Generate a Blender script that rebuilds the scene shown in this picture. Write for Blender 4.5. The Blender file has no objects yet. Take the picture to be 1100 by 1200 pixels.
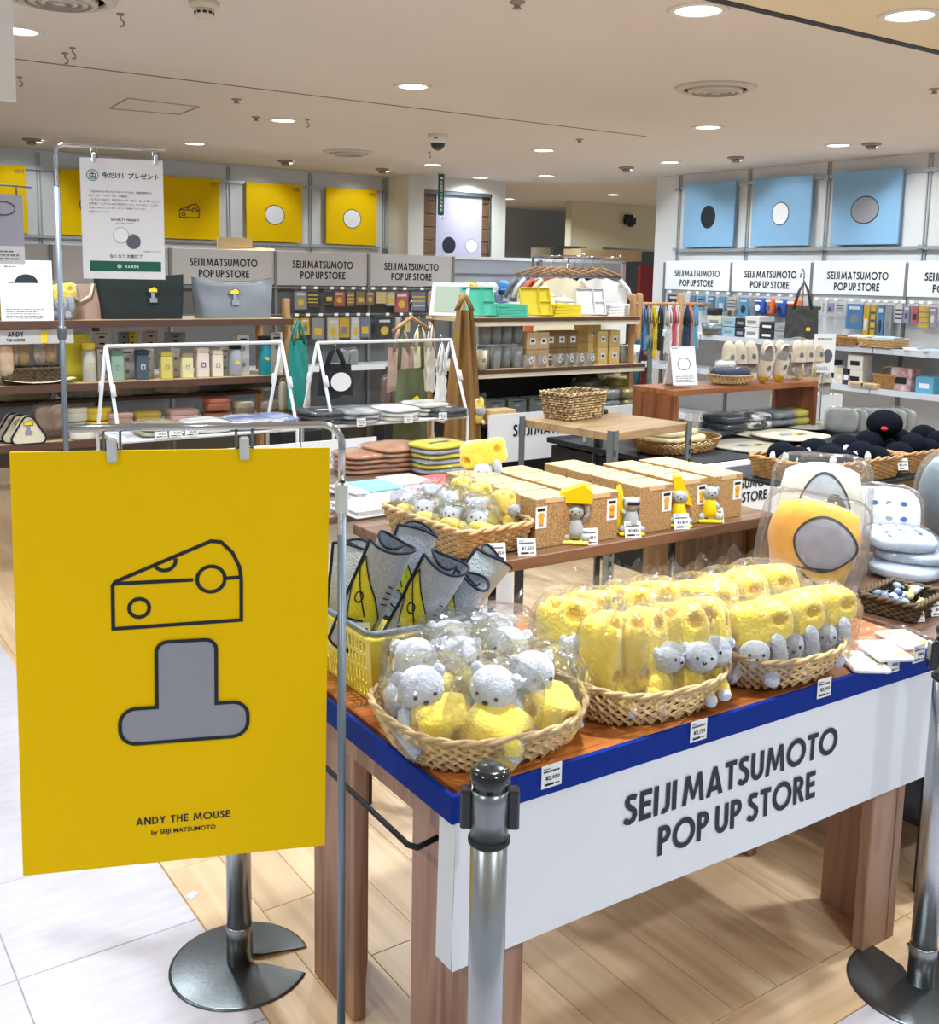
import bpy, bmesh, math, random
from math import sin, cos, pi, radians, hypot, atan2, sqrt
from mathutils import Vector, Matrix, noise
random.seed(11)
SC = bpy.context.scene
COL = SC.collection
# ---------------------------------------------------------------- camera (image 1100x1200)
FPX, CXP, CYP, YAW, PITCH, ROLL, EYE = 1228.4, 550.0, 499.07, .96573, .143719, .018821, 1.60
_f = Vector((0, cos(PITCH), -sin(PITCH))); _r0 = Vector((1, 0, 0)); _u0 = _r0.cross(_f)
_r = _r0 * cos(ROLL) + _u0 * sin(ROLL); _u = _r.cross(_f)
_R = Matrix(((sin(YAW), cos(YAW), 0), (-cos(YAW), sin(YAW), 0), (0, 0, 1)))
RIGHT, UP, FWD = _R @ _r, _R @ _u, _R @ _f
cam_data = bpy.data.cameras.new('camera'); cam = bpy.data.objects.new('camera', cam_data); COL.objects.link(cam)
cam.matrix_world = Matrix(((RIGHT.x, UP.x, -FWD.x, 0), (RIGHT.y, UP.y, -FWD.y, 0), (RIGHT.z, UP.z, -FWD.z, EYE), (0, 0, 0, 1)))
cam_data.sensor_fit = 'HORIZONTAL'; cam_data.sensor_width = 36.0; cam_data.lens = 36.0 * FPX / 1100
cam_data.shift_y = -(600 - CYP) / 1100; cam_data.clip_end = 100; cam_data.clip_start = .05
SC.camera = cam
# ---------------------------------------------------------------- world, exposure, lamp strength
world = bpy.data.worlds.new('world'); SC.world = world; world.use_nodes = True
world.node_tree.nodes['Background'].inputs[0].default_value = (.82, .92, 1, 1)
world.node_tree.nodes['Background'].inputs[1].default_value = .46
SC.view_settings.view_transform = 'Standard'; SC.view_settings.look = 'None'
SC.view_settings.gamma = 1.0; SC.view_settings.use_curve_mapping = False
SC.view_settings.exposure = .22
SC.cycles.use_denoising = True
SC.cycles.max_bounces = 10; SC.cycles.transparent_max_bounces = 24
SC.cycles.sample_clamp_indirect = 6
LAMP_W = 22.0          # watts of one recessed downlight
LAMP_C = (.85, .945, 1.0)


def ray(x, y):
    return (FWD * FPX + RIGHT * (x - CXP) - UP * (y - CYP)) / FPX
def at(x, y, z):       # pixel on a horizontal surface of height z
    d = ray(x, y); t = (z - EYE) / d.z; return Vector((d.x * t, d.y * t, z))
def atx(x, y, X):      # pixel on a plane of constant X
    d = ray(x, y); t = X / d.x; return Vector((X, d.y * t, EYE + d.z * t))
def aty(x, y, Y):      # pixel on a plane of constant Y
    d = ray(x, y); t = Y / d.y; return Vector((d.x * t, Y, EYE + d.z * t))
# ---------------------------------------------------------------- materials
def lin(c):
    return tuple(((v / 255) / 12.92 if v / 255 <= .04045 else ((v / 255 + .055) / 1.055) ** 2.4) for v in c) + (1,)
MATS = {}
def mat(name, rgb=(200, 200, 200), rough=.5, metal=0, var=0, vs=8, bump=0, bs=40, sheen=0, coat=0, spec=.5, emit=0, trans=0, rgb2=None, stretch=None, soft=.5):
    """plain procedural material: base colour with optional noise towards rgb2 and a fine bump"""
    if name in MATS: return MATS[name]
    m = bpy.data.materials.new(name); m.use_nodes = True; MATS[name] = m
    nt = m.node_tree; b = nt.nodes['Principled BSDF']; L = nt.links.new
    c = lin(rgb); b.inputs['Base Color'].default_value = c
    b.inputs['Roughness'].default_value = rough; b.inputs['Metallic'].default_value = metal
    b.inputs['Specular IOR Level'].default_value = spec
    if sheen: b.inputs['Sheen Weight'].default_value = sheen; b.inputs['Sheen Roughness'].default_value = .6
    if coat: b.inputs['Coat Weight'].default_value = coat; b.inputs['Coat Roughness'].default_value = .08
    if trans: b.inputs['Transmission Weight'].default_value = trans
    if emit: b.inputs['Emission Color'].default_value = c; b.inputs['Emission Strength'].default_value = emit
    if var or bump or rgb2:
        tc = nt.nodes.new('ShaderNodeTexCoord'); mp = nt.nodes.new('ShaderNodeMapping'); L(tc.outputs['Object'], mp.inputs[0])
        if stretch: mp.inputs['Scale'].default_value = stretch
        oi = nt.nodes.new('ShaderNodeObjectInfo'); ml = nt.nodes.new('ShaderNodeVectorMath'); ml.operation = 'SCALE'
        cb = nt.nodes.new('ShaderNodeCombineXYZ')
        for k in range(3): L(oi.outputs['Random'], cb.inputs[k])
        ml.inputs['Scale'].default_value = 17.0; L(cb.outputs[0], ml.inputs[0]); L(ml.outputs[0], mp.inputs['Location'])
    if var or rgb2:
        n = nt.nodes.new('ShaderNodeTexNoise'); n.inputs['Scale'].default_value = vs; n.inputs['Detail'].default_value = 4; L(mp.outputs[0], n.inputs[0])
        rp = nt.nodes.new('ShaderNodeValToRGB'); L(n.outputs[0], rp.inputs[0])
        c2 = lin(rgb2) if rgb2 else tuple(v * (1 - var) for v in c[:3]) + (1,)
        rp.color_ramp.elements[0].position = .5 - soft * .4; rp.color_ramp.elements[1].position = .5 + soft * .4
        rp.color_ramp.elements[0].color = c2; rp.color_ramp.elements[1].color = c
        L(rp.outputs[0], b.inputs['Base Color'])
    if bump:
        n2 = nt.nodes.new('ShaderNodeTexNoise'); n2.inputs['Scale'].default_value = bs; n2.inputs['Detail'].default_value = 3; L(mp.outputs[0], n2.inputs[0])
        bp = nt.nodes.new('ShaderNodeBump'); bp.inputs['Strength'].default_value = bump; bp.inputs['Distance'].default_value = .01
        L(n2.outputs[0], bp.inputs['Height']); L(bp.outputs[0], b.inputs['Normal'])
    return m
def wood(name, c1, c2, stretch=(30, 1.5, 30), rough=.45, knots=True, coat=0, bandw=5):
    """grain along local Y by default"""
    if name in MATS: return MATS[name]
    m = bpy.data.materials.new(name); m.use_nodes = True; MATS[name] = m
    nt = m.node_tree; b = nt.nodes['Principled BSDF']; L = nt.links.new
    tc = nt.nodes.new('ShaderNodeTexCoord'); mp = nt.nodes.new('ShaderNodeMapping'); L(tc.outputs['Object'], mp.inputs[0]); mp.inputs['Scale'].default_value = stretch
    oi = nt.nodes.new('ShaderNodeObjectInfo'); cb = nt.nodes.new('ShaderNodeCombineXYZ'); ml = nt.nodes.new('ShaderNodeVectorMath'); ml.operation = 'SCALE'; ml.inputs['Scale'].default_value = 31
    for k in range(3): L(oi.outputs['Random'], cb.inputs[k])
    L(cb.outputs[0], ml.inputs[0]); L(ml.outputs[0], mp.inputs['Location'])
    n = nt.nodes.new('ShaderNodeTexNoise'); n.inputs['Scale'].default_value = 1; n.inputs['Detail'].default_value = 5; n.inputs['Distortion'].default_value = .6; L(mp.outputs[0], n.inputs[0])
    mu = nt.nodes.new('ShaderNodeMath'); mu.operation = 'MULTIPLY'; mu.inputs[1].default_value = bandw; L(n.outputs[0], mu.inputs[0])
    pp = nt.nodes.new('ShaderNodeMath'); pp.operation = 'PINGPONG'; pp.inputs[1].default_value = 1; L(mu.outputs[0], pp.inputs[0])
    rp = nt.nodes.new('ShaderNodeValToRGB'); L(pp.outputs[0], rp.inputs[0])
    rp.color_ramp.elements[0].color = lin(c2); rp.color_ramp.elements[1].color = lin(c1); rp.color_ramp.elements[0].position = .0; rp.color_ramp.elements[1].position = .75
    hs = nt.nodes.new('ShaderNodeHueSaturation'); L(rp.outputs[0], hs.inputs['Color'])
    mr = nt.nodes.new('ShaderNodeMapRange'); mr.inputs[3].default_value = .88; mr.inputs[4].default_value = 1.1; L(oi.outputs['Random'], mr.inputs[0]); L(mr.outputs[0], hs.inputs['Value'])
    L(hs.outputs[0], b.inputs['Base Color']); b.inputs['Roughness'].default_value = rough
    if coat: b.inputs['Coat Weight'].default_value = coat; b.inputs['Coat Roughness'].default_value = .15
    bp = nt.nodes.new('ShaderNodeBump'); bp.inputs['Strength'].default_value = .12; bp.inputs['Distance'].default_value = .004; L(pp.outputs[0], bp.inputs['Height']); L(bp.outputs[0], b.inputs['Normal'])
    return m
def film(name, tint=(255, 255, 255), clear=.82, rough=.06, haze=0):
    """thin clear plastic: fresnel mirror over a transparent sheet, a touch of milky scatter"""
    if name in MATS: return MATS[name]
    m = bpy.data.materials.new(name); m.use_nodes = True; MATS[name] = m
    nt = m.node_tree; L = nt.links.new; nt.nodes.clear()
    o = nt.nodes.new('ShaderNodeOutputMaterial'); t = nt.nodes.new('ShaderNodeBsdfTransparent'); t.inputs[0].default_value = lin(tint)
    g = nt.nodes.new('ShaderNodeBsdfGlossy'); g.inputs['Roughness'].default_value = rough; d = nt.nodes.new('ShaderNodeBsdfDiffuse'); d.inputs[0].default_value = lin((245, 246, 250))
    fr = nt.nodes.new('ShaderNodeFresnel'); fr.inputs[0].default_value = 1.5
    ma = nt.nodes.new('ShaderNodeMath'); ma.operation = 'MULTIPLY_ADD'; ma.inputs[1].default_value = .55; ma.inputs[2].default_value = (1 - clear) * .3; L(fr.outputs[0], ma.inputs[0])
    tc = nt.nodes.new('ShaderNodeTexCoord'); n = nt.nodes.new('ShaderNodeTexNoise'); n.inputs['Scale'].default_value = 55; n.inputs['Detail'].default_value = 2; L(tc.outputs['Object'], n.inputs[0])
    bp = nt.nodes.new('ShaderNodeBump'); bp.inputs['Strength'].default_value = .5; bp.inputs['Distance'].default_value = .004; L(n.outputs[0], bp.inputs['Height'])
    L(bp.outputs[0], g.inputs['Normal'])
    x1 = nt.nodes.new('ShaderNodeMixShader'); x1.inputs[0].default_value = haze; L(t.outputs[0], x1.inputs[1]); L(d.outputs[0], x1.inputs[2])
    x2 = nt.nodes.new('ShaderNodeMixShader'); L(ma.outputs[0], x2.inputs[0]); L(x1.outputs[0], x2.inputs[1]); L(g.outputs[0], x2.inputs[2]); L(x2.outputs[0], o.inputs[0])
    return m
def light_mat(name, rgb, s):
    if name in MATS: return MATS[name]
    m = bpy.data.materials.new(name); m.use_nodes = True; MATS[name] = m
    b = m.node_tree.nodes['Principled BSDF']; b.inputs['Base Color'].default_value = lin(rgb); b.inputs['Emission Color'].default_value = lin(rgb); b.inputs['Emission Strength'].default_value = s
    return m
# ---------------------------------------------------------------- mesh building
class MB:
    def __init__(s): s.v = []; s.f = []; s.m = []; s.s = []; s.cur = 0
    def mi(s, i): s.cur = i; return s
    def add(s, vs, fs, smooth=False):
        o = len(s.v); s.v += [tuple(p) for p in vs]
        for f in fs: s.f.append([i + o for i in f]); s.m.append(s.cur); s.s.append(smooth)
        return s
    def box(s, c, d, rz=0, ch=0, M=None):
        x, y, z = d[0] / 2, d[1] / 2, d[2] / 2
        if ch <= 0:
            vs = [(i * x, j * y, k * z) for i in (-1, 1) for j in (-1, 1) for k in (-1, 1)]
            fs = [(0, 1, 3, 2), (4, 6, 7, 5), (0, 4, 5, 1), (2, 3, 7, 6), (0, 2, 6, 4), (1, 5, 7, 3)]
        else:
            c_ = min(ch, x * .95, y * .95, z * .95); vs = []; ix = {}
            for i in (-1, 1):
                for j in (-1, 1):
                    for k in (-1, 1):
                        for a in range(3):
                            ix[i, j, k, a] = len(vs)
                            vs.append((i * (x - (0 if a == 0 else c_)), j * (y - (0 if a == 1 else c_)), k * (z - (0 if a == 2 else c_))))
            fs = []
            for i in (-1, 1):
                fs.append([ix[i, j, k, 0] for j, k in ((-1, -1), (1, -1), (1, 1), (-1, 1))][::i])
                fs.append([ix[j, i, k, 1] for j, k in ((-1, -1), (1, -1), (1, 1), (-1, 1))][::-i])
                fs.append([ix[j, k, i, 2] for j, k in ((-1, -1), (1, -1), (1, 1), (-1, 1))][::i])
            for i in (-1, 1):
                for j in (-1, 1):
                    fs.append([ix[i, j, -1, 0], ix[i, j, -1, 1], ix[i, j, 1, 1], ix[i, j, 1, 0]][::i * j])
                    fs.append([ix[i, -1, j, 0], ix[i, -1, j, 2], ix[i, 1, j, 2], ix[i, 1, j, 0]][::-i * j])
                    fs.append([ix[-1, i, j, 1], ix[-1, i, j, 2], ix[1, i, j, 2], ix[1, i, j, 1]][::i * j])
                    for k in (-1, 1): fs.append([ix[i, j, k, a] for a in (0, 1, 2)][::i * j * k])
        ca, sa = cos(rz), sin(rz)
        if M: vs = [tuple((M @ Vector(p)) + Vector(c)) for p in vs]
        else: vs = [(c[0] + p[0] * ca - p[1] * sa, c[1] + p[0] * sa + p[1] * ca, c[2] + p[2]) for p in vs]
        return s.add(vs, fs)
    def tube(s, pts, r, n=8, closed=False, caps=True, flat=None):
        P = [Vector(p) for p in pts]; N = len(P); R = r if isinstance(r, (list, tuple)) else [r] * N
        vs = []; fs = []; up = None
        for i in range(N):
            a = P[i - 1] if (i or closed) else P[i]; b = P[(i + 1) % N] if (i < N - 1 or closed) else P[i]
            t = (b - a); t = t.normalized() if t.length > 1e-9 else Vector((0, 0, 1))
            if up is None:
                up = Vector((0, 0, 1)) if abs(t.z) < .9 else Vector((1, 0, 0))
            up = (up - t * up.dot(t)); up = up.normalized() if up.length > 1e-6 else t.orthogonal().normalized()
            sd = t.cross(up)
            for k in range(n):
                an = 2 * pi * (k + .5) / n; q = (1, 1) if flat is None else flat
                vs.append(P[i] + up * (sin(an) * R[i] * q[1]) + sd * (cos(an) * R[i] * q[0]))
        for i in range(N if closed else N - 1):
            j = (i + 1) % N
            for k in range(n): fs.append((i * n + k, i * n + (k + 1) % n, j * n + (k + 1) % n, j * n + k))
        if caps and not closed: fs.append(tuple(range(n))[::-1]); fs.append(tuple(range((N - 1) * n, N * n)))
        return s.add(vs, fs, n > 4)
    def lathe(s, prof, n=24, c=(0, 0, 0), smooth=True):
        vs = []; fs = []; m = len(prof)
        for k in range(n):
            a = 2 * pi * k / n
            for r, z in prof: vs.append((c[0] + r * cos(a), c[1] + r * sin(a), c[2] + z))
        for k in range(n):
            k2 = (k + 1) % n
            for i in range(m - 1): fs.append((k * m + i, k2 * m + i, k2 * m + i + 1, k * m + i + 1))
        if prof[0][0] > 1e-6: fs.append(tuple(k * m for k in range(n))[::-1])
        if prof[-1][0] > 1e-6: fs.append(tuple(k * m + m - 1 for k in range(n)))
        return s.add(vs, fs, smooth)
    def grid(s, fn, nu, nv, wu=False, smooth=True, mfn=None):
        vs = []; o = len(s.v)
        U = nu if wu else nu + 1
        for j in range(nv + 1):
            for i in range(U): vs.append(fn(i / nu, j / nv))
        s.v += [tuple(p) for p in vs]
        for j in range(nv):
            for i in range(nu):
                i2 = (i + 1) % U if wu else i + 1
                s.f.append([o + j * U + i, o + j * U + i2, o + (j + 1) * U + i2, o + (j + 1) * U + i]); s.s.append(smooth)
                s.m.append(mfn((i + .5) / nu, (j + .5) / nv) if mfn else s.cur)
        return s
    def blob(s, c, r, n=16, e1=1., e2=1., M=None, fn=None, smooth=True):
        sg = lambda w, e: math.copysign(abs(w) ** e, w)
        def P(u, v):
            a = u * 2 * pi; b = (v - .5) * pi
            p = Vector((r[0] * sg(cos(b), e1) * sg(cos(a), e2), r[1] * sg(cos(b), e1) * sg(sin(a), e2), r[2] * sg(sin(b), e1)))
            if fn: p = fn(p)
            if M: p = M @ p
            return (p.x + c[0], p.y + c[1], p.z + c[2])
        return s.grid(P, n, max(4, n * 5 // 8), True, smooth)
    def soft(s, c, r, k=4., n=12, fn=None, M=None):
        """rounded block with evenly spread faces: cube grid pushed onto a superquadric of power k"""
        for ax in range(3):
            for sg in (-1, 1):
                def P(u, v):
                    a, b = u * 2 - 1, v * 2 - 1
                    if sg < 0: a = -a
                    p = [0, 0, 0]; p[ax] = sg; p[(ax + 1) % 3] = a; p[(ax + 2) % 3] = b
                    q = (abs(p[0]) ** k + abs(p[1]) ** k + abs(p[2]) ** k) ** (1 / k); p = Vector((p[0] / q * r[0], p[1] / q * r[1], p[2] / q * r[2]))
                    if fn: p = fn(p)
                    if M: p = M @ p
                    return (p.x + c[0], p.y + c[1], p.z + c[2])
                s.grid(P, n, n)
        return s
    def prism(s, poly, z0, z1, fn=None, side=True):
        """extrude a 2D outline (counter-clockwise) from z0 to z1; fn maps (x,y,z)"""
        fn = fn or (lambda x, y, z: (x, y, z)); n = len(poly)
        vs = [fn(x, y, z0) for x, y in poly] + [fn(x, y, z1) for x, y in poly]
        fs = [tuple(range(n))[::-1], tuple(range(n, 2 * n))]
        if side: fs += [(i, (i + 1) % n, n + (i + 1) % n, n + i) for i in range(n)]
        return s.add(vs, fs)
    def face(s, pts): return s.add(pts, [tuple(range(len(pts)))])
    def stroke(s, pts, w, fn, closed=False, seg=None):
        """flat drawn line of width w in 2D, mapped through fn(x,y)"""
        if seg:
            q = []
            for a, b in zip(pts, pts[1:] + (pts[:1] if closed else [])):
                n = max(1, int(hypot(b[0] - a[0], b[1] - a[1]) / seg)); q += [(a[0] + (b[0] - a[0]) * i / n, a[1] + (b[1] - a[1]) * i / n) for i in range(n)]
            if not closed: q.append(pts[-1])
            pts = q
        pts = [q for i, q in enumerate(pts) if i == 0 or hypot(q[0] - pts[i - 1][0], q[1] - pts[i - 1][1]) > 1e-6]
        N = len(pts); L_ = []; R_ = []
        for i in range(N):
            p = pts[i]; a = pts[i - 1] if (i or closed) else None; b = pts[(i + 1) % N] if (i < N - 1 or closed) else None
            def nrm(p, q):
                l = hypot(q[0] - p[0], q[1] - p[1]) or 1e-9; return (-(q[1] - p[1]) / l, (q[0] - p[0]) / l)
            if a is None: nx, ny = nrm(p, b); k = 1
            elif b is None: nx, ny = nrm(a, p); k = 1
            else:
                n1, n2 = nrm(a, p), nrm(p, b); nx, ny = n1[0] + n2[0], n1[1] + n2[1]; l = hypot(nx, ny) or 1e-9; nx /= l; ny /= l
                k = 1 / max(.42, nx * n1[0] + ny * n1[1])
            L_.append((p[0] + nx * w / 2 * k, p[1] + ny * w / 2 * k)); R_.append((p[0] - nx * w / 2 * k, p[1] - ny * w / 2 * k))
        vs = [fn(*q) for q in L_] + [fn(*q) for q in R_]
        return s.add(vs, [(i, (i + 1) % N, N + (i + 1) % N, N + i)[::-1] for i in range(N if closed else N - 1)])
    def disc(s, cx, cy, rx, ry, fn, n=24): return s.add([fn(cx + rx * cos(2 * pi * k / n), cy + ry * sin(2 * pi * k / n)) for k in range(n)], [tuple(range(n))])
    def rect(s, x0, y0, x1, y1, fn): return s.add([fn(x0, y0), fn(x1, y0), fn(x1, y1), fn(x0, y1)], [(0, 1, 2, 3)])
    def move(s, M, i0=0):
        for i in range(i0, len(s.v)): p = M @ Vector(s.v[i]); s.v[i] = (p.x, p.y, p.z)
        return s
    def mesh(s, name, mats):
        me = bpy.data.meshes.new(name); me.from_pydata(s.v, [], s.f)
        for m in (mats if isinstance(mats, (list, tuple)) else [mats]): me.materials.append(m)
        me.polygons.foreach_set('material_index', s.m); me.polygons.foreach_set('use_smooth', s.s); me.update(); return me
def link(name, data, parent=None, loc=(0, 0, 0), rot=(0, 0, 0), sc=None):
    o = bpy.data.objects.new(name, data); COL.objects.link(o); o.parent = parent; o.location = loc; o.rotation_euler = rot
    if sc: o.scale = sc
    return o
def tag(o, label, cat, group=None):
    o['label'] = label; o['category'] = cat
    if group: o['group'] = group
    return o
def thing(name, label, cat, loc=(0, 0, 0), rz=0, group=None, rot=None): return tag(link(name, None, None, loc, rot or (0, 0, rz)), label, cat, group)
def part(name, mb, mats, parent, loc=(0, 0, 0), rot=(0, 0, 0), stuff=False, label=None):
    o = link(name, mb if isinstance(mb, bpy.types.Mesh) else mb.mesh(name, mats), parent, loc, rot)
    if stuff: o['kind'] = 'stuff'
    if label: o['label'] = label
    return o
def single(name, mb, mats, label, cat, group=None, loc=(0, 0, 0), rz=0, rot=None): return tag(link(name, mb if isinstance(mb, bpy.types.Mesh) else mb.mesh(name, mats), None, loc, rot or (0, 0, rz)), label, cat, group)
def struct(name, mb, mats, parent=None, loc=(0, 0, 0)):
    o = link(name, mb if isinstance(mb, bpy.types.Mesh) else mb.mesh(name, mats), parent, loc)
    if parent is None: o['kind'] = 'structure'
    return o
KIDS = {}
def dup(root, loc, rz=0, label=None, group=None, rot=None, sc=None, skip=()):
    r = root.copy(); COL.objects.link(r); r.location = loc; r.rotation_euler = rot or (0, 0, rz)
    if sc: r.scale = (sc, sc, sc) if isinstance(sc, (int, float)) else sc
    if label: r['label'] = label
    if group: r['group'] = group
    for ch in list(root.children):
        if ch.name.split('.')[0] in skip: continue
        c = ch.copy(); COL.objects.link(c); c.parent = r
        for g in list(ch.children):
            d = g.copy(); COL.objects.link(d); d.parent = c
    return r
ORD = ['first', 'second', 'third', 'fourth', 'fifth', 'sixth', 'seventh', 'eighth', 'ninth', 'tenth', 'eleventh', 'twelfth', 'thirteenth', 'fourteenth', 'fifteenth', 'sixteenth', 'seventeenth', 'eighteenth', 'nineteenth', 'twentieth']
# ---------------------------------------------------------------- heavy geometric capitals (printed lettering)
def arc(cx, cy, rx, ry, a0, a1, n=10): return [(cx + rx * cos(radians(a0 + (a1 - a0) * i / n)), cy + ry * sin(radians(a0 + (a1 - a0) * i / n))) for i in range(n + 1)]
def glyph(ch, W):
    h = W / 2
    if ch == 'I': return W, [[(h, 0), (h, 1)]], []
    if ch == 'E': return .50, [[(.50, 1 - h), (h, 1 - h), (h, h), (.50, h)], [(h, .52), (.47, .52)]], []
    if ch == 'J': return .40, [[(.40 - h, 1), (.40 - h, .24)] + arc(.40 - h - .15, .24, .15, .17, 0, -125, 7)], []
    if ch == 'T': return .54, [[(0, 1 - h), (.54, 1 - h)], [(.27, 1), (.27, 0)]], []
    if ch == 'U': return .62, [[(h, 1), (h, .34)] + arc(.31, .34, .31 - h, .34 - h, 180, 360, 10) + [(.62 - h, 1)]], []
    if ch == 'O': return .98, [arc(.49, .5, .50 - h, .52 - h, 0, 360, 28)], []
    if ch == 'P': return .53, [[(h, 0), (h, 1)], [(h, 1 - h), (.24, 1 - h)] + arc(.24, .70, .29 - h, .30 - h, 90, -90, 10) + [(h, .40 + h)]], []
    if ch == 'R': return .58, [[(h, 0), (h, 1)], [(h, 1 - h), (.24, 1 - h)] + arc(.24, .71, .29 - h, .29 - h, 90, -90, 10) + [(h, .42 + h)]], [[(.20, .45), (.40, .45), (.60, 0), (.39, 0)]]
    if ch == 'S':
        return .52, [[(.47, .86), (.38, .93 - h * .35), (.27, .95 - h * .4), (.16, .92 - h * .3), (.10, .80), (.12, .68), (.22, .58), (.33, .50), (.42, .40), (.44, .27), (.38, .14), (.26, .05 + h * .4), (.13, .08 + h * .3), (.02, .20)]], []
    if ch == 'M': return .98, [], [[(0, 0), (W, 0), (.13 + W * .95, 1), (.13, 1)], [(.98, 0), (.85, 1), (.85 - W * .95, 1), (.98 - W, 0)], [(.13, 1), (.13 + W, 1), (.49 + W * .33, .13), (.49 - W * .33, .13)], [(.85, 1), (.49 + W * .33, .13), (.49 - W * .33, .13), (.85 - W, 1)]]
    if ch == 'A': return .78, [[(.17, .25), (.61, .25)]], [[(0, 0), (W * 1.05, 0), (.39 + W * .45, 1), (.39 - W * .45, 1)], [(.78, 0), (.39 + W * .45, 1), (.39 - W * .45, 1), (.78 - W * 1.05, 0)]]
    if ch == 'N': return .72, [[(h, 0), (h, 1)], [(.72 - h, 0), (.72 - h, 1)]], [[(0, 1), (W * 1.1, 1), (.72, 0), (.72 - W * 1.1, 0)]]
    if ch == 'D': return .68, [[(h, 0), (h, 1)], [(h, 1 - h), (.20, 1 - h)] + arc(.20, .5, .48 - h, .5 - h, 90, -90, 12) + [(h, h)]], []
    if ch == 'Y': return .66, [[(.33, 0), (.33, .46)]], [[(0, 1), (W * 1.1, 1), (.33 + W / 2, .42), (.33 - W / 2, .42)], [(.66, 1), (.33 + W / 2, .42), (.33 - W / 2, .42), (.66 - W * 1.1, 1)]]
    if ch == 'H': return .64, [[(h, 0), (h, 1)], [(.64 - h, 0), (.64 - h, 1)], [(h, .52), (.64 - h, .52)]], []
    return .20, [], []
def caps(mb, text, x, y, hgt, fn, W=.185, gap=.09, sx=1., align='c', space=.16):
    """write capitals; (x,y) is the baseline centre (or left end) in the 2D space that fn maps"""
    adv = [(glyph(c, W)[0] if c != ' ' else space) for c in text]; tot = (sum(adv) + gap * (len(text) - 1)) * hgt * sx
    px = x - tot / 2 if align == 'c' else x
    for c, a in zip(text, adv):
        if c != ' ':
            _, st, po = glyph(c, W); g = lambda u, v: fn(px + u * hgt * sx, y + v * hgt)
            for k in st:
                if c == 'O': mb.stroke(k[:-1], W, g, True)
                else: mb.stroke(k, W, g)
            for k in po: mb.add([g(*q) for q in k], [tuple(range(len(k)))])
        px += (a + gap) * hgt * sx
    return tot
FONTC = {}
def typed(mb, text, x, y, size, fn, align='CENTER', bold=0, res=2):
    """small printed text in the built-in face, flattened and mapped through fn(x,y)"""
    key = (text, align, bold, res)
    if key not in FONTC:
        cu = bpy.data.curves.new('type', 'FONT'); cu.body = text; cu.align_x = align; cu.size = 1; cu.resolution_u = res; cu.offset = bold; cu.fill_mode = 'FRONT'
        o = bpy.data.objects.new('type', cu); COL.objects.link(o)
        me = bpy.data.meshes.new_from_object(o.evaluated_get(bpy.context.evaluated_depsgraph_get()))
        FONTC[key] = ([tuple(v.co) for v in me.vertices], [tuple(p.vertices) for p in me.polygons])
        bpy.data.objects.remove(o); bpy.data.curves.remove(cu); bpy.data.meshes.remove(me)
    vs, fs = FONTC[key]
    mb.add([fn(x + v[0] * size, y + v[1] * size) for v in vs], fs)
    return mb
def flatfn(o, ux, uy):      # 2D -> 3D on a plane: origin, unit x, unit y
    o, ux, uy = Vector(o), Vector(ux), Vector(uy); return lambda x, y: tuple(o + ux * x + uy * y)
def inside(p, poly):
    x, y = p; r = False; n = len(poly)
    for i in range(n):
        (x1, y1), (x2, y2) = poly[i], poly[i - 1]
        if (y1 > y) != (y2 > y) and x < (x2 - x1) * (y - y1) / (y2 - y1) + x1: r = not r
    return r
def nz(p, s=1., k=0): return noise.noise(Vector((p[0] * s + k, p[1] * s - k * .7, p[2] * s + k * 1.3)))
# ================================================================ the setting
ZC = 2.60; YL = 9.88; XR = 7.676
M_wall = mat('wall paint', (226, 227, 228), .75, var=.04, vs=3)
M_wall2 = mat('wall paint warm', (222, 220, 212), .75, var=.05, vs=3)
M_ceil = mat('ceiling paint', (226, 217, 208), .8, var=.04, vs=1.2)
M_ceil2 = mat('ceiling paint warm', (238, 222, 188), .8, var=.05, vs=1.2)
M_black = mat('matt black', (18, 24, 30), .6)
M_ink = mat('navy black ink', (16, 27, 38), .55)
M_white = mat('white card', (240, 241, 243), .55)
M_paper = mat('white paper', (236, 236, 240), .6, var=.03, vs=3)
M_steel = mat('brushed steel', (150, 154, 158), .28, 1, bump=.05, bs=120)
M_chrome = mat('chrome', (196, 199, 204), .12, 1)
M_grey = mat('grey metal', (120, 126, 130), .4, .7)
M_yel = mat('poster yellow', (248, 202, 0), .75, var=.02, vs=4, spec=.15)
M_print = mat('grey print ink', (150, 153, 163), .55)
M_blueposter = mat('pale blue print', (138, 184, 222), .6, var=.03, vs=3)
M_lav = mat('lavender print', (196, 192, 216), .5)
M_red = mat('red panel paint', (150, 22, 34), .5)
M_tile = mat('pale stone tile', (206, 203, 212), .32, rgb2=(186, 179, 186), vs=5, stretch=(2, 9, 1), soft=1)
M_joint = mat('tile joint', (176, 170, 172), .8)
M_plank = wood('pale oak plank', (222, 192, 156), (204, 170, 132), (26, 1.3, 8), .34, bandw=3)
M_floor2 = wood('oak floor far', (214, 184, 148), (198, 164, 126), (9, .8, 8), .4, bandw=4)
fl = struct('floor', MB().box((3.5, 5, -.055), (18, 20, .1)), M_floor2)
struct('floor_aisle', MB().box((3.5, -1.93, -.0535), (18, 6.3, .1)).box((-2.34, 8.1, -.0535), (6.3, 13.7, .1)), M_tile)
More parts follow.
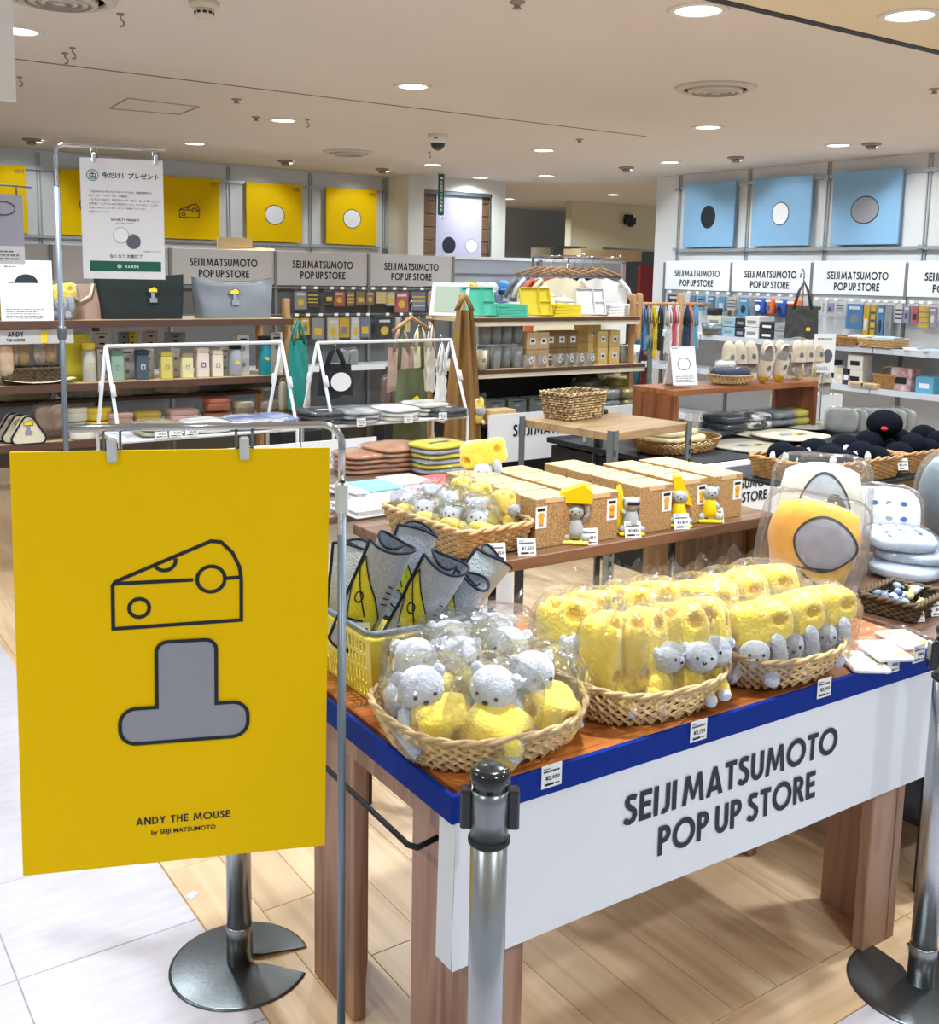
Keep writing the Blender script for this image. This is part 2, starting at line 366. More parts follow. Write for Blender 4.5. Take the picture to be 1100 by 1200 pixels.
# floor pieces: boards along Y, a border board along X, stone tiles in the aisles
def piece_mesh(w, l, name, m, ch=.0012): return MB().box((0, 0, -.004), (w, l, .008), ch=ch).mesh(name, m)
boards = {l: piece_mesh(.1438, l - .0015, 'floor_board', M_plank) for l in (1.2, .9, .6)}
for i in range(21):
    x = .833 + .145 * (i + .5); y = 1.39; k = i * 7 % 3
    while y < 4.2:
        l = (1.2, .9, .6)[k % 3]; k += 1
        link('floor_board', boards[l], fl, (x, y + l / 2, 0)); y += l
bb = piece_mesh(.146, 1.498, 'border_board', M_plank)
for x in (1.45, 2.95, 4.45): link('border_board', bb, fl, (x + .14, 1.315, 0), (0, 0, pi / 2))
tm = piece_mesh(.418, .418, 'floor_tile', M_tile)
for i in range(-5, 2):
    for j in range(-2, 8): link('floor_tile', tm, fl, (.41 + .42 * (i - .5), 2.35 + .42 * (j - 4 + .5), 0))
for i in range(1, 9):
    for j in range(0, 3): link('floor_tile', tm, fl, (.41 + .42 * (i + .5), 1.24 - .42 * (j + .5), 0))
link('paper_scrap', MB().box((0, 0, .0005), (.03, .022, .001)).mesh('paper_scrap', mat('pale blue tape', (196, 205, 218), .6)), fl, tuple(at(225, 1049, 0)), (0, 0, .5))
# ceiling
ce = struct('ceiling', MB().box((3.5, 8.9, ZC + .05), (18, 12.2, .1)), M_ceil)
struct('ceiling_front', MB().box((3.5, -1.1, ZC + .05), (18, 7.74, .1)), M_ceil2)
struct('trim_1', MB().box((3.5, 2.785, ZC + .012), (18, .045, .03)), M_black)
struct('trim_2', MB().box((1.2, 5.655, ZC - .001), (8.4, .012, .004)), mat('ceiling joint shadow gap', (120, 110, 102), .8))
hm = MB(); a, b, c, d = [at(*q, ZC - .001) for q in ((150, 115), (233, 125), (210, 134), (128, 127))]
for p, q in ((a, b), (b, c), (c, d), (d, a)): hm.tube([p, q], .006, 4)
single('ceiling_hatch', hm, mat('hatch line', (176, 166, 154), .8), 'thin square outline of an access hatch in the ceiling', 'hatch')
# walls
struct('wall_left', MB().box((1.2, YL + .06, 1.3), (9.1, .12, 2.6)), M_wall)
struct('wall_right', MB().box((XR + .06, 4.4, 1.3), (.12, 6.9, 2.6)), M_wall)
YP = 9.39; X0, X1 = 5.68, 6.92
w = MB()
w.box(((X0 + 5.87) / 2, YP + .2, 1.3), (5.87 - X0, .4, 2.6)); w.box(((6.74 + X1) / 2, YP + .2, 1.3), (X1 - 6.74, .4, 2.6)); w.box((6.305, YP + .2, 2.53), (.87, .4, .14)); w.box((6.305, YP + .24, 1.25), (.87, .32, 2.5))
wp = struct('wall_pier', w, M_wall2)
bm_ = MB().box((0, 0, 0), (.16, .03, .122), ch=.006).mesh('wall_block', mat('brown brick', (124, 92, 62), .7, var=.25, vs=12)); bm2 = MB().box((0, 0, 0), (.1, .03, .122), ch=.006).mesh('wall_block', MATS['brown brick'])
for k in range(8):
    link('wall_block', bm_, wp, (5.957, YP + .065, 1.47 + .135 * k)); link('wall_block', bm2, wp, (6.69, YP + .065, 1.47 + .135 * k))
struct('trim_3', MB().box((6.305, YP + .02, 2.44), (.87, .02, .035)).box((6.735, YP + .02, 1.9), (.02, .02, 1.1)), M_grey)
struct('wall_back', MB().box((10, 13.06, 1.3), (12, .12, 2.6)), mat('far wall grey', (176, 180, 184), .8))
wf = MB().box((11.0, 11.06, 2.30), (3.6, .12, .6)).box((9.63, 11.06, 1.0), (.28, .12, 2.0)).box((11.0, 12.2, 1.0), (3, .1, 2.0))
struct('wall_far', wf, mat('far wall cream', (214, 206, 176), .8))
struct('wall_passage', MB().box((10.9, 12.0, 1.0), (2.4, .06, 2.0)), mat('dark opening grey', (96, 100, 102), .8))  # grey sheet behind the lintel, stands in for the dark of the opening
# the two short wall lamps by the passage
for k, (x, y) in enumerate(((737, 229), (736, 259))):
    p = aty(x, y, 10.98); t = thing('wall_spotlight', ('upper' if k == 0 else 'lower') + ' small black spotlight on the cream wall by the passage', 'spotlight', p, 0, 'black wall spotlights')
    part('housing', MB().box((0, -.03, 0), (.2, .06, .1), ch=.01), M_black, t); part('bracket', MB().box((0, -.005, .065), (.12, .05, .04)), M_black, t); part('snoot', MB().box((.0, -.05, -.06), (.06, .05, .04)), M_black, t)
ld = bpy.data.lights.new('wall_wash', 'SPOT'); ld.energy = 45; ld.spot_size = 1.6; ld.color = (1, .95, .75); lo = link('wall_wash', ld, None, aty(737, 229, 10.75)); lo.rotation_euler = (radians(-22), 0, 0)
# seams, rails and posters on the left wall
M_rail = mat('rail aluminium', (176, 182, 186), .4, .5)
r = MB()
for z in (1.86, 2.44): r.box((2.4, YL - .03, z), (6.4, .03, .026))
single('picture_rail', r.box((2.4, YL - .012, 1.86), (6.4, .02, .02)), M_rail, 'pair of grey rails that carry the yellow posters', 'rail')
sm = MB().box((-.013, -.008, 0), (.009, .012, .86)).box((.013, -.008, 0), (.009, .012, .86)).box((0, -.03, .29), (.05, .05, .03)).box((0, -.03, -.29), (.05, .05, .03)).mesh('rail_upright', M_rail)
for k, x in enumerate((5.69, 4.83, 3.96, 3.09, 2.22)):
    tag(link('rail_upright', sm, None, (x - .02, YL, 2.15)), ('rightmost', 'second from right', 'third from right', 'fourth from right', 'fifth from right')[k] + ' slim grey double upright on the yellow poster wall', 'upright', 'uprights on the poster wall')
CHEESE = [(0, 0), (1.0, .02), (1.0, .36), (.985, .46), (.93, .58), (.84, .67), (.76, .68), (.02, .38), (0, .35)]
def draw_cheese(mb, fn, w, dark=1):
    mb.mi(dark); mb.stroke(CHEESE, w, fn, True, .08); mb.stroke([(.01, .365), (.62, .37)], w, fn); mb.stroke([(.88, .372), (.99, .375)], w, fn)
    mb.stroke(arc(.76, .37, .11, .105, 0, 360, 18)[:-1], w, fn, True); mb.stroke(arc(.20, .16, .078, .075, 0, 360, 16)[:-1], w, fn, True); mb.stroke(arc(.40, .535, .085, .08, 10, -150, 10), w, fn)
def wall_poster(c, ux, label, m_bg, kind, wd=.59, ht=.57, cap=('ANDY', 'THE MOUSE')):
    """board on the wall; c centre, ux unit vector to the viewer's right; the portrait is reduced to a plain round patch"""
    ux = Vector(ux); n = ux.cross(Vector((0, 0, 1))); t = thing('wall_poster', label, 'poster', c, 0, 'posters high on the walls')
    M = Matrix((ux, -n, (0, 0, 1))).transposed()
    part('board', MB().box((0, .012, 0), (wd, .024, ht), ch=.002).move(M.to_4x4()), m_bg, t)
    p = MB(); f = flatfn(n * .0015, ux, (0, 0, 1)); g = flatfn(n * .0027, ux, (0, 0, 1))
    s = .0
    pm = [M_white, M_ink, M_print, mat('patch black', (20, 26, 34), .6)]
    if kind == 'cheese': draw_cheese(p, lambda x, y: f((x - .5) * .19, (y - .35) * .19 - .02), .045); part('line_print', p, pm, t)
    elif kind:
        a, b_, col = kind; part('outline_print', MB().mi(1).disc(0, -.02, a + .008, b_ + .008, f, 40), pm, t); part('patch_print', MB().mi(col).disc(0, -.02, a, b_, g, 40), pm, t)
    if cap: part('lettering', typed(typed(MB(), cap[0], wd / 2 - .055, ht / 2 - .052, .030, f, bold=.01), cap[1], wd / 2 - .055, ht / 2 - .066, .015, f), M_ink, t)
    return t
for k, x in enumerate((5.256, 4.393, 3.525, 2.66, 1.79)):
    kd = [(.098, .09, 0), (.098, .09, 0), 'cheese', (.13, .11, 2), (.1, .08, 2)][k]
    wall_poster((x, YL - .07, 2.165), (1, 0, 0), ['rightmost yellow wall poster, next to the pale pier', 'yellow wall poster with a white round patch, second from the pier', 'yellow wall poster with a cheese wedge drawing', 'yellow wall poster mostly behind the white notice', 'yellow wall poster at the far left edge'][k], M_yel, kd)
# seams, rails and posters on the right wall
r = MB()
for z in (1.87, 2.47): r.box((XR - .03, 6.0, z), (.03, 2.95, .028))
single('picture_rail', r, M_rail, 'pair of grey rails that carry the pale blue posters', 'rail')
for k, y in enumerate((7.52, 6.65, 5.79, 4.86)):
    tag(link('rail_upright', sm, None, (XR, y, 2.17), (0, 0, -pi / 2)), ('leftmost', 'second', 'third', 'rightmost')[k] + ' slim grey double upright on the blue poster wall', 'upright', 'uprights on the poster wall')
for k, y in enumerate((7.08, 6.23, 5.375)):
    wall_poster((XR - .07, y, 2.20), (0, -1, 0), ['pale blue wall poster with a black round patch', 'middle pale blue wall poster with a white round patch', 'pale blue wall poster with a grey oval patch'][k], M_blueposter, [(.085, .1, 3), (.088, .095, 0), (.125, .105, 2)][k], .64, .60, None)
# poster in the niche
t = thing('niche_poster', 'tall lavender poster in the brown niche of the pier', 'poster', (6.345, YP + .045, 1.96))
part('board', MB().box((0, .01, 0), (.59, .02, 1.02), ch=.002), M_lav, t)
f = flatfn((0, -.0015, 0), (1, 0, 0), (0, 0, 1)); g = flatfn((0, -.0027, 0), (1, 0, 0), (0, 0, 1)); part('dark_patch', MB().disc(-.13, -.06, .085, .088, f, 30), M_ink, t); part('patch_outline', MB().disc(.16, -.06, .085, .075, f, 30), M_print, t); part('pale_patch', MB().disc(.16, -.06, .077, .067, g, 30), M_white, t); part('caption_strip', MB().rect(-.29, -.51, .29, -.40, f), M_white, t)
p = MB().mi(1); caps(p, 'SEIJI MATSUMOTO', -.26, -.445, .030, g, align='l', sx=.9); caps(p, 'POP UP STORE', -.26, -.49, .026, g, align='l', sx=.9)
part('lettering', p, [M_white, M_ink, M_print], t)
# green camera notice hanging from the ceiling
t = thing('camera_notice', 'narrow green hanging sign with white vertical writing', 'sign', aty(517, 205, 8.9) - Vector((0, 0, .0)))
z0 = t.location.z; hz = ZC - z0
part('plate', MB().box((0, 0, -.19), (.068, .008, .40), ch=.001), mat('sign green', (8, 84, 66), .5), t)
p = MB(); f = flatfn((0, -.006, 0), (1, 0, 0), (0, 0, 1)); p.rect(-.017, -.042, .017, -.018, f)
for k, ch in enumerate('防犯カメラ作動中'): typed(p, ch, 0, -.088 - k * .038, .036, f, bold=.02)
part('lettering', p, [M_white], t)
part('wire', MB().tube([(-.02, 0, .0), (-.02, 0, hz)], .0015, 4).tube([(.02, 0, 0), (.02, 0, hz)], .0015, 4), M_grey, t)
part('hook', MB().tube([(0, 0, -.39), (0, 0, -.42), (.03, 0, -.43)], .004, 6), M_chrome, t)
# white hanging sign, only its edge in view
p = aty(0, 60, 3.2); single('hanging_sign', MB().box((p.x - .16, 3.2, 0), (.39, .02, 1.0)).move(Matrix.Translation((0, 0, aty(7, 118, 3.2).z + .5))), M_white, 'plain white sign hanging from the ceiling at the left edge', 'sign')
# ---------------------------------------------------------------- ceiling fittings
M_lamp = light_mat('lamp face', (255, 251, 240), 5.0)
ring = MB().lathe([(.078, .0), (.078, -.006), (.098, -.004), (.105, 0)], 28).mesh('trim_ring', mat('lamp ring', (225, 220, 212), .4))
lens = MB().lathe([(0, -.0035), (.05, -.0045), (.079, -.0015)][::-1], 28).mesh('lens', M_lamp)
def downlight(p, label, sc=1., power=1.):
    t = thing('downlight', label, 'ceiling light', (p[0], p[1], ZC), 0, 'recessed downlights'); t.scale = (sc, sc, 1)
    link('trim_ring', ring, t); link('lens', lens, t)
    ld = bpy.data.lights.new('lamp', 'AREA'); ld.shape = 'DISK'; ld.size = .15; ld.energy = LAMP_W * power; ld.color = LAMP_C; ld.spread = radians(150)
    link('lamp', ld, t, (0, 0, -.012))
DL = [(484, 101, 'downlight in the middle of the ceiling, left of the large round vent'), (332, 141, 'downlight above the second yellow poster'), (228, 168, 'downlight just right of the white notice, near the wall'), (507, 193, 'downlight just left above the green sign'), (563, 208, 'downlight just right of the green sign'), (637, 176, 'downlight between the dome camera and the passage, nearer one'), (640, 206, 'downlight between the dome camera and the passage, farther one'), (829, 149, 'downlight behind the large round vent'), (818, 12, 'large downlight at the top next to the black ceiling slot'), (785, 190, 'downlight above the left blue poster'), (982, 170, 'downlight above the right blue poster'), (718, 228, 'downlight over the passage wall'), (596, 233, 'downlight deep in the passage'), (1066, 18, 'bright downlight beyond the black ceiling slot, top right corner'), (22, 36, 'downlight at the left edge beside the hanging sign')]
for x, y, l in DL:
    p = at(x, y, ZC); downlight(p, l, 1.12 if y in (12, 18) else 1, .25 if x in (507, 563) else .6 if x in (785, 982, 640) else 1)
for k, (x, y, pw) in enumerate(((1.5, 1.45, 1.3), (3.05, 1.25, 1.1), (-1.2, 1.0, .8), (1.0, -.7, .95), (3.05, -.7, .7), (5.2, .6, .7), (5.3, 3.0, 1), (-1.2, 3.2, 1), (1.0, 3.3, 1.1), (6.7, 2.2, 1))):
    downlight((x, y), 'downlight out of view over the aisle, ' + ORD[k] + ' from the camera', 1, pw)
# small adjustable spots near the walls
sp = [(37, 163), (448, 198), (334, 188), (734, 196), (862, 184), (1021, 168)]
sp_l = ['above the leftmost yellow poster', 'near the end of the yellow poster wall', 'above the middle of the yellow poster wall', 'in front of the passage', 'above the gap between the first two blue posters', 'above the right blue poster']
for (x, y), l in zip(sp, sp_l):
    p = at(x, y, ZC); t = thing('spotlight', 'small adjustable ceiling spotlight ' + l, 'spotlight', p, 0, 'adjustable ceiling spotlights')
    part('housing', MB().lathe([(.07, 0), (.07, -.012), (.045, -.02), (.04, 0)], 18).box((0, .0, -.03), (.07, .05, .03), ch=.01), mat('spot housing', (150, 140, 128), .5), t)
    part('lens', MB().lathe([(0, -.004), (.034, -.002)][::-1], 16, (.055, .03, -.018)), M_lamp, t)
    ld = bpy.data.lights.new('lamp', 'SPOT'); ld.energy = 12; ld.spot_size = radians(80); ld.spot_blend = .6; ld.color = LAMP_C; ld.shadow_soft_size = .04
    lo = link('lamp', ld, t, (.05, .03, -.05))
    d = Vector((0, .8, -.7)) if x < 700 else Vector((.8, 0, -.7)); lo.rotation_euler = d.to_track_quat('-Z', 'Y').to_euler()
M_vent = mat('vent paint', (206, 196, 182), .5)
for (x, y, sc, l) in ((838, 103, 1, 'large round ceiling air vent at the upper right'), (408, 178, 1, 'round ceiling air vent near the yellow poster wall'), (68, -4, 1, 'round ceiling air vent cut by the top edge of the picture')):
    p = at(x, y, ZC); t = thing('air_vent', l, 'air vent', p, 0, 'round ceiling vents'); t.scale = (sc, sc, 1)
    part('flange', MB().lathe([(.215, 0), (.21, -.008), (.175, -.018), (.165, -.010), (.17, 0)], 40), M_vent, t)
    part('throat', MB().lathe([(.168, -.002), (0, -.002)], 36), mat('vent throat', (60, 58, 56), .8), t)
    for q in (.145, .11, .075): part('cone_ring', MB().lathe([(q, -.004), (q - .004, -.024), (q - .028, -.030), (q - .012, -.006)], 36), M_vent, t)
    part('hub', MB().lathe([(.04, -.028), (0, -.03)][::1], 20), M_vent, t)
p = at(239, 2, ZC); t = thing('smoke_detector', 'cream smoke detector at the top edge of the ceiling', 'detector', p); part('base', MB().lathe([(.055, 0), (.055, -.018), (.045, -.026)], 24), mat('cream plastic', (214, 206, 184), .5), t); part('chamber', MB().lathe([(.034, -.022), (.036, -.05), (.026, -.058), (0, -.06)], 20), MATS['cream plastic'], t)
sl = MB()
for k in range(10): sl.box((.0355 * cos(k * .628), .0355 * sin(k * .628), -.042), (.004, .013, .009), k * .628)
part('slot', sl, M_black, t, stuff=True)
p = at(513, 158, ZC); t = thing('dome_camera', 'white dome security camera on the ceiling', 'security camera', p)
part('base', MB().lathe([(.075, 0), (.072, -.05), (.062, -.06)], 24), M_white, t); part('dome', MB().blob((0, 0, -.058), (.055, .055, .055), 18), mat('smoked dome', (24, 30, 44), .08, coat=.5), t); part('badge', MB().box((-.05, -.052, -.03), (.03, .01, .01), radians(-45)), M_grey, t)
hk = MB().tube([(0, 0, 0), (0, 0, -.02), (.012, 0, -.03), (.012, 0, -.045), (-.004, 0, -.05)], .004, 6).lathe([(.016, 0), (.014, -.006), (0, -.008)], 10).mesh('ceiling_hook', mat('hook metal', (150, 140, 130), .4, .6))
for (x, y, l) in ((141, 16, 'near the smoke detector'), (76, 62, 'left one of the pair by the ceiling joint'), (85, 56, 'right one of the pair by the ceiling joint'), (23, 90, 'at the left edge of the ceiling'), (360, 140, 'beside a downlight'), (503, 178, 'next to the dome camera')):
    tag(link('ceiling_hook', hk, None, at(x, y, ZC)), 'small metal ceiling hook ' + l, 'hook', 'ceiling hooks')
sk = MB().lathe([(.03, 0), (.028, -.006), (.012, -.008), (.012, -.022), (.02, -.025), (0, -.026)], 14).mesh('sprinkler', mat('sprinkler', (160, 152, 142), .4, .5))
for (x, y, l) in ((606, 2, 'at the top edge above the middle'), (679, 163, 'right of the long ceiling joint'), (300, 137, 'left of a downlight, on a beige plate'), (277, 116, 'on the long ceiling joint'), (1095, 104, 'at the right edge')):
    tag(link('sprinkler', sk, None, at(x, y, ZC)), 'small ceiling sprinkler ' + l, 'sprinkler', 'ceiling sprinklers')
# ================================================================ common pieces for the goods
M_band = mat('cobalt tape', (0, 44, 140), .7, var=.04, vs=6, spec=.2)
M_cloth = mat('white banner cloth', (236, 239, 245), .6, var=.04, vs=2.5, bump=.05, bs=6)
M_tabletop = wood('orange stained table wood', (186, 112, 56), (140, 72, 30), (1.6, 22, 10), .3, coat=.3, bandw=5)
M_leg = wood('walnut pine', (172, 132, 106), (140, 100, 76), (10, 16, 1.1), .45, bandw=6)
M_wick = mat('pale wicker', (224, 188, 134), .55, var=.35, vs=40)
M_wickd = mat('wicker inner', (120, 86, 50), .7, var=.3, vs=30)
M_wickm = mat('honey wicker', (190, 142, 84), .55, var=.4, vs=30)
M_wickk = mat('dark wicker', (96, 74, 48), .6, var=.4, vs=40)
M_plushy = mat('yellow plush', (255, 230, 92), .95, rgb2=(250, 214, 56), vs=30, bump=.5, bs=160, sheen=.6, spec=.2)
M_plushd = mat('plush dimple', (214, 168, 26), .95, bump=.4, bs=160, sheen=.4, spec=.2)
M_plushg = mat('grey plush', (206, 210, 222), .95, rgb2=(188, 192, 206), vs=30, bump=.5, bs=160, sheen=.6, spec=.2)
M_plushk = mat('black plush', (14, 18, 28), .95, bump=.4, bs=160, spec=.1)
M_bead = mat('black bead', (14, 16, 20), .15, coat=.5)
M_film = film('clear wrap', clear=.97, rough=.13, haze=.03)
M_film2 = film('clear wrap milky', clear=.95, rough=.15, haze=.12)
M_kraft = mat('kraft card', (196, 160, 110), .75, rgb2=(146, 108, 64), vs=300, soft=.25)
M_krafttop = mat('plain kraft', (214, 184, 138), .75, var=.05, vs=10)
M_tan = mat('tan wood', (205, 168, 120), .5, var=.12, vs=12, stretch=(1, 12, 12))
def price_tag(p, label, text='1,650', w=.045, h=.04, rz=None, lean=.28, group='white price tags'):
    """white price card standing on a surface, leaning back, facing the aisle"""
    b = MB().box((0, .0006, h / 2), (w, .0012, h)); f = flatfn((0, -.0008, 0), (1, 0, 0), (0, 0, 1)); b.mi(1)
    b.rect(-w * .42, h * .83, -w * .1, h * .86, f)
    for k in range(9): b.rect(-w * .42 + k * w * .09, h * .68, -w * .42 + k * w * .09 + w * .07, h * .76, f)
    typed(b, '¥' + text, w * .40, h * .34, h * .27, f, 'RIGHT', .02, 1); b.rect(-w * .36, h * .1, w * .1, h * .2, f); b.rect(w * .16, h * .12, w * .4, h * .17, f)
    b.move(Matrix.Rotation(-lean, 4, 'X'))
    return single('price_tag', b, [M_white, M_ink], label, 'price tag', group, p, radians(-20) if rz is None else rz)
def noisy(M, amp, s, k):
    def f(p):
        q = p.normalized(); return p * (1 + amp * nz(p, s, k))
    return f
def cheese_blob(r, holes, e=.55, n=30, seed=1, taper=0):
    """soft block with round dimples: two materials (skin, dimple)"""
    hp = []
    for h, rad in holes:
        d = Vector(h); k = 5.; q = (abs(d.x) ** k + abs(d.y) ** k + abs(d.z) ** k) ** (1 / k); d /= q; hp.append((Vector((d.x * r[0], d.y * r[1], d.z * r[2])), rad * (r[0] * r[1] * r[2]) ** (1 / 3) * 1.15))
    def fn(p):
        o = p.copy(); d = Vector((p.x / r[0], p.y / r[1], p.z / r[2])); k = 1 + .07 * nz(d, 1.3, seed)
        for h, rad in hp:
            a = (o - h).length / rad
            if a < 1: k -= .20 * (1 - a * a)
        q = p * k
        if taper: q.x *= 1 + taper * d.z; q.y *= 1 + taper * .6 * d.z
        return q
    ref = MB().soft((0, 0, 0), r, 4.5, 20); mb = MB().soft((0, 0, 0), r, 4.5, 20, fn)
    for i, f in enumerate(ref.f):
        c = sum((Vector(ref.v[j]) for j in f), Vector()) / len(f)
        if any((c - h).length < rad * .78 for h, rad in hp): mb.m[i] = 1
    return mb
def bag_mb(r, seed, top=True, n=26, e=.7):
    """crumpled clear bag round an item; flat shaded creases, a sealed flap at the top"""
    cr = lambda p: .055 * abs(nz(p, 30, seed)) + .05 * nz(p, 13, seed + 3) + .03 * nz(p, 70, seed)
    mb = MB().soft((0, 0, r[2]), r, 3.2, 16, lambda p: p * (1 + cr(p)))
    mb.s = [False] * len(mb.s)
    if top:
        w = r[0] * 1.05
        def fl(u, v):
            x = (u - .5) * 2 * w * (1 - .12 * v); return (x, .014 * nz((x * 40, v * 3, seed), 1) + .005 * sin(u * 34), r[2] * 1.7 + v * r[2] * .55 + .018 * nz((u * 7, 3, seed)))
        mb.grid(fl, 18, 5, smooth=False)
    return mb
def oval_basket(name, rx, ry, h, label, loc, rz=0, m=None, K=40, flare=.8, group=None, saddle=.25, wd=.0042):
    m = m or M_wick; t = thing(name, label, 'basket', loc, rz, group)
    def P(a, s, off=0):
        k = flare + (1 - flare) * s ** .8
        ex = .8; ca, sa = cos(a), sin(a); x = math.copysign(abs(ca) ** ex, ca); y = math.copysign(abs(sa) ** ex, sa)
        return ((rx * k + off) * x, (ry * k + off) * y, .006 + h * s * (1 + saddle * abs(ca) ** 3))
    wv = MB()
    for d in (1, -1):
        for i in range(K):
            a0 = 2 * pi * i / K + (.07 if d < 0 else 0)
            wv.tube([P(a0 + d * .62 * s / 7, s / 7, .0022 * (1 if (s + (d > 0)) % 2 else -1)) for s in range(8)], wd, 4, flat=(.35, 1.0))
    part('side_weave', wv, m, t, stuff=True)
    base = MB().lathe([(0, 0), (.985, 0), (1, .5), (0, 1)], 36)
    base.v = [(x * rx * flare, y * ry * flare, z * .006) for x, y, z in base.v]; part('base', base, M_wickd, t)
    rm = MB()
    for q in (0, pi): rm.tube([tuple(Vector(P(2 * pi * i / 96, 1, .003 * cos(i * .9 + q))) + Vector((0, 0, .003 * sin(i * .9 + q)))) for i in range(96)], .0042, 5, True)
    part('rim', rm, m, t)
    return t
def rect_basket(name, lx, ly, h, label, loc, rz=0, m=None, rows=12, flare=.9, rad=.03, group=None, inner=None, NP=132, sr=None, cat='basket'):
    m = m or M_wickm; t = thing(name, label, cat, loc, rz, group); rad = min(rad, lx / 2 - .001, ly / 2 - .001)
    def per(u, off, s):
        k = flare + (1 - flare) * s; a, b = lx / 2 * k - rad + off * 0, ly / 2 * k - rad
        segs = [2 * b, pi / 2 * rad, 2 * a, pi / 2 * rad] * 2; tot = sum(segs); d = u % 1 * tot; R_ = rad + off
        cx = [a, a, -a, -a]; cy = [b, b, -b, -b]
        pos = [((a + R_, -b), (0, 1)), None, ((a, b + R_), (-1, 0)), None, ((-a - R_, b), (0, -1)), None, ((-a, -b - R_), (1, 0)), None]
        ctr = {1: (a, b, 0), 3: (-a, b, 90), 5: (-a, -b, 180), 7: (a, -b, 270)}
        for i, L_ in enumerate(segs):
            if d <= L_ or i == 7:
                if pos[i]: (x, y), (dx, dy) = pos[i]; return (x + dx * d, y + dy * d)
                x, y, an = ctr[i]; w_ = radians(an) + d / rad; return (x + R_ * cos(w_), y + R_ * sin(w_))
            d -= L_
    wv = MB(); sr = sr or h / rows * .56; ns = NP // 4
    for k in range(rows):
        s = (k + .5) / rows
        wv.tube([per(i / NP, .0035 * cos(pi * i / 2 + (k % 2) * pi), s) + (.004 + h * s,) for i in range(NP)], sr, 4, True)
    part('side_weave', wv, m, t, stuff=True)
    part('inner_shell', MB().grid(lambda u, v: per(u, -.003, v) + (.004 + v * h * .97,), 60, 2, True), inner or M_wickd, t)  # added shell behind the weave, its darker brown stands for the shade inside
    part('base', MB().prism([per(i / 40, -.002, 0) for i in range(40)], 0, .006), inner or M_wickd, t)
    rm = MB()
    for q in (0, pi): rm.tube([tuple(Vector(per(i / 110, .0045 * cos(i * .8 + q), 1) + (h + .004 + .0045 * sin(i * .8 + q),))) for i in range(110)], .006, 5, True)
    part('rim', rm, m, t)
    return t
# ---------------------------------------------------------------- retractable-belt posts
def stanchion(p, top, label, notch, base=True):
    t = thing('barrier_post', label, 'barrier post', (p[0], p[1], 0), 0, 'steel barrier posts')
    part('pole', MB().lathe([(.0285, .012), (.0285, top - .03)], 28), mat('satin steel', (176, 180, 184), .26, .95, bump=.03, bs=60, stretch=(60, 60, 1)), t)
    c = part('cap', MB().lathe([(.0285, top - .032), (.031, top - .032), (.031, top - .013), (.029, top - .004), (.020, top), (0, top + .001)], 28), mat('black gloss plastic', (16, 24, 30), .2, coat=.4), t)
    part('sleeve', MB().lathe([(.0292, top - .115), (.0297, top - .05), (.0292, top - .034)], 28), mat('grey sleeve', (136, 142, 146), .3, .75), t)
    part('ring', MB().lathe([(.029, top - .122), (.0325, top - .120), (.0325, top - .114), (.029, top - .112)], 28), M_black, t)
    for q in (-1, 1):
        an = YAW - pi / 2 + (0 if q < 0 else pi)
        rx = Vector((RIGHT.x, RIGHT.y, 0)).normalized() * q * -1
        part('belt_slot', MB().box((rx.x * .036, rx.y * .036, top - .066), (.018, .026, .062), atan2(rx.y, rx.x), .003), MATS['black gloss plastic'], t)
    part('collar', MB().lathe([(.0305, .012), (.0305, .10), (.0295, .104)], 28), M_steel, t)
    R0 = .16; pl = []
    n = 60; a0 = notch
    for i in range(n + 1):
        a = a0 + radians(17) + (2 * pi - radians(34)) * i / n; pl.append((R0 * cos(a), R0 * sin(a)))
    pl += [(.052 * cos(a0 + q), .052 * sin(a0 + q)) for q in (-.35, 0, .35)]
    def fz(x, y, z): d = hypot(x, y); return (x, y, z * (.3 + .7 * (1 - d / R0)) if z > .001 else z)
    mbp = MB(); nn = len(pl); rings = [1, .8, .55, .32]
    for q in rings: pass
    # shallow cone with a keyhole cut: radial strips
    vs = []; fs = []
    for i in range(n + 1):
        a = a0 + radians(17) + (2 * pi - radians(34)) * i / n
        edge = min(i, n - i) / n
        inn = .020 + .034 * max(0, 1 - edge * 14)
        ai = a
        for k, (q, z) in enumerate(((0, .013), (.35, .010), (.95, .004), (1, .0025), (1, 0))):
            r_ = inn + (R0 - inn) * q; aa = a
            if inn > .021 and q < .6: aa = a
            vs.append((r_ * cos(aa), r_ * sin(aa), z))
    for i in range(n):
        for k in range(4): fs.append((i * 5 + k, i * 5 + k + 1, (i + 1) * 5 + k + 1, (i + 1) * 5 + k))
    mbp.add(vs, fs, True)
    part('base_plate', mbp, mat('dark brushed steel', (104, 108, 110), .3, .9, bump=.04, bs=90), t)
    return t
stanchion((.884, 1.205), .865, 'steel barrier post in front of the big table corner', 2.4)
stanchion((2.126, 1.21), .86, 'steel barrier post at the right edge, its base cut out toward the table', radians(60))
stanchion((.851, 2.128), .86, 'steel barrier post behind the large yellow board', radians(-28))
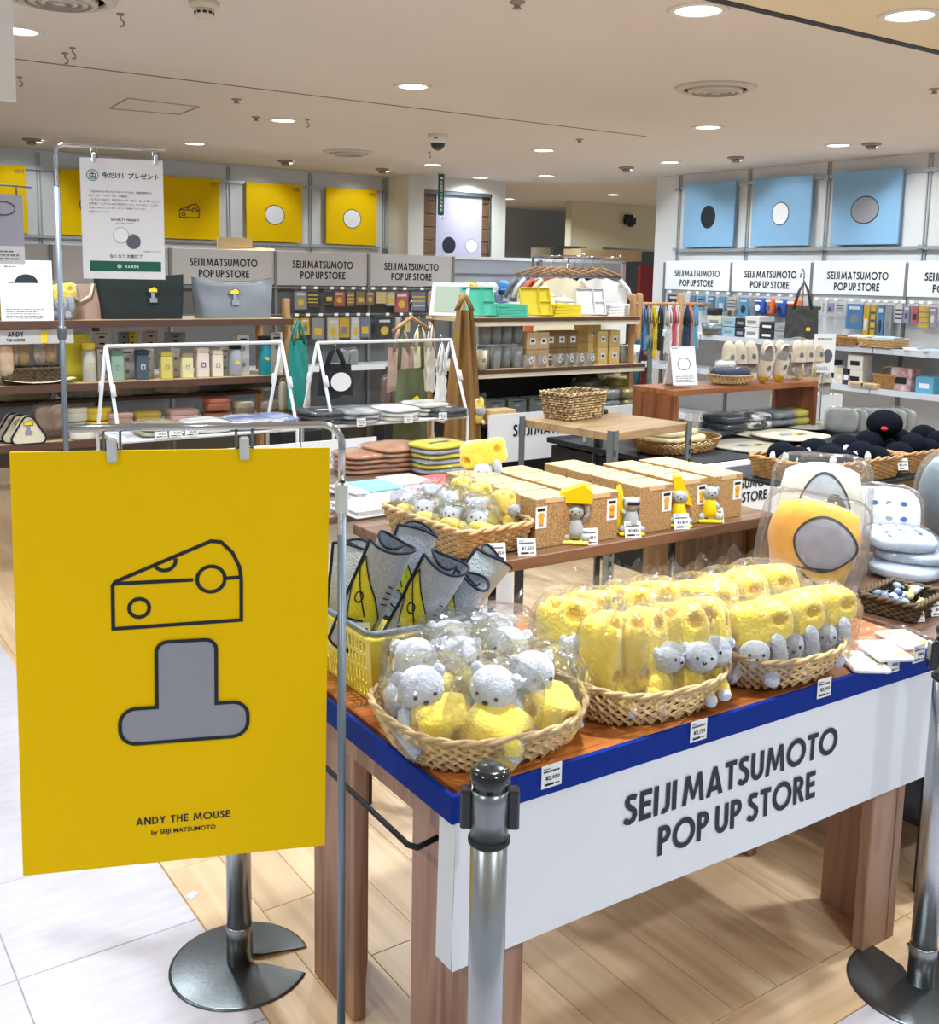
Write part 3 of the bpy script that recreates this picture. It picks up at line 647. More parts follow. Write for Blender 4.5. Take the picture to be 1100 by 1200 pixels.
# ---------------------------------------------------------------- sign stands
M_pole = mat('painted grey tube', (128, 138, 150), .35, .5)
def poster_clip(par, p, ux, n, label=None):
    """square wire frame with a clear clamp below"""
    o = Vector(p); ux = Vector(ux); n = Vector(n); z = Vector((0, 0, 1)); w = .013
    sq = [o + ux * w, o - ux * w, o - ux * w - z * .034, o + ux * w - z * .034]
    c = part('clip', MB().tube(sq, .0028, 6, True), M_grey, par)
    part('clamp', MB().box(tuple(o - z * .034 + n * .004), (.016, .010, .040), atan2(ux.y, ux.x), .003), mat('clear clamp', (206, 210, 212), .15, coat=.3), c)
def sign_stand(name, label, pole, top, end, m_low, base=.16, chrome_from=None, r=.0075):
    t = thing(name, label, 'sign stand', (pole[0], pole[1], 0)); e = Vector((end[0] - pole[0], end[1] - pole[1], 0)); d = e.normalized()
    b = .035; cur = [d * (b * (1 - cos(a * pi / 16))) + Vector((0, 0, top - b + b * sin(a * pi / 16))) for a in range(9)]
    zc = chrome_from or top - .08
    part('upright', MB().tube([(0, 0, .01), (0, 0, zc)], r, 14), m_low, t)
    part('crossbar', MB().tube([(0, 0, zc)] + [tuple(q) for q in cur] + [tuple(e + Vector((0, 0, top)))], r * .86, 14), M_chrome, t)
    part('base_plate', MB().lathe([(base, 0), (base, .006), (base * .9, .012), (.02, .016), (.02, .04)], 32), M_grey, t)
    return t
PTL, PTR = Vector((.333, 1.765, 1.306)), Vector((.805, 1.583, 1.303))
ux = (PTR - PTL).normalized(); uz = (Vector((0, 0, 1)) + ux * .012).normalized(); pn = ux.cross(uz).normalized()    # pn faces the camera
ss = sign_stand('sign_stand', 'bent chrome tube sign stand that carries the big yellow board', (.826, 1.576), 1.343, tuple(PTL + ux * .09), M_pole, chrome_from=1.24)
for q in (.155, .365): poster_clip(ss, PTL + ux * q + Vector((0, 0, .036)) - Vector((.826, 1.576, 0)), ux, pn)
cb = part('counter_box', MB().box((0, 0, 1.215), (.022, .026, .056), atan2(ux.y, ux.x), .004), mat('pale green plastic', (206, 214, 202), .5), ss)
part('knob', MB().lathe([(.004, 0), (.003, .004)], 10, (-.004, -.012, 1.244)), M_black, cb)
co = MB().tube([(-.010 + .003 * cos(i * 1.3), -.012 + .003 * sin(i * 1.3), 1.195 - i * .0006) for i in range(70)], .0011, 5); part('coiled_cord', co, mat('cord', (206, 208, 204), .5), cb)
pb = thing('yellow_board', 'large yellow poster board with a cheese drawing, hanging at the front', 'poster', PTL)
M = Matrix((ux, -pn, uz)).transposed().to_4x4()
BW, BH = .507, .725
part('board', MB().box((BW / 2, .0035, -BH / 2), (BW, .007, BH), ch=.0006).move(M), [M_yel], pb)
f2 = flatfn(pn * .0009, ux, uz); f3 = flatfn(pn * .0016, ux, uz); f4 = flatfn(pn * .0023, ux, uz)
pr = MB(); S = .208; draw_cheese(pr, lambda x, y: f2(.152 + x * S, -.300 + y * S * 1.02), .030)
# plain rounded plinth below the wedge
ol = arc(.345, -.4675, .026, .026, 0, 90, 6) + [(.318, -.4415), (.318, -.345)] + arc(.300, -.345, .018, .018, 0, 90, 5) + arc(.238, -.345, .018, .018, 90, 180, 5) + [(.220, -.4415), (.186, -.4415)] + arc(.186, -.4675, .026, .026, 90, 180, 6) + arc(.186, -.478, .026, .026, 180, 270, 6) + arc(.345, -.478, .026, .026, 270, 360, 6)
pr.mi(2).face([f3(*q) for q in ol][::-1])
pr.mi(1).stroke(ol, .0062, f4, True)
part('drawing', pr, [M_yel, M_ink, M_print], pb)
tx = MB(); caps(tx, 'ANDY THE MOUSE', .262, -.653, .0135, f2, W=.17, gap=.13, space=.3, sx=1.12); typed(tx, 'by SEIJI MATSUMOTO', .262, -.672, .0115, f2, bold=.018); part('lettering', tx, [M_ink], pb)
# ---------------------------------------------------------------- the big front table
TX, TY, TA = .925, 1.345, radians(-1.1); TL_, TD, TZ = 1.36, .70, .75
tb = thing('display_table', 'large wooden display table with blue edging in front', 'table', (TX, TY, 0), TA)
part('tabletop', MB().box((TL_ / 2, TD / 2, TZ - .021), (TL_, TD, .042), ch=.003), M_tabletop, tb)
ap = MB().box((.03 + .018, TD / 2, TZ - .042 - .045), (.036, TD - .1, .09)); part('apron', ap, M_leg, tb); part('apron', MB().box((TL_ - .06, TD / 2, TZ - .087), (.036, TD - .1, .09)), M_leg, tb)
part('apron', MB().box((TL_ / 2, .05, TZ - .087), (TL_ - .1, .03, .09)), M_leg, tb); part('apron', MB().box((TL_ / 2, TD - .05, TZ - .087), (TL_ - .1, .03, .09)), M_leg, tb)
for (x, y, s_, q) in ((.045, .035, 1, 1), (TL_ - .045, .035, -1, 1), (.045, TD - .035, 1, -1), (TL_ - .045, TD - .035, -1, -1)):
    part('leg', MB().box((x + s_ * .016, y + q * .098, (TZ - .042) / 2), (.032, .196, TZ - .042), ch=.003).box((x + s_ * .078, y + q * .016, (TZ - .042) / 2), (.092, .032, TZ - .042), ch=.003), M_leg, tb)
part('side_rail', MB().tube([(.03, .115, .605), (-.018, .105, .605), (-.028, .12, .606), (-.028, TD - .1, .612), (.03, TD - .09, .612)], .0055, 8), M_black, tb)
bn = thing('banner', 'white cloth banner with black lettering hung along the front of the big table', 'banner', (TX, TY, 0), TA)
def cl(u, v): x = -.012 + u * 1.345; return (x, -.0065 + .004 * sin(x * 5 + 1) * v + .003 * nz((x * 3, v * 2, 0)), TZ - .045 - v * (.275 - .006 * sin(u * 3)))
part('cloth', MB().grid(cl, 40, 8), M_cloth, bn)
part('corner_flap', MB().grid(lambda u, v: (-.012 - .004 * v, -.0065 + .05 * u, TZ - .052 - v * .262), 3, 4), M_cloth, bn)
ft = lambda x, y: (x, cl((x + .012) / 1.345, (TZ - .045 - y) / .275)[1] - .0022, y)
lt = MB(); caps(lt, 'SEIJI MATSUMOTO', .668, .588, .0605, lambda x, y: ft(x, y - .004 * (x - .3) / .6), W=.185, gap=.10, sx=1.0, space=.06); caps(lt, 'POP UP STORE', .680, .502, .0605, lambda x, y: ft(x, y - .004 * (x - .3) / .6), W=.185, gap=.10, sx=1.0, space=.10)
part('lettering', lt, [M_ink], bn)
part('blue_tape', MB().box((.665, -.0050, TZ - .0235), (1.362, .010, .051), ch=.002).box((-.0175, TD * .5 - .01, TZ - .0235), (.009, TD, .051), ch=.002), M_band, tb)
# ---------------------------------------------------------------- soft toys of the front table (plain generic toys)
def ear(mb, c, r, M=None): mb.blob(c, (r, r * .45, r), 10)
def toy_head(r, M=None):
    h = MB().blob((0, 0, 0), (r, r * .92, r * .9), 18, .95, .95)
    h.blob((-r * .86, .25 * r, r * .45), (r * .30, r * .26, r * .36), 10); h.blob((r * .86, .25 * r, r * .45), (r * .30, r * .26, r * .36), 10)
    return h
def add_face(par, r, n=(0, -1, 0)):
    e = EYE_M.setdefault(r, MB().blob((0, 0, 0), (r * .10, r * .07, r * .10), 8).mesh('eye', M_bead)); 
    for s_ in (-1, 1): link('eye', e, par, (s_ * r * .42, -r * .84, r * .14))
    link('nose', EYE_M.setdefault(-r, MB().blob((0, 0, 0), (r * .13, r * .09, r * .09), 8).mesh('nose', M_bead)), par, (0, -r * .93, -r * .12))
EYE_M = {}
def plush_standing(seed):
    """yellow block-shaped toy standing upright, a grey head peeping out at its lower right"""
    t = thing('plush_toy', 'x', 'soft toy'); rnd = random.Random(seed)
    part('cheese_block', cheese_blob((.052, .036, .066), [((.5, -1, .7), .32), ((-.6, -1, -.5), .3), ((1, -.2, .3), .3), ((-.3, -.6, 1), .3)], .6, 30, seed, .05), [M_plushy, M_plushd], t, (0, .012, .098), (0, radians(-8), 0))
    hd = part('head', toy_head(.030), M_plushg, t, (.030, -.030, .083)); add_face(hd, .030)
    b = MB().blob((.012, -.018, .034), (.034, .028, .034), 16)
    part('body', b, M_plushy, t)
    for s_ in (-1, 1):
        l = part('leg', MB().tube([(.012 + s_ * .018, -.022, .036), (.012 + s_ * .030, -.036, .022), (.012 + s_ * .036, -.048, .014)], [.015, .014, .011], 10), M_plushy, t); part('paw', MB().blob((.012 + s_ * .036, -.051, .013), (.012, .011, .012), 10), M_plushg, l)
    part('bag', bag_mb((.064, .058, .088), seed), M_film, t)
    return t
def plush_lying(seed):
    """grey toy on its back holding a yellow block over itself"""
    t = thing('plush_toy', 'x', 'soft toy')
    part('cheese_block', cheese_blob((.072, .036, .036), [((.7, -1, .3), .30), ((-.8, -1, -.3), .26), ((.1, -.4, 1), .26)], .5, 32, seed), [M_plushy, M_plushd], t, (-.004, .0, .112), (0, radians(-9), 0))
    hd = part('head', toy_head(.030), M_plushg, t, (-.004, -.030, .064)); add_face(hd, .030)
    part('body', MB().blob((0, .0, .034), (.048, .036, .034), 16), M_plushg, t)
    part('arm', MB().tube([(.034, -.016, .034), (.046, -.028, .058), (.040, -.03, .086), (.034, -.022, .098)], [.016, .015, .014, .015], 10), M_plushg, t)
    part('leg', MB().tube([(-.030, -.018, .03), (-.046, -.036, .022), (-.052, -.044, .02)], [.018, .017, .013], 10), M_plushg, t); part('leg', MB().tube([(.022, -.02, .026), (.028, -.042, .018), (.030, -.05, .018)], [.018, .017, .013], 10), M_plushg, t)
    part('bag', bag_mb((.080, .056, .080), seed, True), M_film, t)
    return t
def plush_round(seed):
    """grey-headed toy hugging a yellow block"""
    t = thing('plush_toy', 'x', 'soft toy')
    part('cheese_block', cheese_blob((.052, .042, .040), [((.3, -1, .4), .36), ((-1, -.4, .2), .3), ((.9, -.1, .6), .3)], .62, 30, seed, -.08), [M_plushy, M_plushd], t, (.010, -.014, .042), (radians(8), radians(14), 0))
    hd = part('head', toy_head(.037), M_plushg, t, (-.012, .020, .096)); add_face(hd, .037)
    part('body', MB().blob((-.008, .026, .045), (.038, .032, .045), 14), M_plushg, t)
    for s_ in (-1, 1): part('arm', MB().tube([(-.006 + s_ * .034, .012, .062), (-.002 + s_ * .050, -.02, .048), (.006 + s_ * .04, -.05, .03)], [.013, .013, .014], 10), M_plushg, t)
    part('bag', bag_mb((.070, .066, .074), seed), M_film, t)
    return t
BZ = TZ + .012
b1 = oval_basket('wicker_basket', .195, .165, .064, 'oval open-weave wicker tray at the left front corner of the big table', (1.068, 1.500, TZ + .001), radians(-8), group='oval wicker trays')
b2 = oval_basket('wicker_basket', .190, .150, .068, 'middle oval open-weave wicker tray on the big table', (1.440, 1.475, TZ + .001), radians(-4), group='oval wicker trays')
b3 = oval_basket('wicker_basket', .180, .142, .066, 'oval open-weave wicker tray at the right of the big table', (1.800, 1.450, TZ + .001), radians(-4), group='oval wicker trays')
protoA, protoB, protoC = plush_standing(3), plush_lying(5), plush_round(8)
CAMRZ = lambda x, y: atan2(y, x) - pi / 2          # turn a thing's -Y side to the camera
used = set()
def put(proto, x, y, z, yaw, label, group, tilt=(0, 0), sc=1.):
    rot = (radians(tilt[0]), radians(tilt[1]), CAMRZ(x, y) + radians(yaw))
    if proto.name not in used:
        used.add(proto.name); proto.location = (x, y, z); proto.rotation_euler = rot; proto['label'] = label; proto['group'] = group; proto.scale = (sc, sc, sc); return proto
    return dup(proto, (x, y, z), 0, label, group, rot, sc)
G1 = 'bagged soft toys in the front trays'
row = [(1.005, 1.500, 14, 12, -8, 'at the left tip of the left tray'), (1.085, 1.445, -18, 16, 10, 'at the front of the left tray'), (1.190, 1.460, 34, 14, 4, 'at the right front of the left tray'), (1.035, 1.595, 0, -4, 0, 'at the back left of the left tray'), (1.115, 1.560, 26, -4, 6, 'in the middle of the left tray'), (1.215, 1.560, -10, -2, 0, 'at the right side of the left tray'), (1.150, 1.650, 14, -8, 4, 'at the back of the left tray'), (1.250, 1.640, 4, -8, 0, 'at the right back of the left tray')]
for x, y, yw, tx_, ty_, l in row: put(protoC, x - .040, y - .018, BZ + (.012 if y > 1.54 else .008), yw, 'grey and yellow soft toy ' + l, G1, (tx_, ty_), 1.14)
row = [(1.385, 1.475, 70, 0, 8, 'standing at the left end of the middle tray'), (1.470, 1.455, 52, -4, -3, 'second in the front row of the middle tray'), (1.545, 1.450, 16, -4, 3, 'third in the front row of the middle tray'), (1.612, 1.445, -6, -4, -4, 'at the right end of the front row of the middle tray'), (1.350, 1.570, -20, -8, 0, 'at the back left of the middle tray'), (1.430, 1.570, 10, -10, 0, 'second in the back row of the middle tray'), (1.510, 1.565, -8, -10, 3, 'third in the back row of the middle tray'), (1.590, 1.555, 8, -10, 0, 'at the back right of the middle tray')]
for x, y, yw, tx_, ty_, l in row: put(protoA, x - .054, y - .038, BZ + (.014 if y > 1.53 else .004), yw, 'yellow soft toy ' + l, G1, (tx_, ty_), 1.14)
row = [(1.770, 1.425, 14, 0, 'front left of the right tray'), (1.865, 1.420, 24, 0, 'front middle of the right tray'), (1.972, 1.425, 30, 4, 'front right of the right tray'), (1.735, 1.535, -10, 0, 'back left of the right tray'), (1.835, 1.540, 6, 0, 'back middle of the right tray'), (1.945, 1.545, 0, 0, 'back right of the right tray')]
for x, y, yw, ty_, l in row: put(protoB, x - .072, y - .028, BZ + (.026 if y > 1.5 else .002), yw, 'bagged grey soft toy under a yellow block, ' + l, G1, (0, ty_), 1.12)
for q, (l, tx_) in {(646, 922): ('in front of the left wicker tray', '2,090'), (818, 868): ('in front of the middle wicker tray', '2,090'), (965, 818): ('in front of the right wicker tray', '2,090'), (904, 0): None}.items() if False else [((646, 922), ('in front of the left wicker tray', '2,090')), ((818, 868), ('in front of the middle wicker tray', '2,750')), ((965, 817), ('in front of the right wicker tray', '3,300')), ((1046, 788), ('in front of the small bagged cards on the big table', '880')), ((1076, 776), ('at the right end of the big table', '880'))]:
    p = aty(q[0], q[1], TY - .012); p = aty(q[0], q[1], TY - .0125 - .0192 * (p.x - TX)); price_tag(p, 'white price tag ' + l, tx_, .044, .042, TA, 0.)
# small flat packets at the right end of the table
pk = thing('flat_packet', 'upper bagged white card with yellow bits at the right end of the big table', 'packet', at(1035, 765, TZ + .016), radians(-28), 'bagged cards on the big table')
def packet(w, l, h, cols, seed):
    a = MB().box((0, 0, h / 2), (w, l, h), ch=.003); a.mi(1); rnd = random.Random(seed); f = flatfn((0, 0, h + .0006), (1, 0, 0), (0, 1, 0))
    for k in range(3): x, y = rnd.uniform(-.3, .3) * w, (-.3 + .3 * k) * l; a.mi(1).disc(x, y, .011, .008, f, 12); a.mi(2).stroke(arc(x + .012, y - .01, .008, .006, 0, 300, 8), .002, f)
    return a
part('card', packet(.085, .12, .010, 0, 2), [M_paper, mat('print yellow', (236, 206, 60), .5), M_print], pk); part('bag', MB().grid(lambda u, v: ((u - .5) * .11, (v - .5) * .15, .014 + .006 * nz((u * 6, v * 8, 1))), 12, 14, smooth=False), M_film, pk)
dup(pk, at(1010, 778, TZ + .001), radians(-34), 'lower bagged white card with yellow bits at the right end of the big table')
dup(pk, at(1060, 752, TZ + .001), radians(-20), 'bagged white card nearest the black table at the right end of the big table')
# ================================================================ yellow crate of rolled blankets
M_crate = mat('lemon plastic', (238, 222, 92), .35, var=.03, vs=5, coat=.15)
M_fleece = mat('grey fleece', (172, 180, 196), .95, rgb2=(140, 148, 164), vs=220, bump=.4, bs=200, sheen=.5, soft=.6)
M_fleece2 = mat('pale grey fleece', (200, 210, 216), .95, rgb2=(178, 190, 196), vs=220, bump=.4, bs=200, sheen=.5, soft=.6)
M_fyel = mat('lime yellow fleece', (216, 212, 28), .95, bump=.4, bs=200, sheen=.3, rgb2=(196, 190, 10), vs=160)
M_navy = mat('navy fleece', (22, 30, 46), .9, bump=.3, bs=180)
M_greyplastic = mat('slate plastic', (116, 128, 142), .4)
def slotted(mb, A, B, C, D, cols, rows, th, skip=None):
    """panel A-B-C-D (bottom left, bottom right, top right, top left seen from outside) with rectangular through holes"""
    A, B, C, D = map(Vector, (A, B, C, D)); n = (B - A).cross(D - A).normalized() * -th
    us = sorted({0., 1.} | {u for c in cols for u in c}); vs = sorted({0., 1.} | {v for r in rows for v in r})
    P = lambda u, v: A * (1 - u) * (1 - v) + B * u * (1 - v) + C * u * v + D * (1 - u) * v
    def hole(i, j):
        if i < 0 or j < 0 or i >= len(us) - 1 or j >= len(vs) - 1: return True
        u, v = (us[i] + us[i + 1]) / 2, (vs[j] + vs[j + 1]) / 2
        for ci, c in enumerate(cols):
            if c[0] < u < c[1]:
                for ri, r in enumerate(rows):
                    if r[0] < v < r[1]: return not (skip and skip(ci, ri))
        return False
    for i in range(len(us) - 1):
        for j in range(len(vs) - 1):
            if hole(i, j): continue
            q = [P(us[i], vs[j]), P(us[i + 1], vs[j]), P(us[i + 1], vs[j + 1]), P(us[i], vs[j + 1])]
            w = q + [p + n for p in q]; fs = [(0, 1, 2, 3), (7, 6, 5, 4)]
            for k, (di, dj) in enumerate(((0, -1), (1, 0), (0, 1), (-1, 0))):
                if hole(i + di, j + dj): fs.append((k, k + 4, (k + 1) % 4 + 4, (k + 1) % 4))
            mb.add(w, fs)
cr = thing('shopping_basket', 'yellow slotted plastic shopping basket full of rolled blankets', 'shopping basket', (1.100, 1.865, TZ + .001), radians(-1))
bx, by, tx2, ty2, ch_ = .118, .132, .136, .150, .137
cor = [(-1, -1), (1, -1), (1, 1), (-1, 1)]
for k, nm in enumerate(('front_wall', 'side_wall', 'back_wall', 'side_wall')):
    a, b = cor[k], cor[(k + 1) % 4]; mb = MB()
    q = [(a[0] * bx, a[1] * by, 0), (b[0] * bx, b[1] * by, 0), (b[0] * tx2, b[1] * ty2, ch_), (a[0] * tx2, a[1] * ty2, ch_)]
    if k % 2 == 0: cols = [(.14 + .045 * i, .165 + .045 * i) for i in range(4)] + [(.68 + .045 * i, .705 + .045 * i) for i in range(4)]; rows = [(.46, .88), (.08, .36)]
    else: cols = [(.06 + .052 * i, .09 + .052 * i) for i in range(17)]; rows = [(.74, .92), (.50, .68), (.27, .44), (.06, .21)]
    slotted(mb, *q, cols, rows, .003, (lambda c, r: r == 0 and c < 9) if k == 3 else ((lambda c, r: r == 0 and c > 7) if k == 1 else None)); part(nm, mb, M_crate, cr)
part('bottom', MB().box((0, 0, .002), (bx * 2, by * 2, .004)), M_crate, cr)
rp = [(c[0] * tx2, c[1] * ty2, ch_) for c in cor]; part('rim', MB().tube([tuple(Vector(rp[i]).lerp(Vector(rp[(i + 1) % 4]), s_)) for i in range(4) for s_ in (.03, .5, .97)], .0062, 6, True), M_crate, cr)
part('handle', MB().tube([(-tx2 * .98, .12, ch_ + .008), (-tx2 * .99, -ty2 * .9, ch_ + .013), (-tx2 * .9, -ty2 * 1.0, ch_ + .013), (0, -ty2 * 1.01, ch_ + .011), (tx2 * .9, -ty2 * 1.0, ch_ + .013), (tx2 * .99, -ty2 * .9, ch_ + .013), (tx2 * .98, .12, ch_ + .008)], .0055, 8), M_greyplastic, cr)
fs_ = flatfn((-tx2 * .975, 0, 0), (0, -1, 0), (.08, 0, .99)); lt = MB(); caps(lt, 'ANDY', .065, .110, .014, lambda x, y: tuple(Vector(fs_(x, y)) + Vector((-.0035, 0, 0))), sx=.9); caps(lt, 'THE MOUSE', .055, .096, .009, lambda x, y: tuple(Vector(fs_(x, y)) + Vector((-.0030, 0, 0))), sx=.9); part('lettering', lt, M_ink, cr)
def roll(label, base, axis, L_, r0, face, m_body, dec=True, seed=0, cone=0., turns=1.35):
    """fleece blanket rolled up: spiral sheet, navy overlocked edges, a yellow wedge motif on the outer turn"""
    t = thing('rolled_blanket', label, 'blanket', base, 0, 'rolled blankets in the yellow crate')
    ax = Vector(axis).normalized(); f = Vector(face); f = (f - ax * f.dot(ax)).normalized(); sd = ax.cross(f)
    th = lambda u: pi * .5 + (u - 1) * turns * 2 * pi + .9
    def P(u, v, off=0):
        a = th(u); rr = (r0 * (.42 + .58 * u) + off) * (1 + cone * (v - .5)); w = 1 + .06 * nz((u * 5, v * 3, seed), 1)
        return tuple(f * (sin(a) * rr * w) + sd * (cos(a) * rr * w) + ax * (v * L_ + .006 * sin(a * 2 + seed)))
    # motif in outer-turn coordinates: x around (0..1 over the visible half), y along
    wedge = [(.20, .06), (.62, .20), (.84, .62), (.78, .86), (.40, .56), (.16, .32)]
    head = [(.28, .03), (.56, .02), (.70, .16), (.64, .30), (.44, .32), (.28, .20)]
    uv = lambda x, y: (1 - (.143 - .42 * (x - .5)) / turns, y)
    def mf(u, v):
        x = .5 + (.143 - (1 - u) * turns) / .42
        if dec and inside((x, v), head): return 0
        if dec and inside((x, v), wedge): return 1
        return 0
    part('fleece', MB().grid(P, 110, 40, mfn=mf), [m_body, M_fyel], t)
    e = MB()
    for v in (0, 1): e.tube([P(i / 80, v) for i in range(81)], .0030, 6)
    e.tube([P(1, i / 12) for i in range(13)], .0042, 6); part('edging', e, M_navy, t)
    if dec:
        d = MB(); fn = lambda x, y: P(*uv(x, y), .0016)
        d.stroke(wedge, .018, fn, True, .03); d.stroke(head, .016, fn, True, .03); d.stroke([(.42, .36), (.80, .74)], .018, fn, False, .03); d.stroke(arc(.62, .52, .06, .05, 0, 360, 14)[:-1], .016, fn, True)
        for k in range(4): d.stroke([(.10 + .02 * k, .46 + .06 * k), (.26, .49 + .06 * k)], .012, fn, False, .03)
        part('stitching', d, M_navy, t)
    return t
R_ = Vector((RIGHT.x, RIGHT.y, 0)).normalized(); F_ = Vector((FWD.x, FWD.y, 0)).normalized(); Zv = Vector((0, 0, 1))
CC = Vector((1.100, 1.865, TZ + .02))
def rl(dx, dy, dz, lean, back, L_, r0, label, m=M_fleece, dec=True, seed=0, cone=.1, yawf=0):
    return roll(label, CC + R_ * dx + F_ * dy + Zv * dz, Zv + R_ * lean + F_ * back, L_, r0, -F_ + R_ * yawf + Zv * .2, m, dec, seed, cone)
rl(-.085, -.055, .070, .42, -.10, .235, .053, 'rolled grey blanket with a yellow motif, front left of the yellow crate', seed=1)
rl(.018, -.060, .060, .50, -.12, .215, .055, 'rolled grey blanket with a yellow motif, front middle of the yellow crate', seed=2)
rl(.085, -.02, .05, .55, .0, .17, .048, 'short rolled grey blanket with a yellow motif, right side of the yellow crate', seed=3)
rl(-.110, .030, .07, .10, .1, .18, .046, 'pale grey rolled blanket at the back left of the yellow crate', M_fleece2, False, 4)
rl(-.015, .040, .09, .34, .1, .205, .052, 'rolled grey blanket behind the front ones in the yellow crate', seed=5)
rl(.100, .055, .06, .72, .1, .20, .052, 'pale rolled blanket leaning out at the right of the yellow crate', M_fleece2, False, 6)
price_tag(tuple(at(423, 756, TZ + .10) * 1.0), 'white price tag clipped to the rim of the yellow basket', '4,950', .036, .046, CAMRZ(.95, 1.7), .1)
# ================================================================ wooden bench with boxed figures
M_bench = wood('walnut bench', (136, 100, 72), (104, 74, 52), (1.4, 18, 14), .42, bandw=5)
M_benchin = wood('oak bench side', (156, 118, 72), (124, 88, 50), (14, 18, 1.2), .5, bandw=5)
NX0, NX1, NY0, NY1, NZ = 1.43, 2.64, 2.10, 2.66, .87
bh = thing('wooden_bench', 'walnut bench carrying the kraft boxes behind the big table', 'bench', (0, 0, 0))
part('top', MB().box(((NX0 + NX1) / 2, (NY0 + NY1) / 2, NZ - .016), (NX1 - NX0, NY1 - NY0, .032), ch=.002), M_bench, bh)
part('end_panel', MB().box((NX1 - .016, (NY0 + NY1) / 2, (NZ - .032) / 2), (.032, NY1 - NY0, NZ - .032), ch=.002), M_benchin, bh)
part('brace', MB().prism([(0, 0), (.3, 0), (.3, .03), (0, .26)], 0, .02, lambda x, y, z: (NX1 - .05 - x * 0 - z, NY0 + .08 + x, NZ - .034 - .28 + y)), M_benchin, bh)
for x in (NX0 + .03,):
    for y in (NY0 + .03, NY1 - .03): part('leg', MB().box((x, y, (NZ - .032) / 2), (.03, .03, NZ - .032)), M_black, bh)
wr = thing('wire_rack', 'black wire shelf rack under the walnut bench', 'rack', (0, 0, 0))
WX0, WX1, WY0, WY1 = 1.62, 2.30, 2.22, 2.56
for x in (WX0, WX1):
    for y in (WY0, WY1): q = part('post', MB().tube([(x, y, .05), (x, y, NZ - .034)], .011, 10), M_steel if x > 2 else M_black, wr); part('caster', MB().blob((x, y, .027), (.014, .026, .026), 12), M_black, q)
for z in (.50, .16):
    e = MB()
    for dz in (0, -.028): e.tube([(WX0, WY0, z + dz), (WX1, WY0, z + dz), (WX1, WY1, z + dz), (WX0, WY1, z + dz)], .004, 5, True)
    for (a, b) in (((WX0, WY0), (WX1, WY0)), ((WX0, WY1), (WX1, WY1)), ((WX0, WY0), (WX0, WY1)), ((WX1, WY0), (WX1, WY1))):
        n = 24 if abs(a[0] - b[0]) > .1 else 12; e.tube([(a[0] + (b[0] - a[0]) * i / n, a[1] + (b[1] - a[1]) * i / n, z - .028 * (i % 2)) for i in range(n + 1)], .0025, 4)
    part('shelf_frame', e, M_black, wr)
    w_ = MB()
    for i in range(1, 26): x = WX0 + (WX1 - WX0) * i / 26; w_.tube([(x, WY0, z + .003), (x, WY1, z + .003)], .0018, 4)
    part('shelf_wires', w_, M_black, wr, stuff=True)
# kraft boxes: lid, body, illustrated sticker
BXW, BXD, BXH = .126, .104, .134
bmesh_body = MB().box((0, 0, BXH / 2), (BXW, BXD, BXH), ch=.001).mesh('carton', M_kraft)
lidm = MB().box((0, .0, BXH + .0008), (BXW - .001, BXD - .001, .003), ch=.0012).box((0, -BXD / 2 - .0008, BXH - .006), (BXW * .5, .0012, .012)).mesh('lid', M_krafttop)
st = MB().rect(-.019, -.03, .019, .03, flatfn((0, 0, 0), (1, 0, 0), (0, 0, 1))); f = flatfn((0, -.0006, 0), (1, 0, 0), (0, 0, 1)); st.mi(1); st.rect(-.013, .017, .013, .025, f); st.mi(2).rect(-.008, -.024, .008, .0, f).disc(0, .004, .011, .009, f, 12); st.mi(3).rect(-.008, -.024, .008, -.018, f)
stm = st.mesh('sticker', [M_white, M_ink, mat('sticker yellow', (232, 170, 40), .5), M_print])
cols = [(1.775, 2.205, 4, 'leftmost'), (1.925, 2.185, 4, 'second'), (2.138, 2.185, 4, 'third'), (2.300, 2.200, 3, 'fourth'), (2.452, 2.195, 3, 'rightmost')]
for ci, (x, y, n, l) in enumerate(cols):
    for k in range(n):
        if y + k * .114 > NY1 - .05: continue
        t = thing('gift_box', 'kraft carton in the ' + l + ' column on the bench, ' + ('front one with a sticker' if k == 0 else ORD[k] + ' from the front'), 'box', (x + .003 * (k % 2), y + k * .114, NZ + .001), radians((-1.2, .8, -.5, 1.4)[k]), 'kraft cartons on the bench')
        link('carton', bmesh_body, t); link('lid', lidm, t)
        if k == 0: link('sticker', stm, t, (.04 if ci else -.045, -BXD / 2 - .001, .085))
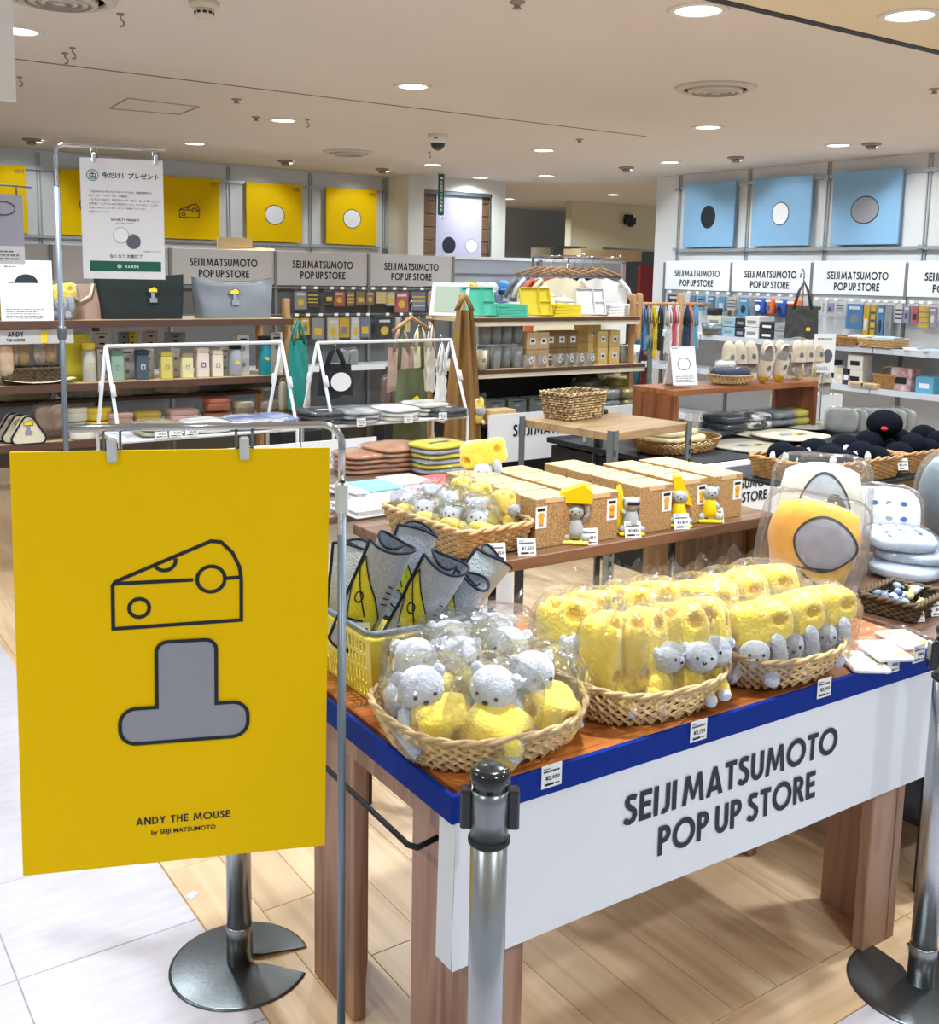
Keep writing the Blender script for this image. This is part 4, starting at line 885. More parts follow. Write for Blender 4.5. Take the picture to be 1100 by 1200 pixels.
# vinyl figures (plain toy figures with yellow props)
M_vin = mat('pale grey vinyl', (176, 184, 186), .35, var=.03)
M_vy = mat('yellow vinyl', (240, 206, 10), .35)
def figure(label, p, yaw, kind):
    t = thing('toy_figure', label, 'figurine', (p[0] - .004, p[1] + .008, p[2]), CAMRZ(p[0], p[1]) + yaw, 'toy figures on the bench'); t.scale = (1.22, 1.22, 1.22)
    part('stand', MB().box((0, 0, .005), (.062, .045, .010), ch=.004), M_vy, t)
    b = MB().lathe([(0, .012), (.018, .014), (.020, .03), (.014, .055), (.010, .062)], 16); part('body', b, M_vy if kind == 'hood' or kind == 'tall' else M_vin, t)
    for s_ in (-1, 1):
        part('leg', MB().tube([(s_ * .010, 0, .02), (s_ * .020, -.008, .016), (s_ * .026, -.016, .014)], [.010, .009, .008], 10), M_vin, t)
    hd = part('head', toy_head(.019), M_vin, t, (0, -.002, .074)); 
    if kind == 'board': part('dark_glasses', MB().box((0, -.0175, .004), (.03, .004, .008), ch=.002), M_black, hd)
    else: add_face(hd, .019)
    if kind == 'lift':
        part('arm', MB().tube([(.015, 0, .05), (.026, -.004, .07), (.022, 0, .098)], [.007, .006, .006], 8), M_vin, t)
        part('cheese_prop', MB().prism([(-.036, 0), (.036, 0), (.036, .026), (.016, .042), (-.036, .022)], -.02, .02, lambda x, y, z: (x, z, y + .096)), M_vy, t)
    elif kind == 'board': part('surfboard', MB().blob((-.030, .006, .062), (.013, .006, .058), 14), M_vy, t); part('arm', MB().tube([(-.012, 0, .05), (-.024, -.004, .058)], .006, 8), M_vin, t)
    elif kind == 'hood': part('hood', MB().prism([(-.014, .0), (.032, -.01), (.002, .062), (-.016, .062)], -.014, .016, lambda x, y, z: (x, z + .008, y + .062)), M_vy, t)
    else: part('arm', MB().tube([(.012, 0, .05), (.02, -.008, .036)], .006, 8), M_vin, t)
    return t
figure('grey toy figure lifting a yellow wedge on the bench', at(677, 637, NZ), .0, 'lift')
figure('grey toy figure with dark glasses and a yellow surfboard', at(742, 627, NZ), .25, 'board')
figure('toy figure in a pointed yellow hood on the bench', at(798, 617, NZ), .2, 'hood')
figure('small toy figure in yellow at the right end of the bench', at(834, 612, NZ), .2, 'tall')
for q, l, tx_ in (((584, 658), 'on the bench edge, first from left', '1,650'), ((620, 652), 'on the bench edge, second from left', '1,650'), ((695, 640), 'on the bench edge below the figure with a wedge', '3,850'), ((749, 632), 'on the bench edge below the surfboard figure', '3,850'), ((806, 622), 'on the bench edge below the hooded figure', '3,850'), ((850, 616), 'on the bench edge, rightmost', '3,850')):
    p = at(q[0], q[1], NZ); p.y = NY0 + .015; price_tag(p, 'white price tag ' + l, tx_, .05, .046)
# wicker basket of small bagged toys on the bench
wb = rect_basket('wicker_basket', .245, .40, .075, 'rectangular wicker basket of small bagged toys at the left end of the bench', (1.575, 2.335, NZ + .001), radians(2), M_wick, rows=9, rad=.03, flare=.86)
protoS = plush_round(21); protoT = plush_standing(27)
sm_spots = [(-.075, .13, 'back left'), (.02, .14, 'back middle'), (.085, .10, 'back right'), (-.08, .03, 'left side'), (.01, .04, 'centre'), (.085, .0, 'right side'), (-.06, -.07, 'front left'), (.03, -.07, 'front middle, grey face up'), (.08, -.11, 'front right, yellow'), (-.02, -.14, 'frontmost')]
for k, (dx, dy, l) in enumerate(sm_spots): put(protoT if k % 3 == 2 else protoS, 1.575 + dx, 2.335 + dy, NZ + .02 + .016 * (k % 3), (-40, 20, 60, -10, 30, 5, -25, 12, 40, -8)[k], 'small bagged grey and yellow toy in the bench basket, ' + l, 'small bagged toys in the bench basket', ((-10, 15, 5)[k % 3], 0), .62 if k % 3 == 2 else .76)
tg = MB(); f = flatfn((0, 0, 0), (1, 0, 0), (0, 0, 1)); g = flatfn((0, -.0008, 0), (1, 0, 0), (0, 0, 1)); tg.mi(1).disc(0, .025, .026, .024, f, 26).mi(0).disc(0, .025, .0235, .0215, g, 26); tg.mi(0).rect(-.012, -.02, .02, .01, g)
single('basket_tag', tg, [M_white, M_ink], 'round white card tag on the front rim of the bench basket', 'tag', None, at(533, 612, NZ + .07) , CAMRZ(1.4, 2.1), rot=(.1, .25, CAMRZ(1.4, 2.1)))
t = thing('plush_keyring', 'small white toy head at the right end of the bench basket', 'soft toy', at(636, 612, NZ) + Vector((0, 0, .03)), CAMRZ(1.7, 2.2)); part('head', toy_head(.028), mat('white plush', (226, 228, 234), .95, bump=.4, bs=160, sheen=.5), t, (0, 0, .0)); add_face(t, .028)
t = thing('plush_keyring', 'small yellow plush wedge lying beside the bench basket', 'soft toy', at(643, 636, NZ), 0); part('cheese_block', cheese_blob((.032, .026, .024), [((-.2, -1, .3), .35), ((1, -.4, .2), .3)], .6, 24, 9), [M_plushy, M_plushd], t, (0, 0, .03)); part('foot', MB().blob((.012, -.02, .010), (.016, .013, .010), 10), M_plushg, t)
# yellow display box with a sitting toy on the bench's far left
yb = thing('display_box', 'yellow card display box behind the bench basket', 'box', (1.86, 2.585, NZ + .001), radians(5)); part('body', MB().box((0, 0, .028), (.15, .11, .056), ch=.002), mat('yellow card', (240, 196, 14), .5), yb)
pr_ = MB(); f = flatfn((0, -.0562, 0), (1, 0, 0), (0, 0, 1))
for k in range(4): pr_.disc(-.05 + .035 * k, .03, .012, .008, f, 12)
part('print', pr_, M_ink, yb)
pt = plush_lying(33); pt['label'] = 'grey toy with a yellow wedge on its head sitting on the yellow display box'; pt.location = (1.845, 2.585, NZ + .058); pt.rotation_euler = (0, 0, CAMRZ(1.85, 2.6)); pt.scale = (1.0, 1.0, 1.15)
for c in list(pt.children):
    if c.name.startswith('bag'): bpy.data.objects.remove(c)
# ================================================================ black table at the right with cushions
RZ = .70
rb = thing('side_table', 'black framed side table with a dark wood top beyond the big table', 'table', (0, 0, 0))
part('top', MB().box((3.05, 1.80, RZ - .012), (1.2, .80, .024), ch=.002), wood('dark table wood', (112, 80, 62), (84, 58, 46), (1.5, 18, 10), .4), rb)
part('frame', MB().box((3.05, 1.41, RZ - .05), (1.2, .03, .05)).box((2.465, 1.80, RZ - .05), (.03, .80, .05)).box((3.05, 2.19, RZ - .05), (1.2, .03, .05)), M_black, rb)
for x in (2.47, 3.62):
    for y in (1.42, 2.18): part('leg', MB().box((x, y, (RZ - .03) / 2), (.04, .04, RZ - .03), ch=.002), M_black, rb)
part('shelf', MB().box((3.05, 1.80, .18), (1.15, .74, .02)), M_black, rb)
def pillow(label, c, yaw, w, h, th, m0, zones, lines, mats, roll_=0., e=.42, group='bagged cushions on the side table', n=72, waist=0.):
    """cushion with a printed front: zones fill faces by 2D outline (unit square -1..1), lines are drawn over"""
    t = thing('cushion', label, 'cushion', c, 0, group, rot=(radians(-12), roll_, yaw))
    def bulge(x, y): return max(0, (1 - abs(x) ** 2.6)) ** .5 * max(0, (1 - abs(y) ** 2.6)) ** .5
    def S(x, y):
        k = 1 - .06 * (abs(x) ** 3 * (1 - abs(y) ** 2) * 0 + abs(y) * abs(x) * 0); cx = x * w / 2 * (1 - .05 * (1 - y * y) * 0 + .06 * abs(y) ** 2 - .04); cy = y * h / 2 * (1 + .06 * abs(x) ** 2 - .04)
        cx, cy = x * sqrt(1 - .30 * y * y) * w / 2 * 1.04, y * sqrt(1 - .30 * x * x) * h / 2 * 1.04
        cx *= 1 - waist * (.5 - .5 * math.tanh(4 * (y + .05)))
        return cx, cy
    def F(sgn, off=0):
        def g(u, v):
            x, y = u * 2 - 1, v * 2 - 1; cx, cy = S(x, y); b = bulge(x, y) * (1 + .06 * nz((x * 3, y * 3, sgn), 1)); return (cx, sgn * (th / 2 * b + off), cy + h / 2)
        return g
    def mf(u, v):
        r = 0
        for poly, mi in zones:
            if inside((u * 2 - 1, v * 2 - 1), poly): r = mi
        return r
    part('front', MB().grid(F(-1), n, n, mfn=mf), [m0] + mats, t); part('back', MB().grid(lambda u, v: F(1)(1 - u, v), 24, 24), m0, t)
    d = MB(); fn = lambda x, y: F(-1, .0022)((x + 1) / 2, (y + 1) / 2)
    for pts, wd, cl_ in lines: d.stroke(pts, wd, fn, cl_, .05)
    if lines: part('outline_print', d, M_ink, t)
    part('bag', MB().blob((0, 0, h / 2), (w * .60, th * .62, h * .60), 30, .35, .35, fn=lambda p: p * (1 + .03 * nz(p, 22, 1) + .03 * nz(p, 9, 5)), smooth=False), M_film, t)
    return t
mpy = mat('amber velour', (244, 174, 26), .85, var=.12, vs=10, sheen=.5, bump=.15, bs=30); mpg = mat('grey velour', (158, 156, 168), .8, sheen=.4); mpc = mat('mustard velour', (228, 182, 24), .85, sheen=.4); mpk = mat('charcoal velour', (52, 54, 62), .8, sheen=.3); mpw = mat('cream velour', (226, 222, 208), .85, sheen=.4); mps = mat('silver velour', (186, 190, 200), .7, sheen=.4)
disc2 = arc(.30, .14, .66, .56, 0, 360, 36)[:-1]; wed = [(-.30, -.42), (-.62, -1.0), (1, -1), (1, -.46), (.60, -.36)]
p = Vector((2.475, 1.865, RZ + .0)); pillow('amber cushion printed with a grey disc and a wedge, in clear wrap', p, CAMRZ(2.45, 1.85) - .12, .255, .27, .12, mpy, [(disc2, 1), (wed, 2)], [(disc2, .05, True), (wed[:2] + [(-.30, -.42), (.60, -.36)], .05, False), ([(-.30, -.42), (.9, -.95)], .05, False), (arc(-.14, -.86, .14, .14, 0, 200, 12), .045, False)], [mpg, mpc], .10, waist=.14)
o1 = arc(.05, .0, .62, .80, 0, 360, 40)[:-1]; o2 = arc(.30, -.15, .34, .60, 0, 360, 30)[:-1]
p = Vector((2.69, 1.985, RZ)); pillow('cream cushion with charcoal and silver patches behind the amber cushion', p, CAMRZ(2.6, 1.9) + .1, .25, .34, .12, mpw, [(o1, 1), (o2, 2)], [(o1, .05, True)], [mps, mpk], .02)
# small dark basket of charms
db = rect_basket('charm_basket', .20, .155, .045, 'small dark woven basket of bagged charms on the side table', (2.585, 1.62, RZ + .001), radians(10), M_wickk, rows=6, flare=.92, rad=.012, inner=mat('dark liner', (52, 42, 32), .8), NP=100)
cm = MB().blob((0, 0, .009), (.018, .012, .009), 10).mesh('charm_body', [M_plushg]); M_ch = [mat('charm %d' % k, c, .4, coat=.3) for k, c in enumerate(((150, 172, 206), (214, 220, 230), (72, 92, 140), (206, 190, 110), (120, 128, 150)))]
cmesh = [MB().blob((0, 0, .011), (.016, .011, .010), 10).tube([(.012, 0, .012), (.022, .004, .014), (.028, 0, .012)], .0022, 5).mesh('bagged_charm', m) for m in M_ch]
rnd = random.Random(5)
for k in range(26):
    x, y = 2.585 + rnd.uniform(-.078, .078), 1.62 + rnd.uniform(-.056, .056)
    tag(link('bagged_charm', cmesh[k % 5], None, (x, y, RZ + .012 + .013 * (k // 9)), (rnd.uniform(-.4, .4), rnd.uniform(-.4, .4), rnd.uniform(0, 6))), 'small %s charm in the dark woven basket' % ('pale blue', 'silver white', 'navy blue', 'straw yellow', 'slate grey')[k % 5], 'charm', 'charms in the dark basket')
price_tag(at(1076, 729, RZ + .002), 'left white price tag before the dark charm basket', '770', .042, .04); price_tag(at(1099, 722, RZ + .002), 'right white price tag before the dark charm basket', '770', .042, .04)
# soft white packs piled at the right edge
def soft_pack(label, c, rz, w, l, h, m, seed, deco=None, group='soft white packs on the side table', cat='pack', name='soft_pack', bag=True, dots=0):
    t = thing(name, label, cat, c, rz, group)
    part('cloth', MB().soft((0, 0, h / 2), (w / 2, l / 2, h / 2), 3.6, 12, lambda p: Vector((p.x * (1 + .05 * nz(p, 9, seed)), p.y * (1 + .06 * nz(p, 11, seed + 4)), p.z * (1 + .35 * nz((p.x, p.y, 0), 16, seed))))), m, t)
    if deco:
        d = MB(); f = lambda x, y: (x, y, h * (.985 + .02) + .0015)
        for mi, kind, a in deco:
            d.mi(mi)
            if kind == 'd': d.disc(*a, f, 16)
            else: d.rect(*a, f)
        part('print', d, DECO, t)
    if bag: wb_ = MB().soft((0, 0, h * .52), (w * .54, l * .55, h * .64), 3.6, 12, lambda p: p * (1 + .06 * nz(p, 22, seed) + .04 * nz(p, 60, seed))); wb_.s = [False] * len(wb_.s); part('bag', wb_, M_film, t)
    return t
DECO = [M_ink, mat('deco yellow', (238, 206, 40), .6), mat('deco grey', (140, 146, 158), .6), mat('deco white', (236, 236, 240), .6), mat('deco blue', (50, 84, 160), .6), mat('deco red', (200, 50, 50), .6)]
M_pack = mat('pale blue white fabric', (204, 216, 234), .85, var=.25, vs=16, bump=.5, bs=14)
dots = [(k % 2 * 2 + 2, 'd', (-.07 + .045 * (k % 4), -.05 + .05 * (k // 4), .011, .008)) for k in range(12)]
for k in range(3): soft_pack('bagged pale blue cloth pack, ' + ('bottom', 'middle', 'top')[k] + ' of the pile at the right edge', (2.95 + .03 * (k % 2), 1.83 + .02 * k, RZ + .001 + .040 * k), radians(12 + 17 * k), .27 - .02 * k, .20, .046, M_pack, k, dots if k == 2 else None)
wp_ = soft_pack('bagged white bag with blue prints standing behind the pale packs', (3.06, 2.02, RZ + .115), 0, .24, .22, .05, mat('white print cotton', (232, 234, 238), .8), 7, dots)
wp_.rotation_euler = (radians(66), 0, CAMRZ(3.06, 2.0) + .15)
sp_ = thing('plush_dome', 'round grey blue item in clear wrap at the right edge', 'soft toy', (3.42, 2.02, RZ + .16), 0); part('body', MB().blob((0, 0, 0), (.09, .08, .15), 20), mat('slate plush', (120, 134, 144), .9, sheen=.4), sp_); part('bag', MB().blob((0, 0, 0), (.1, .09, .165), 22, .8, .8, fn=lambda p: p * (1 + .05 * nz(p, 24, 2)), smooth=False), M_film, sp_)
# ================================================================ black table with wicker trays of round plush
KZ = .79; KX0, KX1, KY0, KY1 = 3.36, 4.75, 2.50, 3.05
kt = thing('black_table', 'black square-tube table that carries the honey wicker trays', 'table', (0, 0, 0))
part('top', MB().box(((KX0 + KX1) / 2, (KY0 + KY1) / 2, KZ - .006), (KX1 - KX0, KY1 - KY0, .012)), M_black, kt)
for x in (KX0 + .02, 4.10, KX1 - .02):
    for y in (KY0 + .02, KY1 - .02): part('leg', MB().box((x, y, (KZ - .012) / 2), (.036, .036, KZ - .012)), M_black, kt)
part('rail', MB().box(((KX0 + KX1) / 2, KY1 - .02, .2), (KX1 - KX0, .03, .03)).box((KX0 + .02, (KY0 + KY1) / 2, .2), (.03, KY1 - KY0, .03)), M_black, kt)
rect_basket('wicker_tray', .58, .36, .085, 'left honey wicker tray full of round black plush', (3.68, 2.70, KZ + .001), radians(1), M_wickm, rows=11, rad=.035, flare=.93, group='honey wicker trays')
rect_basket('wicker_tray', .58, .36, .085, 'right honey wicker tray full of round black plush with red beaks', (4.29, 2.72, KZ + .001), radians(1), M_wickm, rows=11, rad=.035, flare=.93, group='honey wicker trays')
def round_plush(label, c, rz, kind, r=.058):
    t = thing('round_plush', label, 'soft toy', c, rz, 'round black plush in the wicker trays'); part('body', BODY[kind], None, t)
    link('belly', BELLY[kind], t); return t
BODY = [MB().blob((0, 0, 0), (.062, .058, .052), 18).mesh('body', M_plushk)] * 2
BELLY = [MB().blob((-.022, -.046, -.006), (.017, .013, .024), 10).blob((.022, -.046, -.006), (.017, .013, .024), 10).mesh('belly', mat('white felt', (224, 226, 230), .9)), MB().blob((0, -.056, -.012), (.013, .014, .008), 10).mesh('belly', mat('red felt', (206, 40, 48), .8))]
k = 0
for (bx_, by_, kind, nm) in ((3.68, 2.70, 0, 'left'), (4.29, 2.72, 1, 'right')):
    for j in range(2):
        for i in range(5):
            z = KZ + .075 + .028 * ((i + j) % 2)
            round_plush('round black plush in the %s wicker tray, %s from left in the %s row' % (nm, ORD[i], ('front', 'back')[j]), (bx_ - .21 + .105 * i, by_ - .09 + .15 * j, z), CAMRZ(bx_, by_) + (.5, -.2, .3, .0, .6)[(i + j) % 5], kind)
o = round_plush('large black plush lying on top of the right wicker tray', (4.16, 2.76, KZ + .185), CAMRZ(4, 2.7), 1); o.scale = (1.25, 1.2, 1.2)
price_tag((3.94, 2.51, KZ + .035), 'white price tag on the rim between the honey wicker trays', '2,090', .05, .05); price_tag((4.22, 2.535, KZ + .04), 'white price tag on the right honey wicker tray', '2,090', .05, .05)
single('cardboard_sheet', MB().box((4.42, 2.86, .40), (.55, .04, .78), ch=.004), mat('kraft board', (150, 122, 86), .8, var=.1, vs=3), 'brown cardboard panel under the black table', 'cardboard')
# ================================================================ left half of the shop
M_shelf = mat('tan shelf top', (206, 176, 136), .5, var=.1, vs=10, stretch=(1, 14, 14))
M_edge = mat('brown shelf edge', (92, 62, 48), .5, var=.15, vs=10)
M_post = wood('pale rack wood', (178, 136, 90), (150, 108, 66), (20, 20, 1.4), .5)
M_wmetal = mat('white enamel tube', (230, 231, 234), .3)
M_grypanel = mat('grey header board', (188, 186, 186), .6, var=.02)
M_peg = mat('dark grey shop panel', (98, 100, 100), .6, var=.06, vs=4)
M_gond = mat('shop upright grey', (126, 128, 130), .5, .3)
def pd(x, y, d): return Vector((0, 0, EYE)) + ray(x, y) * d
def card(name, label, p, w, h, rz, draw=None, lean=.0, cat='card', mats=None, group=None, th=.004):
    t = thing(name, label, cat, p, 0, group, rot=(-lean, 0, rz)); part('sheet', MB().box((0, th / 2, h / 2), (w, th, h)), M_white, t)
    if draw: b = MB(); draw(b, flatfn((0, -.0012, 0), (1, 0, 0), (0, 0, 1))); part('print', b, mats or [M_ink, M_print], t)
    return t
def textlines(b, f, x0, x1, y, n, dy, wd=.004, seed=0):
    r = random.Random(seed)
    for k in range(n):
        x = x0; e = x1 - r.uniform(0, .25) * (x1 - x0)
        while x < e: l = r.uniform(.3, 1) * .02; b.rect(x, y - k * dy, min(x + l, e), y - k * dy + wd, f); x += l + .004
# ---------------------------------------------------------------- stand with the white present notice
HT = pd(93, 184, 4.62); HR = pd(191, 191, 4.72); hu = (HR - HT); hu.z = 0; hu.normalize(); hz_ = HT.z
hs = sign_stand('sign_stand', 'tall grey tube sign stand with the white notice by the left shelves', (1.185, 4.985), 2.135, tuple((Vector((1.185, 4.985, 0)) + hu * .47)[:2]), M_pole, chrome_from=1.95, r=.0125)
hn = hu.cross(Vector((0, 0, 1)))
NB = thing('notice_board', 'white notice with green Japanese writing and a green bar at the foot', 'sign', (HT.x, HT.y, hz_)); NW, NH = .352, .530
part('sheet', MB().box((NW / 2, .002, -NH / 2), (NW, .004, NH)).move(Matrix((hu, -hn, (0, 0, 1))).transposed().to_4x4()), M_paper, NB)
f = flatfn(hn * .0015, hu, (0, 0, 1)); g = flatfn(hn * .003, hu, (0, 0, 1)); b = MB()
typed(b, '今だけ！プレゼント', .090, -.084, .0275, f, 'LEFT', .03)
b.stroke(arc(.052, -.075, .024, .024, 0, 360, 28)[:-1], .003, f, True)
b.stroke([(.040, -.09), (.040, -.07), (.064, -.07), (.064, -.09)], .003, f, True); b.stroke([(.052, -.09), (.052, -.066)], .003, f); b.stroke([(.040, -.08), (.064, -.08)], .003, f); b.stroke(arc(.047, -.063, .005, .005, 0, 300, 8), .002, f); b.stroke(arc(.057, -.063, .005, .005, 0, 300, 8), .002, f)
part('heading', b, mat('deep green ink', (8, 92, 70), .5), NB); part('green_bar', MB().rect(.030, -.495, .335, -.450, f), MATS['deep green ink'], NB); b = MB().mi(1)
for k, s_ in enumerate(('「SEIJI MATSUMOTO POP UP STORE」開催期間中の', '8/21（木）～9/10（水）の期間に', '「ねずみのANDY」商品を3,000円（税込）以上お買い上げの', 'お客様に「ねずみのANDY限定缶バッジ」をプレゼントします。', '※数量には限りがございます。なくなり次第終了となります。', '※画像はイメージです。')): typed(b, s_, .032, -.150 - k * .0175, (.0118, .0118, .0112, .0106, .0090, .0090)[k], f, 'LEFT', .0, 1)
typed(b, 'NOVELTY PRESENT', .185, -.272, .014, f, bold=.02, res=1); typed(b, '※お一人様につき1個まで', .185, -.284, .007, f, res=1)
b.stroke(arc(.165, -.335, .033, .035, 0, 360, 30)[:-1], .0012, f, True); typed(b, 'なくなり次第終了', .185, -.435, .018, f, bold=.01); typed(b, '※画像はイメージです', .3, -.408, .008, f, res=1)
part('small_print', b, [M_ink, M_ink], NB); part('dark_disc', MB().disc(.218, -.362, .031, .033, f, 30), mat('plum grey', (98, 94, 108), .5), NB); part('pale_disc', MB().disc(.165, -.335, .031, .033, g, 30), M_white, NB)
b = MB().mi(3); caps(b, 'HANDS', .208, -.480, .013, g, W=.2, gap=.35, sx=.95)
for a in range(8): b.stroke([(.155 + .003 * cos(a * pi / 4), -.473 + .003 * sin(a * pi / 4)), (.155 + .010 * cos(a * pi / 4), -.473 + .010 * sin(a * pi / 4))], .0035, g)
part('logo', b, [MATS['deep green ink'], M_ink, MATS['plum grey'], M_white], NB)
for q in (.06, NW - .03): poster_clip(hs, HT + hu * q + Vector((0, 0, .035)) - Vector((1.185, 4.985, 0)), hu, hn)
part('joint', MB().lathe([(.017, 0), (.02, .01), (.02, .05), (.017, .06)], 14, (0, 0, aty(72, 398, 4.985).z)), M_grey, hs)
# hanging grey panel at the left edge
p = pd(26, 228, 4.1); gp = thing('grey_panel', 'grey hanging panel with a pale foot at the left edge', 'sign', p); gu = hu
part('sheet', MB().box((-.2, .003, -.10), (.4, .006, .20)).move(Matrix((gu, -hn, (0, 0, 1))).transposed().to_4x4()), mat('grey violet card', (142, 138, 148), .6), gp)
part('foot_strip', MB().box((-.2, .003, -.235), (.4, .006, .07)).move(Matrix((gu, -hn, (0, 0, 1))).transposed().to_4x4()), mat('pale grey card', (190, 186, 184), .6), gp)
part('rod', MB().tube([tuple(gu * .035 + Vector((0, 0, .028))), tuple(gu * -.4 + Vector((0, 0, .05)))], .004, 8).tube([tuple(gu * -.02 + Vector((0, 0, .028))), tuple(gu * -.02 + Vector((0, 0, -.005)))], .004, 6), M_grey, gp)
b = MB(); fq = flatfn(hn * .004, gu, (0, 0, 1)); b.stroke(arc(-.07, -.055, .042, .026, 0, 360, 24)[:-1], .003, fq, True); textlines(b, fq, -.14, -.01, -.222, 3, .014, .003); part('print', b, M_ink, gp)
# ---------------------------------------------------------------- left wooden rack
LY0, LY1 = 5.60, 6.05; LX0, LX1 = .55, 2.62; LZ = (1.325, .998, .70)
lr = thing('wooden_rack', 'brown wooden shelf rack on the left with bags on top', 'shelf rack', (0, 0, 0))
for k, z in enumerate(LZ):
    s_ = part('shelf', MB().box(((LX0 + LX1) / 2 + (.06 if k == 1 else 0), (LY0 + LY1) / 2 + .02, z - .013), (LX1 - LX0, LY1 - LY0 - .04, .026)), M_shelf, lr); part('edge_strip', MB().box(((LX0 + LX1) / 2 + (.06 if k == 1 else 0), LY0 + .01, z - .018), (LX1 - LX0, .02, .036)), M_edge, s_)
for x in (LX0 + .02, 1.62, LX1 - .02):
    for y in ((LY0 + .06, LY1) if x > 2.5 else (LY1,)): part('post', MB().box((x, y, .72 if x > 2.5 else .65), (.035, .035, 1.44 if x > 2.5 else 1.30), ch=.002), M_post if x > 2.5 else M_edge, lr)
part('back_shelf', MB().box((1.55, 5.98, .87), (2.0, .14, .02)), M_edge, lr)
def tote(label, p, w, h, d, m, rz=0, handle='strap', deco=None, taper=1.12, group='bags on the left rack', seed=0, m2=None, hh=.08, name='tote_bag'):
    """soft open bag: loft of rounded rectangles with a slack top edge"""
    t = thing(name, label, 'bag', p, rz, group)
    def S(u, v):
        a = u * 2 * pi; ex = .35; ca, sa = cos(a), sin(a); k = 1 + (taper - 1) * v; dd = d * (1 - .55 * v ** 1.5)
        x = math.copysign(abs(ca) ** ex, ca) * w / 2 * k; y = math.copysign(abs(sa) ** ex, sa) * dd / 2
        n_ = nz((x * 6, v * 3, seed + y * 4), 1); return (x * (1 + .02 * n_), y + .018 * n_ * v, h * v + .014 * n_ * v - (.02 * (1 - (2 * x / w) ** 2) * v if v > .9 else 0))
    part('body', MB().grid(S, 48, 18, True), m, t); part('bottom', MB().prism([S(i / 32, 0)[:2] for i in range(32)], 0, .004), m, t)
    if handle:
        hd = MB()
        for s_ in (-1, 1):
            y = s_ * d * .22
            if handle == 'strap': hd.tube([(-w * .28, y, h * .93), (-w * .27, y, h + hh * .6), (-w * .1, y, h + hh), (w * .1, y, h + hh), (w * .27, y, h + hh * .6), (w * .28, y, h * .93)], .010, 6, flat=(.35, 1))
            elif handle == 'rope': hd.tube([(-w * .28, -d * .3, h * .9), (-w * .2, -d * .45, h * .62), (0, -d * .5, h * .45), (w * .22, -d * .45, h * .60), (w * .3, -d * .3, h * .9)], .009, 8) if s_ < 0 else None
        part('handle', hd, m2 or m, t)
    if deco:
        b = MB(); fq = lambda x, y: (x, -d / 2 * (1 - .55 * (y / h) ** 1.5) - .012, y); deco(b, fq); part('emblem', b, DECO, t)
    return t
def wedge_emblem(s, x, y):
    def d(b, f):
        b.mi(1); b.add([f(x + px * s, y + py * s) for px, py in ((-.5, .5), (.5, .5), (.5, .85), (.2, 1.1), (-.5, .8))], [(0, 1, 2, 3, 4)]); b.mi(2).rect(x - .22 * s, y - .1 * s, x + .2 * s, y + .46 * s, f).rect(x - .4 * s, y - .6 * s, x + .4 * s, y - .1 * s, f)
        b.mi(0).stroke([(x + px * s, y + py * s) for px, py in ((-.5, .5), (.5, .5), (.5, .85), (.2, 1.1), (-.5, .8))], .07 * s, f, True)
    return d
M_grnblk = mat('black green canvas', (28, 38, 38), .8, var=.15, vs=8); M_gryc = mat('grey nylon', (128, 134, 142), .45, var=.15, vs=5); M_beige = mat('rose beige canvas', (176, 148, 132), .85, var=.08, vs=8); M_cream = mat('cream cotton', (228, 216, 188), .85, var=.06, vs=10)
X = lambda px, py=372: aty(px, py, 5.75).x
tote('large black green tote bag with a small emblem on the rack top', (X(168), 5.80, LZ[0]), .44, .245, .17, M_grnblk, radians(-2), None, wedge_emblem(.05, .05, .12), 1.08, seed=1)
tote('large grey nylon bag with a small emblem on the rack top', (X(277), 5.80, LZ[0]), .42, .225, .17, M_gryc, radians(2), None, wedge_emblem(.055, -.02, .11), 1.16, seed=2)
tote('rose beige tote with rope handles beside the black green bag', (X(97), 5.84, LZ[0]), .24, .205, .14, M_beige, radians(-4), 'rope', None, 1.1, seed=3, m2=M_cream)
pt = plush_lying(41); pt['label'] = 'wrapped toy with a yellow wedge leaning on the rose beige tote'; pt.location = (X(70), 5.70, LZ[0]); pt.rotation_euler = (0, 0, CAMRZ(1.3, 5.6)); pt.scale = (1.1, 1.1, 1.25); pt['group'] = 'toys on the left rack'
def facecard(b, f): b.mi(0).add([f(.0 + .055 * cos(a * pi / 12), .19 + .045 * sin(a * pi / 12)) for a in range(13)], [tuple(range(13))]); b.rect(-.085, .19, -.04, .197, f); textlines(b, f, -.1, .09, .055, 5, .011, .003, 3); textlines(b, f, -.1, -.03, .27, 1, .01, .005)
card('sign_card', 'white card with a dark cap drawing on the left rack top', (X(28), 5.66, LZ[0]), .245, .305, CAMRZ(1.15, 5.7), facecard, .12, group='cards on the racks')
single('bubble_roll', MB().blob((0, 0, .055), (.13, .07, .06), 20, .5, .8, fn=lambda p: p * (1 + .06 * nz(p, 18, 2))), mat('grey white wrap', (196, 196, 198), .5, var=.2, vs=30), 'grey white wrapped roll on top of the left rack at the back', 'wrapped roll', None, (X(45), 6.0, LZ[0] + .10), .3)
single('storage_carton', MB().box((0, 0, .07), (.34, .18, .14), ch=.004), mat('dull carton', (120, 118, 116), .8), 'dull grey carton at the back of the left rack top', 'box', None, (X(50), 6.0, LZ[0] - .03))
single('yellow_pouch', MB().blob((0, 0, .11), (.055, .03, .11), 20, .5, .5), mat('pale yellow cloth', (222, 206, 130), .85, var=.1), 'pale yellow pouch behind the white cap card', 'bag', None, (X(4), 5.8, LZ[0]))
